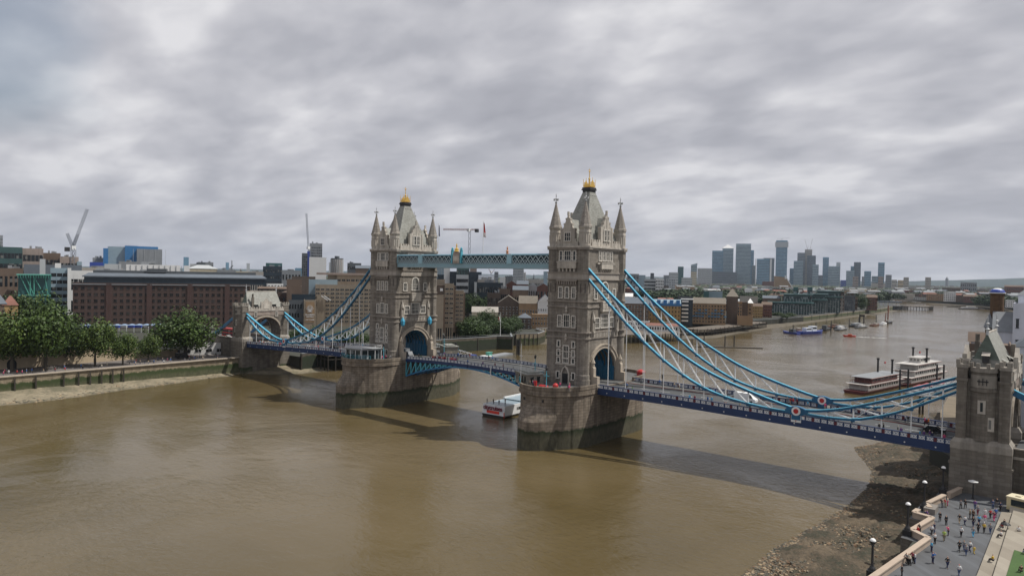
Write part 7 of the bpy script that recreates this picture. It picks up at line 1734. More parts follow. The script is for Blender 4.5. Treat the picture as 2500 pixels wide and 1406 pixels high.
jetty('jetty', [(-131, 22), (-117, 20), (-109, 44), (-113, 60), (-132, 60)], 7.8, 'dark timber jetty on tall piles between the abutment and the farther pier')
def quaywall(pts, z1, label, m_, fend=4):
    c = pts[0]; t = thing('river_wall', (c[0], c[1], 0), label, 'wall'); 
    for (x0, y0), (x1, y1) in zip(pts[:-1], pts[1:]): m = MB(); m.bar((x0 - c[0], y0 - c[1], (z1 - 1) / 2), (x1 - c[0], y1 - c[1], (z1 - 1) / 2), .9, z1 + 1); m.build('wall', m_, t)
    m = MB()
    for (x0, y0), (x1, y1) in zip(pts[:-1], pts[1:]):
        k_ = max(1, int(math.hypot(x1 - x0, y1 - y0) / fend))
        for k in range(k_): x, y = x0 + (x1 - x0) * k / k_ - c[0], y0 + (y1 - y0) * k / k_ - c[1]; m.box(x - .2, x + .75, y - .25, y + .25, 0, z1 - .5)
    m.build('fenders', WOOD, t, stuff=True)
    m = MB()
    for (x0, y0), (x1, y1) in zip(pts[:-1], pts[1:]): m.bar((x0 - c[0], y0 - c[1], z1 + 1.1), (x1 - c[0], y1 - c[1], z1 + 1.1), .08, .1); m.bar((x0 - c[0], y0 - c[1], z1), (x1 - c[0], y1 - c[1], z1), 1.1, .25)
    m.build('railing', bmat('grey'), t); return t
quaywall([(-127, 12), (-132.5, 60), (-136.5, 112), (-133, 139), (-131, 155), (-123.5, 160.5), (-138.6, 177)], 8.2, 'dark stained quay wall right of the farther pier running to the dock mouth', DKWALL, 14)
quaywall([(-138.6, 182), (-131, 196), (-139.5, 214.4), (-157.5, 228), (-157.5, 262), (-140.5, 300), (-127.5, 330), (-127.5, 400)], 7.8, 'green weeded quay wall with timber fenders below the tan quayside range', WALLST, 3)
quaywall([(-127.5, 400), (-111.5, 510), (-99.5, 640)], 5.6, 'long timber faced river wall with close black piles below the riverside lawn', mat('piled_wall', (0.06, 0.065, 0.05), .9, .3, .6, streak=.4), 2.4)
quaywall([(-99.5, 640), (-99.5, 1000), (-111.5, 1140), (-150, 1300)], 6.0, 'pale topped river wall in front of the green glass blocks', WALLST, 30)
m = MB(); m.prism([(-128, 402), (-113, 510), (-104, 620), (-125, 640), (-150, 560), (-150, 420)], 5.75, 5.85); struct(m.build('lawn', mat('dry_lawn', (0.16, 0.15, 0.06), .9, .3, .1)))
def mudbank(pts, name='foreshore'):
    m = MB(); n = len(pts); cx = sum(p[0] for p in pts) / n; cy = sum(p[1] for p in pts) / n; m.v = [(*p, -.1) for p in pts] + [(cx + (x - cx) * .8, cy + (y - cy) * .92, .35) for x, y in pts] + [(cx, cy, .6)]
    for k in range(n): k2 = (k + 1) % n; m.f += [(k, k2, n + k2, n + k), (n + k, n + k2, 2 * n)]; m.m += [0, 0]
    return struct(m.build(name, MUD, smooth=True))
mudbank([(-86, 318), (-76, 325), (-72, 345), (-78, 400), (-84, 520), (-86, 640), (-88, 800), (-90, 1000), (-96, 1120), (-112, 1130), (-102, 900), (-100, 640), (-112, 508), (-125, 400), (-124, 325)])
mudbank([(-132, 200), (-124, 214), (-130, 246), (-141, 262), (-156, 258), (-156, 232)])
mudbank([(50, 1240), (8, 1400), (-60, 1520), (-150, 1610), (-120, 1660), (20, 1500), (75, 1240)])
# pontoon with small green hut, gangway, mast, dolphins
t = thing('pontoon', (-104, 118, 0), 'low floating pontoon with a small green hut off the dock wall', 'pontoon', rz=rad(100))
m = MB(); m.box(-22, 22, -3.2, 3.2, -.5, .9); m.build('deck', bmat('grey'), t); m = MB(); m.box(-2, 1.5, -1, 1, .9, 3.0); m.box(-2.3, 1.8, -1.3, 1.3, 3.0, 3.2); m.build('hut', TG, t); m = MB(); m.box(-20, -15, -1.4, 1.4, 2.6, 3.2); m.build('canopy', bmat('royal'), t)
m = MB(); 
for x in (-19.8, -15.2): 
    for y in (-1.2, 1.2): m.box(x - .1, x + .1, y - .1, y + .1, .9, 2.6)
m.box(-14, 0, -1.6, 2.6, .9, 1.5); m.build('shelter_posts', WHITE, t)
def gangway(a, b, label, w_=2.0, h=2.0):
    a, b = Vector(a), Vector(b); t = thing('gangway', a, label, 'gangway'); d = b - a; L_ = d.length; n = max(4, int(L_ / 2)); m = MB(); s_ = Vector((-d.y, d.x, 0)).normalized() * (w_ / 2)
    for sg in (-1, 1):
        o = s_ * sg; m.bar(o, d + o, .2, .2); m.bar(o + Vector((0, 0, h)), d + o + Vector((0, 0, h)), .2, .2)
        for k in range(n): p, q = d * (k / n) + o, d * ((k + 1) / n) + o; m.bar(p, q + Vector((0, 0, h)), .12, .12); m.bar(q, q + Vector((0, 0, h)), .12, .12)
    m.build('truss', WHITE, t); m = MB(); m.bar((0, 0, 0), d, w_, .15); m.build('walkway', bmat('grey'), t); return t
gangway((-136, 84, 9.5), (-118, 92, 6.2), 'white truss gangway sloping from the quay behind the farther pier'); gangway((-118, 92, 6.2), (-104.5, 104, 1.3), 'lower white truss gangway leading down onto the low pontoon')
t = thing('flag_mast', (-131, 158, 8.2), 'tall white mast with yard and slanting gaff on the dock corner', 'mast'); m = MB(); m.ring(0, 0, [(.2, 0), (.08, 15)], 6); m.bar((-2.5, 0, 9), (2.5, 0, 9), .12, .12); m.bar((0, 0, 8.5), (-3, 2, 12.5), .12, .12); m.build('pole', WHITE, t); m = MB(); m.q([(-1.6, 1, 10.5), (-3.2, 2.1, 12.3), (-4.0, 2.2, 10.6), (-2.2, 1.2, 9.2)]); m.build('flag', RED, t)
def dolphin(loc, h, label, n=1, group='dark mooring piles standing in the river', cap=False):
    t = thing('mooring_pile', loc, label, 'mooring pile', group=group); m = MB()
    for k in range(n): a = k * 2.1; m.ring(.7 * math.cos(a) * (n > 1), .7 * math.sin(a) * (n > 1), [(.38, -2), (.36, h)], 8)
    if n > 1: m.ring(0, 0, [(1.1, h * .55), (1.1, h * .62)], 8)
    m.build('pile', BLACK if h > 7 else WOOD, t); 
    return t
for (x, y), h, n, lab in (((-116, 103), 8.5, 3, 'cluster of dark piles beside the lower white gangway'), ((-103, 142), 9, 3, 'tall dark timber piles at the dock corner, left cluster'), ((-99.5, 139), 8.5, 1, 'lone tall timber pile off the dock corner'), ((-60, 300), 7, 1, 'single mooring pile between the two timber jetties'), ((-40, 290), 7.5, 1, 'left one of two mooring piles on the mud spit'), ((-36, 296), 7.5, 1, 'right one of two mooring piles on the mud spit'), ((-51, 262), 6, 1, 'left dark pile in the river under the rear chain'), ((-47, 266), 6.5, 1, 'right dark pile in the river under the rear chain'), ((93.5, 160), 9.5, 1, 'left tall black pile between the two paddle steamers'), ((96.2, 162), 9.8, 1, 'right tall black pile between the two paddle steamers'), ((103, 186), 10.5, 1, 'left tall black pile before the larger steamer stern'), ((105, 190), 10.2, 1, 'right tall black pile before the larger steamer stern'), ((110, 110), 7, 2, 'twin black piles on the beach behind the rear chain'),
    ((-46, 447), 8, 1, 'mooring pile at the bow of the blue tug'), ((-34, 470), 10, 1, 'mooring pile amid the blue and white tug'), ((-30, 500), 8, 1, 'mooring pile between the tug and the barges'), ((-38, 530), 9, 1, 'first tall pile among the moored barges'), ((-35, 580), 9, 1, 'second tall pile among the moored barges'), ((-36, 620), 9, 1, 'third tall pile among the moored barges'), ((-33, 680), 10, 1, 'farthest tall pile near the sailing barge')): dolphin((x, y, 0), h, lab, n)
t = thing('timber_float', (-50, 272, 0), 'long dark timber float lying at the mud edge behind the rear chain', 'float', rz=rad(38)); m = MB(); m.box(-3, 42, -1, 1, -.3, .5); m.build('hull', WOOD, t)
# ------------------------------------------------------------------ boats
def hull(L_, B_, h, bow=.25, stern=0.95, dr=.4, m_=None, rake=1.2):
    m = MB(); n = 10; up = []; lo = []
    for k in range(n + 1):
        u = k / n; x = -L_ / 2 + L_ * u; w_ = B_ / 2 * (1 - max(0, (u - (1 - bow)) / bow) ** 2.2) * (stern + (1 - stern) * min(1, u / .12)); sheer = h * (1 + .35 * max(0, (u - .7) / .3) ** 2)
        up.append((x + (rake * (u > .95)), w_, sheer)); lo.append((x, w_ * .82, -dr))
    P = [(x, -w_, z_) for x, w_, z_ in up] + [(x, w_, z_) for x, w_, z_ in reversed(up)]; Q = [(x, -w_, z_) for x, w_, z_ in lo] + [(x, w_, z_) for x, w_, z_ in reversed(lo)]
    N_ = len(P); m.v = P + Q
    for k in range(N_): k2 = (k + 1) % N_; m.f.append((N_ + k, N_ + k2, k2, k)); m.m.append(0)
    for k in range(n): m.f.append((k, k + 1, N_ - 2 - k, N_ - 1 - k)); m.m.append(0)
    return m
t = thing('cruise_boat', (5.3, 21.5, 0), 'white river cruise boat seen from its lettered stern, passing under the bascules', 'boat', rz=rad(93))
hull(48, 9.4, .75, stern=1.0).build('hull', mat('boat_black', (0.012, 0.012, 0.014), .5, .1, 1), t)
WB = mat('boat_white', (0.70, 0.71, 0.72), .35, .05, .5)
m = MB(); m.ext([(-23.9, .55), (-5, .55), (-2.5, 1.6), (-9, 3.9), (-23.4, 3.9)], 'y', -4.6, 4.6); m.box(-9, 19, -4.4, 4.4, 3.3, 4.1); m.box(-3, 19, -4.55, 4.55, .9, 1.7); m.build('superstructure', WB, t)
m = MB(); m.box(-9, 19, -4.3, 4.3, 1.7, 3.3); m.box(-17, -11, -4.66, 4.66, 2.0, 2.9); m.build('windows', GLASS, t)
m = MB(); m.box(-22.8, 14, -4.1, 4.1, 3.9, 3.96); m.box(-13, 18, -3.9, 3.9, 4.1, 4.3); m.build('upper_deck', bmat('greyglass'), t)
m = MB(); m.box(-13, 18, 3.6, 4.3, 4.3, 4.75); m.build('rail_cover', WB, t); m = MB(); m.box(-12.5, -10, -4.72, -4.6, 2.9, 4.1); m.build('red_panel', RED, t)
m = MB(); m.box(-23.98, -23.85, -2.6, 2.6, 1.15, 2.05); m.box(-23.98, -23.8, -4.7, -4.5, .3, 2.0) ; m.build('red_band', mat('bright_red', (.7, .05, .03), .5, .05, 1), t)
text('citycruises', 2.05, 'lettering', mat('maroon_lettering', (.16, .01, .03), .5, .05, 1), t, (-24.02, .1, 2.95), (math.pi / 2, 0, -math.pi / 2), bold=.06, spacing=.93)
text('citycruises', 0.8, 'lettering', MATS['maroon_lettering'], t, (6, -4.46, 3.7), (math.pi / 2, 0, 0), bold=.02)
def pass_(x, y): a = math.cos(rad(93)); b = math.sin(rad(93)); return (5.3 + x * a - y * b, 21.5 + x * b + y * a, 3.96)
for i, (x, y, c) in enumerate(((-22.6, 3.6, 'black'), (-22.2, 1.2, 'black'), (-22.0, -1.0, 'navy'), (-20.5, -2.4, 'white'), (-19.5, -1.6, 'maroon'), (-4, -3.5, 'black'))): small(pass_(x, y), c, 'black', 'person in %s standing on the cruise boat upper deck, number %s from the stern corner' % (c, ('one', 'two', 'three', 'four', 'five', 'six')[i]), 'people on the cruise boat deck')
SW = mat('steamer_white', (.52, .50, .47), .5, .15, 1, streak=.2)
def steamer(loc, rz, s, decks, label, L_=42, B_=9.6):
    t = thing('paddle_steamer', loc, label, 'boat', rz=rz)
    hull(L_, B_, 1.2, stern=.9).build('hull', mat('boat_maroon', (.08, .012, .014), .5, .1, 1), t)
    z_ = 1.3; L2 = L_ * .88
    for k in range(decks):
        ln_ = L2 * (1 - .17 * k); w_ = B_ / 2 * (1 - .07 * k); x0 = -ln_ / 2 + (k * L_ * .02); x1 = ln_ / 2 + k * L_ * .02
        m = MB(); m.box(x0 + 2.2, x1 - 3, -w_ + .8, w_ - .8, z_, z_ + 2.35); m.build('cabin', SW if k != 1 or decks > 2 else mat('cabin_dark_red', (.09, .03, .03), .6, .1, 1), t)
        m = MB(); n = int((x1 - x0 - 6) / 2.4)
        for j in range(n): 
            xx = x0 + 3.2 + j * 2.4
            for sg in (-1, 1): m.box(xx, xx + 1.5, *sorted((sg * (w_ - .83), sg * (w_ - .76))), z_ + .7, z_ + 1.8)
        m.build('windows', GLASS, t)
        m = MB(); m.box(x0, x1, -w_, w_, z_ + 2.35, z_ + 2.55); m.build('deck_edge', SW, t); m = MB(); m.box(x0 - .03, x1 + .03, -w_ - .03, w_ + .03, z_ + 2.38, z_ + 2.46); m.build('red_trim', mat('trim_red', (.3, .03, .03), .5, .1, 1), t)
        m = MB()
        for sg in (-1, 1):
            m.box(x0, x1, *sorted((sg * (w_ - .06), sg * w_)), z_ + .95, z_ + 1.05); n = int((x1 - x0) / .9)
            for j in range(n + 1): xx = x0 + (x1 - x0) * j / n; m.box(xx - .04, xx + .04, *sorted((sg * (w_ - .05), sg * w_)), z_, z_ + (2.35 if j % 3 == 0 else 1.0))
        n = 9
        for j in range(n + 1): yy = -w_ + 2 * w_ * j / n; m.box(x0, x0 + .06, yy - .04, yy + .04, z_, z_ + (2.35 if j % 3 == 0 else 1.0))
        m.box(x0, x0 + .06, -w_, w_, z_ + .95, z_ + 1.05)
        m.build('railing', mat('rail_red', (.22, .09, .08), .5, .1, 1) if decks == 2 and k == 1 else SW, t, stuff=True)
        z_ += 2.55
    m = MB(); ln_ = L2 * (1 - .17 * (decks - 1)); m.box(-ln_ / 2, ln_ / 2 + 1, -B_ / 2 * .86, B_ / 2 * .86, z_, z_ + .15); m.build('roof', bmat('grey') if decks < 3 else SW, t)
    if decks >= 3:
        m = MB(); m.box(-4, 7, -2.6, 2.6, z_ + .15, z_ + 2.4); m.box(-4.5, 7.5, -3, 3, z_ + 2.4, z_ + 2.6); m.build('wheelhouse', SW, t); m = MB(); 
        for j in range(6): m.box(-3.3 + j * 1.75, -2.1 + j * 1.75, -2.66, 2.66, z_ + 1.0, z_ + 1.9)
        for j in range(3): m.box(-4.06, -3.9, -2 + j * 1.5, -1 + j * 1.5, z_ + 1.0, z_ + 1.9)
        m.build('windows', GLASS, t)
    fx = 9 if decks < 3 else 2
    for sg in (-1, 1):
        m = MB(); m.ring(fx, sg * 3.0, [(.42, z_ - .5), (.4, z_ + 4.6 + decks * .5), (.62, z_ + 4.7 + decks * .5), (.62, z_ + 5.4 + decks * .5)], 10); m.build('funnel', BLACK, t)
    m = MB(); m.bar((fx, -3, z_ + 4.6), (fx, 3, z_ + 4.6), .08, .08); m.build('funnel_stay', SW, t); m = MB(); m.ring(fx, 0, [(.05, z_ + 4.0), (.5, z_ + 4.6), (.05, z_ + 5.2)], 4); m.build('ornament', RED, t)
    return t
steamer((84.2, 160, 0), rad(80), 1, 2, 'smaller two deck paddle steamer with red railings and grey roof beside the piles', 42, 9.6)
steamer((92.5, 203, 0), rad(80), 1, 3, 'larger three deck white paddle steamer with red trim and black funnels', 50, 11)
t = thing('pontoon', (104, 178, 0), 'mooring pontoon with red awnings beside the paddle steamers', 'pontoon', rz=rad(80)); m = MB(); m.box(-24, 24, -3.4, 3.4, -.4, .9); m.build('deck', bmat('grey'), t)
m = MB()
for x in (-18, -10, 2): m.frus(x - 2.4, x + 2.4, -2, 2, 3.0, x - .3, x + .3, -.3, .3, 4.0)
m.build('awning', mat('awning_red', (.4, .1, .1), .8, .2, 1), t); m = MB()
for x in (-18, -10, 2): m.box(x - .1, x + .1, -.1, .1, .9, 3.4)
m.build('poles', WHITE, t)
gangway((124, 176, 8.0), (104, 168, 2.4), 'white truss gangway sloping to the steamer pontoon above the short chains', 2.4, 2.2)
def barge(p, L_, B_, h, rz, hm, cm, label, kind='barge', cab=None, mast=0, group='moored boats off the far bank'):
    t = thing({'tug': 'tug_boat', 'barge': 'moored_barge', 'sail': 'sailing_barge', 'speed': 'speedboat', 'tour': 'tour_boat', 'yacht': 'cabin_boat'}[kind], (p[0], p[1], 0), label, 'boat', rz, group)
    hull(L_, B_, h, bow=.3).build('hull', hm, t)
    if cab:
        m = MB(); 
        for (a, b, z0, z1) in cab: m.box(a, b, -B_ * .33, B_ * .33, z0, z1)
        m.build('cabin', cm, t); m = MB()
        for (a, b, z0, z1) in cab: m.box(a + .4, b - .4, -B_ * .335, B_ * .335, z0 + (z1 - z0) * .45, z0 + (z1 - z0) * .8)
        m.build('windows', GLASS, t)
    if mast: m = MB(); m.ring(0, 0, [(.18, h), (.08, h + mast)], 6); m.bar((0, 0, h + mast * .3), (mast * .35, 0, h + mast * .8), .12, .12); m.build('mast', BLACK if kind != 'sail' else mat('mast_varnish', (.3, .16, .07), .6, .2, 1), t)
    return t
BB = mat('hull_blue', (.015, .035, .22), .4, .1, 1); HB = mat('hull_black', (.02, .02, .022), .5, .2, 1); HG = mat('hull_grey', (.10, .105, .11), .6, .2, 1); HR = mat('hull_rust', (.14, .06, .04), .8, .3, 1)
barge((-48, 448), 17, 5, 1.6, rad(155), BB, bmat('darkgrey'), 'dark blue tug with low deckhouse, leftmost of the moored boats', 'tug', [(-4, 1, 1.6, 4.2)])
barge((-36, 463), 30, 7, 2.4, rad(70), BB, bmat('whiteblue'), 'large bright blue and white work boat next to the leftmost tug', 'tug', [(-9, -2, 2.4, 5.5), (-1, 5, 2.4, 6.8)], 8)
bl = [((-40, 520), 26, 6, 1.8, 95, HB, 'darkgrey', [(-8, -3, 1.8, 5)], 12, 'black tug with a tall mast behind the bright blue work boat'), ((-30, 535), 24, 5.5, 1.6, 85, HG, 'white', [(-6, 2, 1.6, 3.6)], 0, 'grey and white cabin boat in the middle of the moored row'), ((-38, 560), 30, 6.5, 1.6, 92, HB, 'grey', [(-10, 6, 1.6, 3)], 0, 'black lighter with flat grey hatch covers in the moored row'), ((-26, 590), 24, 5, 1.5, 80, HG, 'white', [(-4, 4, 1.5, 3.4)], 0, 'small grey boat with white cabin near the middle piles'), ((-36, 610), 34, 7, 1.8, 90, HB, 'grey', [(-12, 10, 1.8, 3.4)], 0, 'long black barge with pale awning behind the middle piles'), ((-25, 640), 20, 5, 1.4, 85, HR, 'concrete', [(-3, 3, 1.4, 3.2)], 0, 'rusty small boat between long barge and white cruiser'), ((-23, 668), 18, 4.5, 1.5, 88, WB, 'white', [(-3, 3, 1.5, 3.3)], 0, 'white cabin cruiser left of the sailing barge'), ((-48, 575), 26, 6, 1.5, 90, HR, 'brown', [(-5, 5, 1.5, 3.0)], 9, 'brown hulled lighter lying inside the moored row'), ((-52, 480), 18, 5, 1.4, 120, HR, 'concrete', [(-3, 3, 1.4, 3.4)], 0, 'orange brown small boats lying inside the blue work boat')]
for p, L_, B_, h, rz, hm, cm, cab, ms, lab in bl: barge(p, L_, B_, h, rad(rz), hm, bmat(cm), lab, 'barge' if 'cabin' not in lab else 'yacht', cab, ms)
t = barge((-26, 702), 26, 6, 1.6, rad(85), HB, bmat('brown'), 'sailing barge with furled reddish sail at the far end of the moored row', 'sail', [(-7, -4, 1.6, 3)], 22)
m = MB(); m.bar((0, 0, 4), (.5, 0, 20), 1.2, .8); m.bar((-9, 0, 2), (-7, 0, 12), .8, .6); m.build('furled_sail', mat('sail_red', (.22, .10, .07), .9, .2, 1), t)
t = thing('dark_frame', (-38, 640, 0), 'dark square lattice frame standing among the moored barges', 'pile frame'); m = MB(); m.box(-2.5, -1.6, -1, 1, -1, 11); m.box(1.6, 2.5, -1, 1, -1, 11); m.box(-2.5, 2.5, -1, 1, 9, 11); m.build('frame', WOOD, t)
t = barge((-4, 462), 9, 3, .9, rad(200), mat('speed_red', (.5, .04, .03), .4, .1, 1), mat('speed_orange', (.6, .12, .04), .4, .1, 1), 'small red speedboat leaving a white wake in mid river', 'speed', [(-1.5, 1.5, .9, 2.0)], group=None)
m = MB(); q = random.Random(4)
for k in range(160):
    u = q.random(); x = -2 + 26 * u; y = 462 + 6 * u + q.gauss(0, .5 + 1.1 * u); x0 = x - 1; s = q.uniform(.3, 1.1) * (1.1 - u * .6); m.q([(x0 - s, y - s * .3, .05), (x0 + s, y - s * .35, .05), (x0 + s * .8, y + s * .3, .06), (x0 - s * .9, y + s * .3, .06)])
tag(m.build('wake_foam', mat('foam', (.7, .7, .68), .7, .05, 1)), 'white foam wake trailing right of the small red speedboat', 'foam', kind='stuff')
barge(tuple(atz(2366, 755).to_2d()), 36, 7, 1.5, YAW + rad(2), HB, bmat('white'), 'white tour boat lying far off near the right hand shore', 'tour', [(-14, 14, 1.5, 3.8), (-4, 10, 3.8, 5.6)], group=None)
barge(tuple(atz(2328, 749).to_2d()), 24, 5, 1.0, YAW, HB, bmat('brown'), 'low dark lighter left of the far white tour boat', 'barge', None, group=None)
# river pier with white gabled boxes far right of the left bank
t = jetty('river_pier', [(-100, 1150), (-62, 1160), (-62, 1200), (-100, 1200)], 7.0, 'dark piled wharf carrying five white boxes under a blue roof by the bend', 4, 'jetty')
p0 = atd(2145, 745, 1330); p1 = atd(2203, 745, 1350)
for k in range(5):
    a = atd(2147 + k * 10.6, 745, 1340); b = atd(2155 + k * 10.6, 745, 1340); building(a, b, 10, 6.5, ztop(2170, 738, 1340), 'white', 'white gabled box, %s of five on the dark wharf by the bend' % ('first', 'second', 'third', 'fourth', 'last')[k], roof='flat', group='white boxes on the far wharf')
building(p0, p1, 12, 0, 6.5, 'darkgrey', 'dark timber base of the wharf with five white boxes', name='wharf_base', rows=1, cols=6, wfrac=(.6, .6), roof='none')
building(atd(2145, 740, 1338), atd(2203, 740, 1338), 11, ztop(2170, 738, 1350), ztop(2170, 735, 1350), 'slate', 'thin slate roof above the five white wharf boxes', name='wharf_roof', roof='none')
# ------------------------------------------------------------------ far skyline
CW = [(1655, 1669, 651, 3000, 'tealglass', 10, 'dark teal slab tower left of the skyscraper cluster'), (1664, 1690, 678, 2900, 'lightgrey', 4, 'low white columned block at the foot of the dark teal slab'), (1687, 1702, 647, 3300, 'greyglass', 9, 'pale tower with a slanted glass head left of the cluster'), (1687, 1701, 664, 3290, 'cream', 6, 'cream lower half of the slant headed tower'), (1703, 1739, 655, 3600, 'lightgrey', 8, 'broad pale gridded block left of the first blue tower'), (1633, 1656, 665, 2900, 'lightgrey', 5, 'pale stepped block left of the dark teal slab'), (1620, 1634, 672, 2600, 'grey', 3, 'low grey block at the left end of the skyline cluster'),
 (1739, 1766, 612, 4300, 'blueglass', 22, 'blue glass tower left of the pyramid topped one'), (1764, 1791, 606, 4500, 'greyglass', 24, 'grey steel tower topped by a pale pyramid'), (1739, 1799, 664, 4200, 'slate', 6, 'dark low blocks in front of the pyramid topped tower'), (1797, 1834, 595, 4250, 'greyglass', 28, 'wide pale grey glass tower, tallest on the left of the cluster'), (1833, 1841, 611, 4500, 'blueglass', 20, 'thin blue slab peeping behind the wide pale tower'), (1836, 1846, 648, 4300, 'grey', 10, 'short grey slab right of the wide pale tower'),
 (1848, 1879, 632, 4150, 'blueglass', 16, 'blue glass block with bright white corner edges'), (1864, 1891, 630, 4400, 'grey', 18, 'grey slab behind the blue block with white edges'), (1895, 1923, 587, 4300, 'blueglass', 30, 'tallest dark blue tower with a crane on its roof'), (1928, 1939, 655, 4400, 'blueglass', 8, 'small blue slab right of the tallest tower'), (1938, 1961, 637, 4350, 'greyglass', 16, 'grey glass tower left of the pair under construction'), (1947, 1966, 617, 4450, 'grey', 20, 'grey tower behind, with pinkish concrete top'), (1965, 1983, 609, 4500, 'concrete', 20, 'pink concrete tower being built below two cranes'), (1971, 1992, 624, 4380, 'slate', 20, 'dark ribbed tower in front of the pink concrete one'), (1984, 1999, 646, 4300, 'greyglass', 12, 'lower grey tower right of the dark ribbed one'),
 (2009, 2024, 628, 4400, 'blueglass', 20, 'slim bright blue tower standing apart'), (2022, 2050, 650, 4300, 'greyglass', 12, 'pair of curved pale residential towers'), (2042, 2052, 640, 4350, 'lightgrey', 12, 'round topped pale tower beside the curved pair'), (2066, 2086, 661, 4300, 'greyglass', 8, 'low grey block stepping up to the twin blue towers'), (2077, 2087, 650, 4350, 'blueglass', 10, 'left shorter one of the twin blue towers'), (2085, 2102, 640, 4320, 'slate', 14, 'right taller one of the twin blue towers'), (2082, 2096, 675, 3300, 'pink', 5, 'pinkish council tower in front of the twin blue towers'), (2110, 2127, 662, 4300, 'blueglass', 9, 'square bluish tower with a flat top right of the twins'), (2104, 2112, 675, 4300, 'grey', 5, 'small grey slab left of the square bluish tower'), (2128, 2144, 674, 4300, 'greyglass', 5, 'low teal grey block between the bluish towers'),
 (2144, 2160, 641, 4280, 'blueglass', 14, 'flared blue tower standing alone at the right of the skyline'), (2144, 2157, 675, 3200, 'pink', 5, 'pinkish council tower under the flared blue tower'), (2162, 2177, 671, 3600, 'grey', 6, 'grey slab right of the flared blue tower'), (2206, 2219, 677, 3200, 'concrete', 6, 'lone pale council tower, left of two near the hills'), (2259, 2273, 677, 3200, 'concrete', 6, 'lone pale council tower, right of two near the hills'), (2177, 2190, 683, 3400, 'concrete', 3, 'low pale blocks between the skyline and the hills, left'), (2192, 2206, 684, 3300, 'sand', 3, 'low tan blocks between the skyline and the hills, right'), (1998, 2009, 672, 4200, 'slate', 4, 'low dark blocks between the cluster and the slim blue tower'), (2052, 2066, 684, 4000, 'royal', 3, 'small dark blue block between the curved towers and the twins')]
for (x0, x1, yt, ds, wl, rw, lab) in CW:
    t = bpx(x0, x1, yt, ds, (x1 - x0) * ds / FPX * .8, wl, lab, rows=rw, cols=max(2, int((x1 - x0) / 2.2)) if wl not in ('blueglass',) else 1, style='band' if wl in ('blueglass', 'greyglass') else 'win', wfrac=(.55, .35), winmat=LW, name='tower_block', roof='none', group=None)  # pale facade and window colours stand in for haze on these towers
    W = (x1 - x0) * ds / FPX; H = ztop((x0 + x1) / 2, yt, ds) - 5.7
    if 'pyramid' in lab and 'topped by' in lab: m = MB(); m.frus(-W / 2, W / 2, 0, W * .8, H, -.5, .5, W * .4 - .5, W * .4 + .5, H + 24); m.build('roof', bmat('white'), t)
    if 'white corner' in lab: m = MB(); m.box(-W / 2 - 3, -W / 2 + 1, -3, 2, 0, H); m.box(W / 2 - 1, W / 2 + 7, -3, 2, 0, H); m.build('corner_edges', bmat('white'), t)
    if 'slanted glass' in lab: m = MB(); m.hexa([(-W / 2, 0, H), (W / 2, 0, H), (W / 2, 20, H), (-W / 2, 20, H), (W / 2 - 2, 0, H + 8), (W / 2, 0, H + 8), (W / 2, 20, H + 8), (W / 2 - 2, 20, H + 8)]); m.build('roof', bmat('greyglass'), t)
    if 'crane on its roof' in lab: m = MB(); m.bar((-W * .4, 5, H + 10), (W * .6, 5, H + 13), 1.5, 1.5); m.box(-1, 1, 4, 6, H, H + 12); m.box(-W / 2, W / 2, -1.2, -.6, H - 40, H - 8); m.build('roof_crane', bmat('lightgrey'), t)
    if 'below two cranes' in lab:
        m = MB(); m.bar((-6, 5, H), (-22, 5, H + 60), 1.2, 1.2); m.bar((8, 5, H), (20, 5, H + 62), 1.2, 1.2); m.bar((-6, 5, H), (-2, 5, H + 22), 1, 1); m.build('roof_crane', bmat('pink'), t)
t = thing('wedge_building', tuple(atd(1910, 700, 2900).to_2d()) + (5.7,), 'tan wedge shaped building with a white slanting edge below the tallest tower', 'building', rz=YAW * .7)
s = 2900 / FPX; H0 = ztop(1905, 674, 2900) - 5.7; m = MB(); m.ext([(-16 * s, 0), (26 * s, 0), (22 * s, 8), (8 * s, H0 * .9), (-16 * s, H0)], 'y', 0, 30); m.build('wall', bmat('tan'), t)
m = MB(); m.bar((8 * s, -.5, H0 * .9), (23 * s, -.5, 8), 4, 3); m.bar((6 * s, -.5, H0 * .8), (6 * s, -.5, H0 * 1.04), 4, 4); m.build('edge', bmat('white'), t)
# spires and thin far towers
t = thing('church', tuple(atd(1303, 690, 1800).to_2d()) + (5.7,), 'dark needle church spire above the distant trees under the walkway', 'church'); H = ztop(1303, 668, 1800) - 5.7
m = MB(); m.ring(0, 0, [(5, 0), (5, H * .55), (3, H * .56), (.2, H)], 8); m.build('spire', bmat('darkgrey'), t)
t = thing('observation_tower', tuple(atd(566, 660, 4100).to_2d()) + (5.7,), 'distant twisted steel observation tower on the horizon above the cream roofs', 'tower'); H = ztop(566, 636, 4100) - 5.7
m = MB(); m.ring(0, 0, [(9, 0), (3, H * .5), (3, H)], 6); m.tube([(14, 0, 0), (-14, 0, H * .25), (16, 0, H * .45), (-10, 0, H * .6), (12, 0, H * .7)], 3); m.build('lattice', bmat('grey'), t)
bpx(-2, 7, 575, 2500, 30, 'grey', 'distant grey tower cut by the left edge above the flats', rows=12, cols=3)
t = thing('dome', tuple(atd(2312, 680, 7000).to_2d()) + (5.7,), 'faint domed mast on the distant hill line', 'mast'); m = MB(); m.ring(0, 0, [(12, 0), (12, ztop(2312, 681, 7000) - 5.7), (2, ztop(2312, 676, 7000) - 5.7)], 8); m.build('mast', bmat('grey'), t)

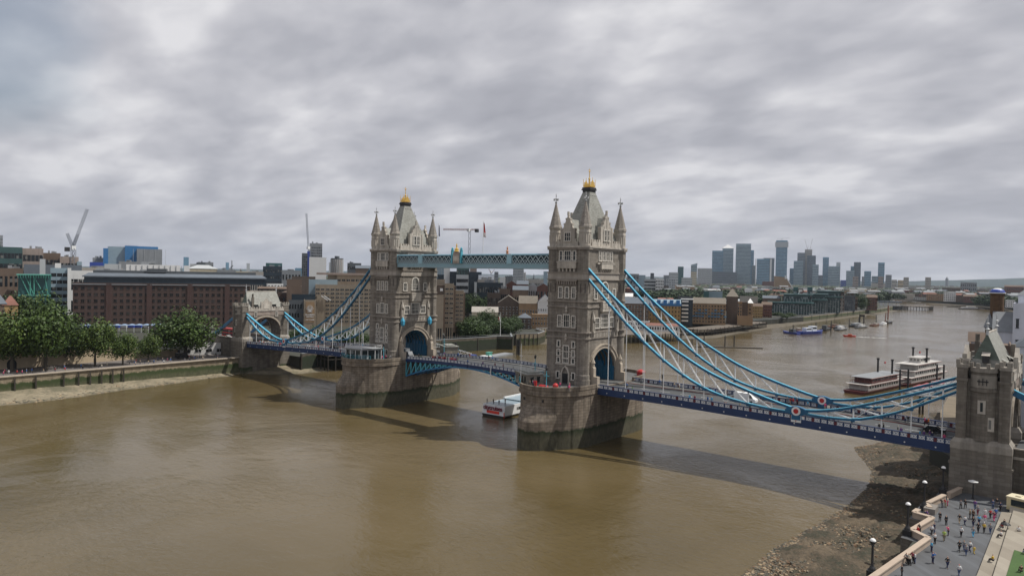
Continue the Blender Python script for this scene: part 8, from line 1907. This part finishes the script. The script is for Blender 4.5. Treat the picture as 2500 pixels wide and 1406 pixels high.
# ------------------------------------------------------------------ filling roofs of the middle distance
q = random.Random(21)
P1 = ['brown', 'lightgrey', 'white', 'redbrick', 'grey', 'concrete', 'tan', 'darkbrick', 'cream']
FARB = MB(); FARM = ['white', 'lightgrey', 'brown', 'redbrick', 'darkbrick', 'cream', 'grey', 'tan', 'concrete', 'slate', 'redroof']
def fill(n, xr, dr, hr, wr, group, where, pal, dist_k=1.0):
    items = sorted((q.uniform(*xr), dr[0] + (dr[1] - dr[0]) * q.random() ** 1.3) for _ in range(n)); rank = 0
    for i, (x, d_) in enumerate(items):
        h = q.uniform(*hr); w_ = q.uniform(*wr); wl = q.choice(pal); p = atd(x, 700, d_); a_ = YAW + (0 if i % 2 else q.uniform(-.5, .5))
        hx = Vector((math.cos(a_), math.sin(a_), 0)) * (w_ / 2)
        rf_ = q.choice(['flat', 'flat', 'gable', 'hip']); rm = q.choice(['slate', 'brown', 'redroof', 'lightgrey', 'grey'])
        if d_ > 1750:      # past counting: real boxes and ridges joined into one mass
            dv = Vector((-math.sin(a_), math.cos(a_), 0)) * 6; c0, c1, c2, c3 = p - hx - dv, p + hx - dv, p + hx + dv, p - hx + dv; z1 = 5.7 + h
            FARB.hexa([(c.x, c.y, 5) for c in (c0, c1, c2, c3)] + [(c.x, c.y, z1) for c in (c0, c1, c2, c3)], FARM.index(wl))
            if rf_ != 'flat': m0, m1 = (c0 + c3) / 2, (c1 + c2) / 2; FARB.hexa([(c.x, c.y, z1) for c in (c0, c1, c2, c3)] + [(m0.x, m0.y, z1 + 3), (m1.x, m1.y, z1 + 3), (m1.x, m1.y + .2, z1 + 3), (m0.x, m0.y + .2, z1 + 3)], FARM.index('slate' if rm == 'slate' else 'redroof' if rm == 'redroof' else 'grey'))
            continue
        rank += 1; w2 = {'lightgrey': 'pale grey', 'redbrick': 'red brick', 'darkbrick': 'dark brick'}.get(wl, wl)
        fl = max(2, int(h / 3.4)); lab = '%s block, %d storeys, %s roof, %s from left %s' % (w2, fl, {'slate': 'slate', 'brown': 'brown', 'redroof': 'reddish', 'lightgrey': 'pale', 'grey': 'grey'}[rm] + {'gable': ' pitched', 'hip': ' hipped'}[rf_] if rf_ != 'flat' else 'flat', ORD(rank), where)
        building(p - hx, p + hx, q.uniform(9, 16), 5.7, 5.7 + h, wl, lab, rows=fl, cols=max(3, int(w_ / 4)), wfrac=(.5, .45), roof=rf_, roofm=rm, rh=q.uniform(2, 4), group=group, side_cols=2)
fill(26, (440, 900), (900, 2200), (12, 24), (22, 60), 'roofs behind the hotel and brown building', 'behind the hotel roofs', P1)
fill(22, (1180, 1345), (780, 1700), (9, 18), (16, 34), 'roofs seen below the high walkway', 'below the high walkway', P1)
fill(22, (1520, 1880), (840, 1060), (7, 12), (12, 26), 'sheds and houses just behind the warehouses', 'just behind warehouses', P1)
fill(60, (1520, 1880), (1450, 2500), (8, 17), (14, 30), 'roofs behind the riverside warehouses', 'behind riverside warehouses', P1)
fill(70, (1880, 2135), (1200, 2900), (8, 18), (13, 34), 'roofs below the skyscraper cluster', 'below the skyscrapers', P1)
fill(30, (0, 460), (950, 2500), (14, 30), (30, 60), 'roofs behind the left hand flats', 'behind the left flats', P1)
fill(120, (2180, 2500), (1850, 3600), (8, 18), (14, 38), 'roofs beyond the river bend', 'beyond the river bend', ['brown', 'grey', 'redbrick', 'darkbrick', 'lightgrey', 'concrete', 'tan', 'darkbrick'])
tag(FARB.build('far_city_roofs', [bmat(k) for k in FARM]), 'mass of small houses and flats too many to count between river and skyline', 'rooftops', kind='stuff')
# river bend front row
for x0, x1, yt, ds, wl, rw, cl_, lab in [(2212, 2230, 722, 1900, 'brown', 3, 4, 'brown riverside block at the start of the bend'), (2230, 2262, 726, 1880, 'lightgrey', 2, 6, 'pale low riverside block on the bend'), (2262, 2304, 718, 1850, 'tan', 3, 8, 'tan stone warehouse on the bend left of the white stepped flats'), (2304, 2334, 713, 1820, 'white', 5, 6, 'white stepped flats with balconies on the river bend'), (2334, 2352, 722, 1800, 'brown', 3, 4, 'brown gabled house right of the white stepped flats'), (2352, 2400, 724, 1760, 'redbrick', 3, 10, 'red brick terrace with many gables on the bend'), (2400, 2432, 728, 1700, 'redbrick', 3, 7, 'dull red terrace left of the tall chimney'), (2455, 2478, 733, 1500, 'white', 3, 4, 'white house with dark windows right of the tall chimney'), (2452, 2500, 700, 2400, 'redbrick', 3, 9, 'long reddish block high behind the chimney'), (2345, 2385, 690, 2700, 'grey', 3, 8, 'grey terraced block on the slope left of the chimney'), (2300, 2345, 703, 2500, 'brown', 3, 8, 'brown flats behind the tan stone warehouse')]:
    bpx(x0, x1, yt, ds, 18, wl, lab, rows=rw, cols=cl_, wfrac=(.5, .45), roof='gable' if wl == 'redbrick' else 'flat', roofm='brown', rh=4)
# trees of the middle distance: each a tree
def trow(n, xr, dr, hr, rr, group, lab, kind='far'):
    for i in range(n):
        x = xr[0] + (xr[1] - xr[0]) * (i + q.random() * .9) / n; d_ = q.uniform(*dr); p = atd(x, 700, d_); p.z = 5.7; h = q.uniform(*hr); tree(p, h, h * q.uniform(*rr), lab + ', %s from the left' % ORD(i + 1), 'tree', group, kind, lift=.1)
trow(62, (1560, 1905), (1120, 1440), (17, 27), (.7, 1.0), 'park trees in front of the skyscrapers', 'dark park tree in the belt before the skyscrapers')
trow(12, (1600, 1760), (900, 1050), (9, 14), (.6, .9), 'trees behind the warehouses', 'low green tree behind the waterfront warehouses')
trow(34, (1880, 2170), (1300, 2200), (14, 22), (.7, 1.0), 'trees behind the green glass blocks', 'tree behind the green glass blocks')
trow(60, (2190, 2500), (1850, 2900), (14, 22), (.8, 1.2), 'trees beyond the river bend', 'tree among roofs beyond the river bend')
trow(12, (2400, 2500), (1520, 1650), (18, 26), (.7, 1.0), 'trees on the bank behind the chimney', 'dark tree behind the tall chimney')
trow(10, (1278, 1345), (1350, 1500), (18, 26), (.6, .9), 'trees under the walkway gap', 'dark tree near the church spire below the walkway')
trow(10, (655, 705), (950, 1050), (14, 20), (.6, .9), 'trees right of the abutment roof', 'green tree before the dark block with teal crown')
trow(5, (560, 650), (1500, 1700), (14, 20), (.6, .9), 'trees above the abutment roof', 'distant tree above the abutment roof')
trow(8, (1108, 1180), (442, 470), (10, 14), (.6, .8), 'trees round the dock plaza', 'dark low tree on the dock plaza', 'mid')
trow(7, (1190, 1262), (470, 500), (9, 13), (.6, .8), 'trees beside the dock warehouse', 'dark low tree beside the dock warehouse', 'mid')
trow(6, (1846, 1905), (880, 960), (7, 11), (.7, 1.0), 'bushes before the green glass blocks', 'bush on the lawn before the green glass blocks', 'bush')
trow(6, (1880, 1940), (800, 840), (4, 6), (1.0, 1.5), 'low hedges on the riverside lawn', 'low bush on the dry riverside lawn', 'bush')
tree_px(2104, 764, 720, 15, 'large round dark tree at the right end of the dark columned flats', zb=5.7, kind='mid', dist=1110, lift=.1)
tree_px(2130, 762, 742, 12, 'bushes spilling over the river wall before the white boxed wharf', zb=5.7, kind='bush', dist=1130, lift=.1)
tree_px(1665, 800, 792, 14, 'shrubs on the weeded bank right of the white pier buildings', zb=4, kind='bush', dist=590)
# far off woods that read as one mass
m = MB(); qq = random.Random(8)
for k in range(9000):
    x = qq.uniform(-60, 2560); d_ = qq.uniform(2600, 7800); 
    if 1380 < x < 1520: continue
    p = atd(x, 690, d_); s_ = qq.uniform(10, 26); z_ = 5 + qq.uniform(2, 9)
    m.ring(p.x, p.y, [(s_ * .8, 3), (s_, z_), (s_ * .5, z_ + 7)], 5, 0)
tag(m.build('distant_woods', [mat('far_tree_green', (0.05, 0.07, 0.035), .9, .4, .01)]), 'far off band of trees merging along the whole horizon', 'woods', kind='stuff')
m = MB(); pal = [bmat('lightgrey'), bmat('brown'), bmat('grey'), bmat('redbrick'), bmat('concrete')]
for k in range(2600):
    x = qq.uniform(-60, 2560); d_ = qq.uniform(2600, 7600); p = atd(x, 690, d_); w_ = qq.uniform(12, 45); h = qq.uniform(7, 17) + (18 if qq.random() < .02 else 0)
    m.box(p.x - w_, p.x + w_, p.y - 8, p.y + 8, 4, 5 + h, qq.randrange(5))
tag(m.build('distant_roofs', pal), 'mass of tiny roofs too far off to count along the horizon', 'rooftops', kind='stuff')

# ------------------------------------------------------------------ cranes
CRN = mat('crane_grey_blue', (.22, .24, .28), .5, .1, 1)
def lattice(m, a, b, w_, r, n):
    a, b = Vector(a), Vector(b); d = (b - a); u = d.orthogonal().normalized() * w_ / 2; v = d.normalized().cross(u)
    for o in (u + v, u - v, -u - v, -u + v): m.bar(a + o, b + o, r, r)
    for k in range(n):
        p, q_ = a + d * (k / n), a + d * ((k + 1) / n)
        m.bar(p + u + v, q_ + u - v, r * .7, r * .7); m.bar(p - u - v, q_ - u + v, r * .7, r * .7); m.bar(p + u - v, q_ - u - v, r * .7, r * .7); m.bar(p - u + v, q_ + u + v, r * .7, r * .7)
def crane_px(label, base, dist, mast_top, jib, counter=None, w_=2.2):
    p = atd(base[0], base[1], dist); p.z = 5.7; t = thing('tower_crane', p, label, 'crane'); L_ = lambda q_: atd(q_[0], q_[1], dist) - p
    top = L_(mast_top); m = MB(); lattice(m, (0, 0, 0), (0, 0, top.z), w_, .34, 14); m.build('mast', CRN, t)
    for (a, b) in jib: m = MB(); lattice(m, L_(a), L_(b), w_ * .6, .26, 16); m.build('jib', CRN if 'luffing' in label else mat('crane_red_grey', (.36, .20, .17), .5, .1, 1), t)
    m = MB(); c = L_(mast_top); m.box(c.x - 2, c.x + 2, c.y - 2, c.y + 2, c.z - 1.5, c.z + 2.5); m.build('cab', WHITE, t)
    if counter: m = MB(); c = L_(counter); m.box(c.x - 2, c.x + 2, c.y - 2, c.y + 2, c.z - 3, c.z + 1.5); m.build('counterweight', BLACK, t)
    return t
crane_px('luffing tower crane with steep jib on the left skyline', (179, 650), 880, (179, 606), [((178, 604), (213, 511)), ((178, 604), (164, 570)), ((179, 600), (190, 572))], (164, 607), 3.4)
crane_px('slim luffing crane with a near vertical jib above the scaffolded tower', (755, 640), 1105, (753, 606), [((753, 606), (748, 521))], None, 3)
crane_px('horizontal tower crane behind the walkway with jib to the left', (1145, 660), 950, (1145, 563), [((1082, 560), (1168, 561))], (1164, 562), 2.6)
crane_px('tiny far crane pair beyond the office blocks under the walkway', (1199, 676), 2000, (1199, 664), [((1199, 668), (1193, 656)), ((1200, 668), (1207, 658))], None, 3)

# ------------------------------------------------------------------ right edge: brewhouse chimney and white houses on the near bank
WPT = mat('white_weatherboard', (0.60, 0.62, 0.68), .7, .06, 1, streak=.1)
BT['weatherboard'] = WPT
t = thing('chimney', (134.8, 75.6, 5.7), 'tall round brown brick chimney with a blue and white domed cap', 'chimney')
zt = ztop(2433, 716, 250) - 5.7; m = MB(); m.ring(0, 0, [(2.6, 0), (2.35, 16), (1.75, 26.2), (1.7, zt - .6), (1.95, zt - .3), (1.95, zt)], 20); m.build('shaft', mat('chimney_brick', (.135, .082, .045), .9, .2, 1, brick=(.7, .32, .02), joint=.8, streak=.2), t, smooth=False)
m = MB(); m.ring(0, 0, [(2.1, zt), (2.1, zt + .25)], 20); m.build('cap_rim', WHITE, t); m = MB(); m.ring(0, 0, [(1.95, zt + .25), (1.75, zt + .8), (1.2, zt + 1.2)], 20); m.build('cap', bmat('royal'), t); m = MB(); m.ring(0, 0, [(1.2, zt + 1.2), (.7, zt + 1.45), (.05, zt + 1.5)], 20); m.build('cap_top', WHITE, t)
bpx(2474, 2640, 747, 232, 16, 'weatherboard', 'white boarded brewhouse wall with small paned windows at the right edge', name='white_building', rows=4, cols=7, wfrac=(.3, .42), single=True, win='darkgrey', roof='flat', ybot=.3, ytop=.06)
bpx(2486, 2640, 722, 238, 12, 'weatherboard', 'upper white brewhouse storey with a curved lead roof at the right edge', name='white_building', roof='hip', roofm='grey', rh=5)
bpx(2425, 2474, 810, 242, 12, 'weatherboard', 'white house with a grey slate slope and navy balcony beneath the chimney', name='white_building', rows=2, cols=3, wfrac=(.3, .5), single=True, win='darkgrey', roof='gable', roofm='grey', rh=5.5, ybot=.4, ytop=.25)
bpx(2405, 2426, 800, 246, 10, 'brown', 'stone base block carrying the tall round chimney', name='building', roof='hip', roofm='grey', rh=4)
bpx(2366, 2402, 834, 205, 6, 'weatherboard', 'small white hut with a brown pitched roof behind the abutment turrets', name='white_building', rows=1, cols=2, wfrac=(.3, .3), roof='gable', roofm='brown', rh=2.2, ybot=.75, ytop=.1)
bpx(2366, 2470, 846, 200, 14, 'brown', 'low brick range behind the abutment battlements', name='building', roof='flat')
bpx(2478, 2640, 850, 190, 12, 'weatherboard', 'grey roofed lower white range nearest at the right edge', name='white_building', roof='hip', roofm='slate', rh=4.5, rows=2, cols=5, wfrac=(.3, .4))
# beach revetment and low wall behind the side span
m = MB(); m.prism([(117, 120), (136, 122), (136, 30), (128, 32), (120, 84)], -1, 5.9); struct(m.build('quay_paving', [mat('mud_bank', (.16, .13, .09), .95, .25, .3)]))

# ------------------------------------------------------------------ air
m = MB(); m.box(-9950, 9400, -720, 9300, -4, 330)
hz_ = m.build('haze', [], None); hz_['kind'] = 'stuff'; tag(hz_, 'thin pale summer haze over the whole river and city', 'haze')
hm = bpy.data.materials.new('haze_air'); hm.use_nodes = True; t = hm.node_tree; t.nodes.clear()
pv = t.nodes.new('ShaderNodeVolumePrincipled'); pv.inputs['Density'].default_value = 0.000028; pv.inputs['Color'].default_value = (0.70, 0.82, 1.0, 1); pv.inputs['Anisotropy'].default_value = 0.2
o_ = t.nodes.new('ShaderNodeOutputMaterial'); t.links.new(pv.outputs[0], o_.inputs['Volume']); hz_.data.materials.append(hm)
# every label shared by look-alikes gets a common group
for lab, obs in USED.items():
    live = [o for o in obs if o.get('label') == lab]
    if len(live) > 1 and not all(o.get('group') for o in live):
        for o in live: o['group'] = o.get('group') or ('alike: ' + lab)[:60]
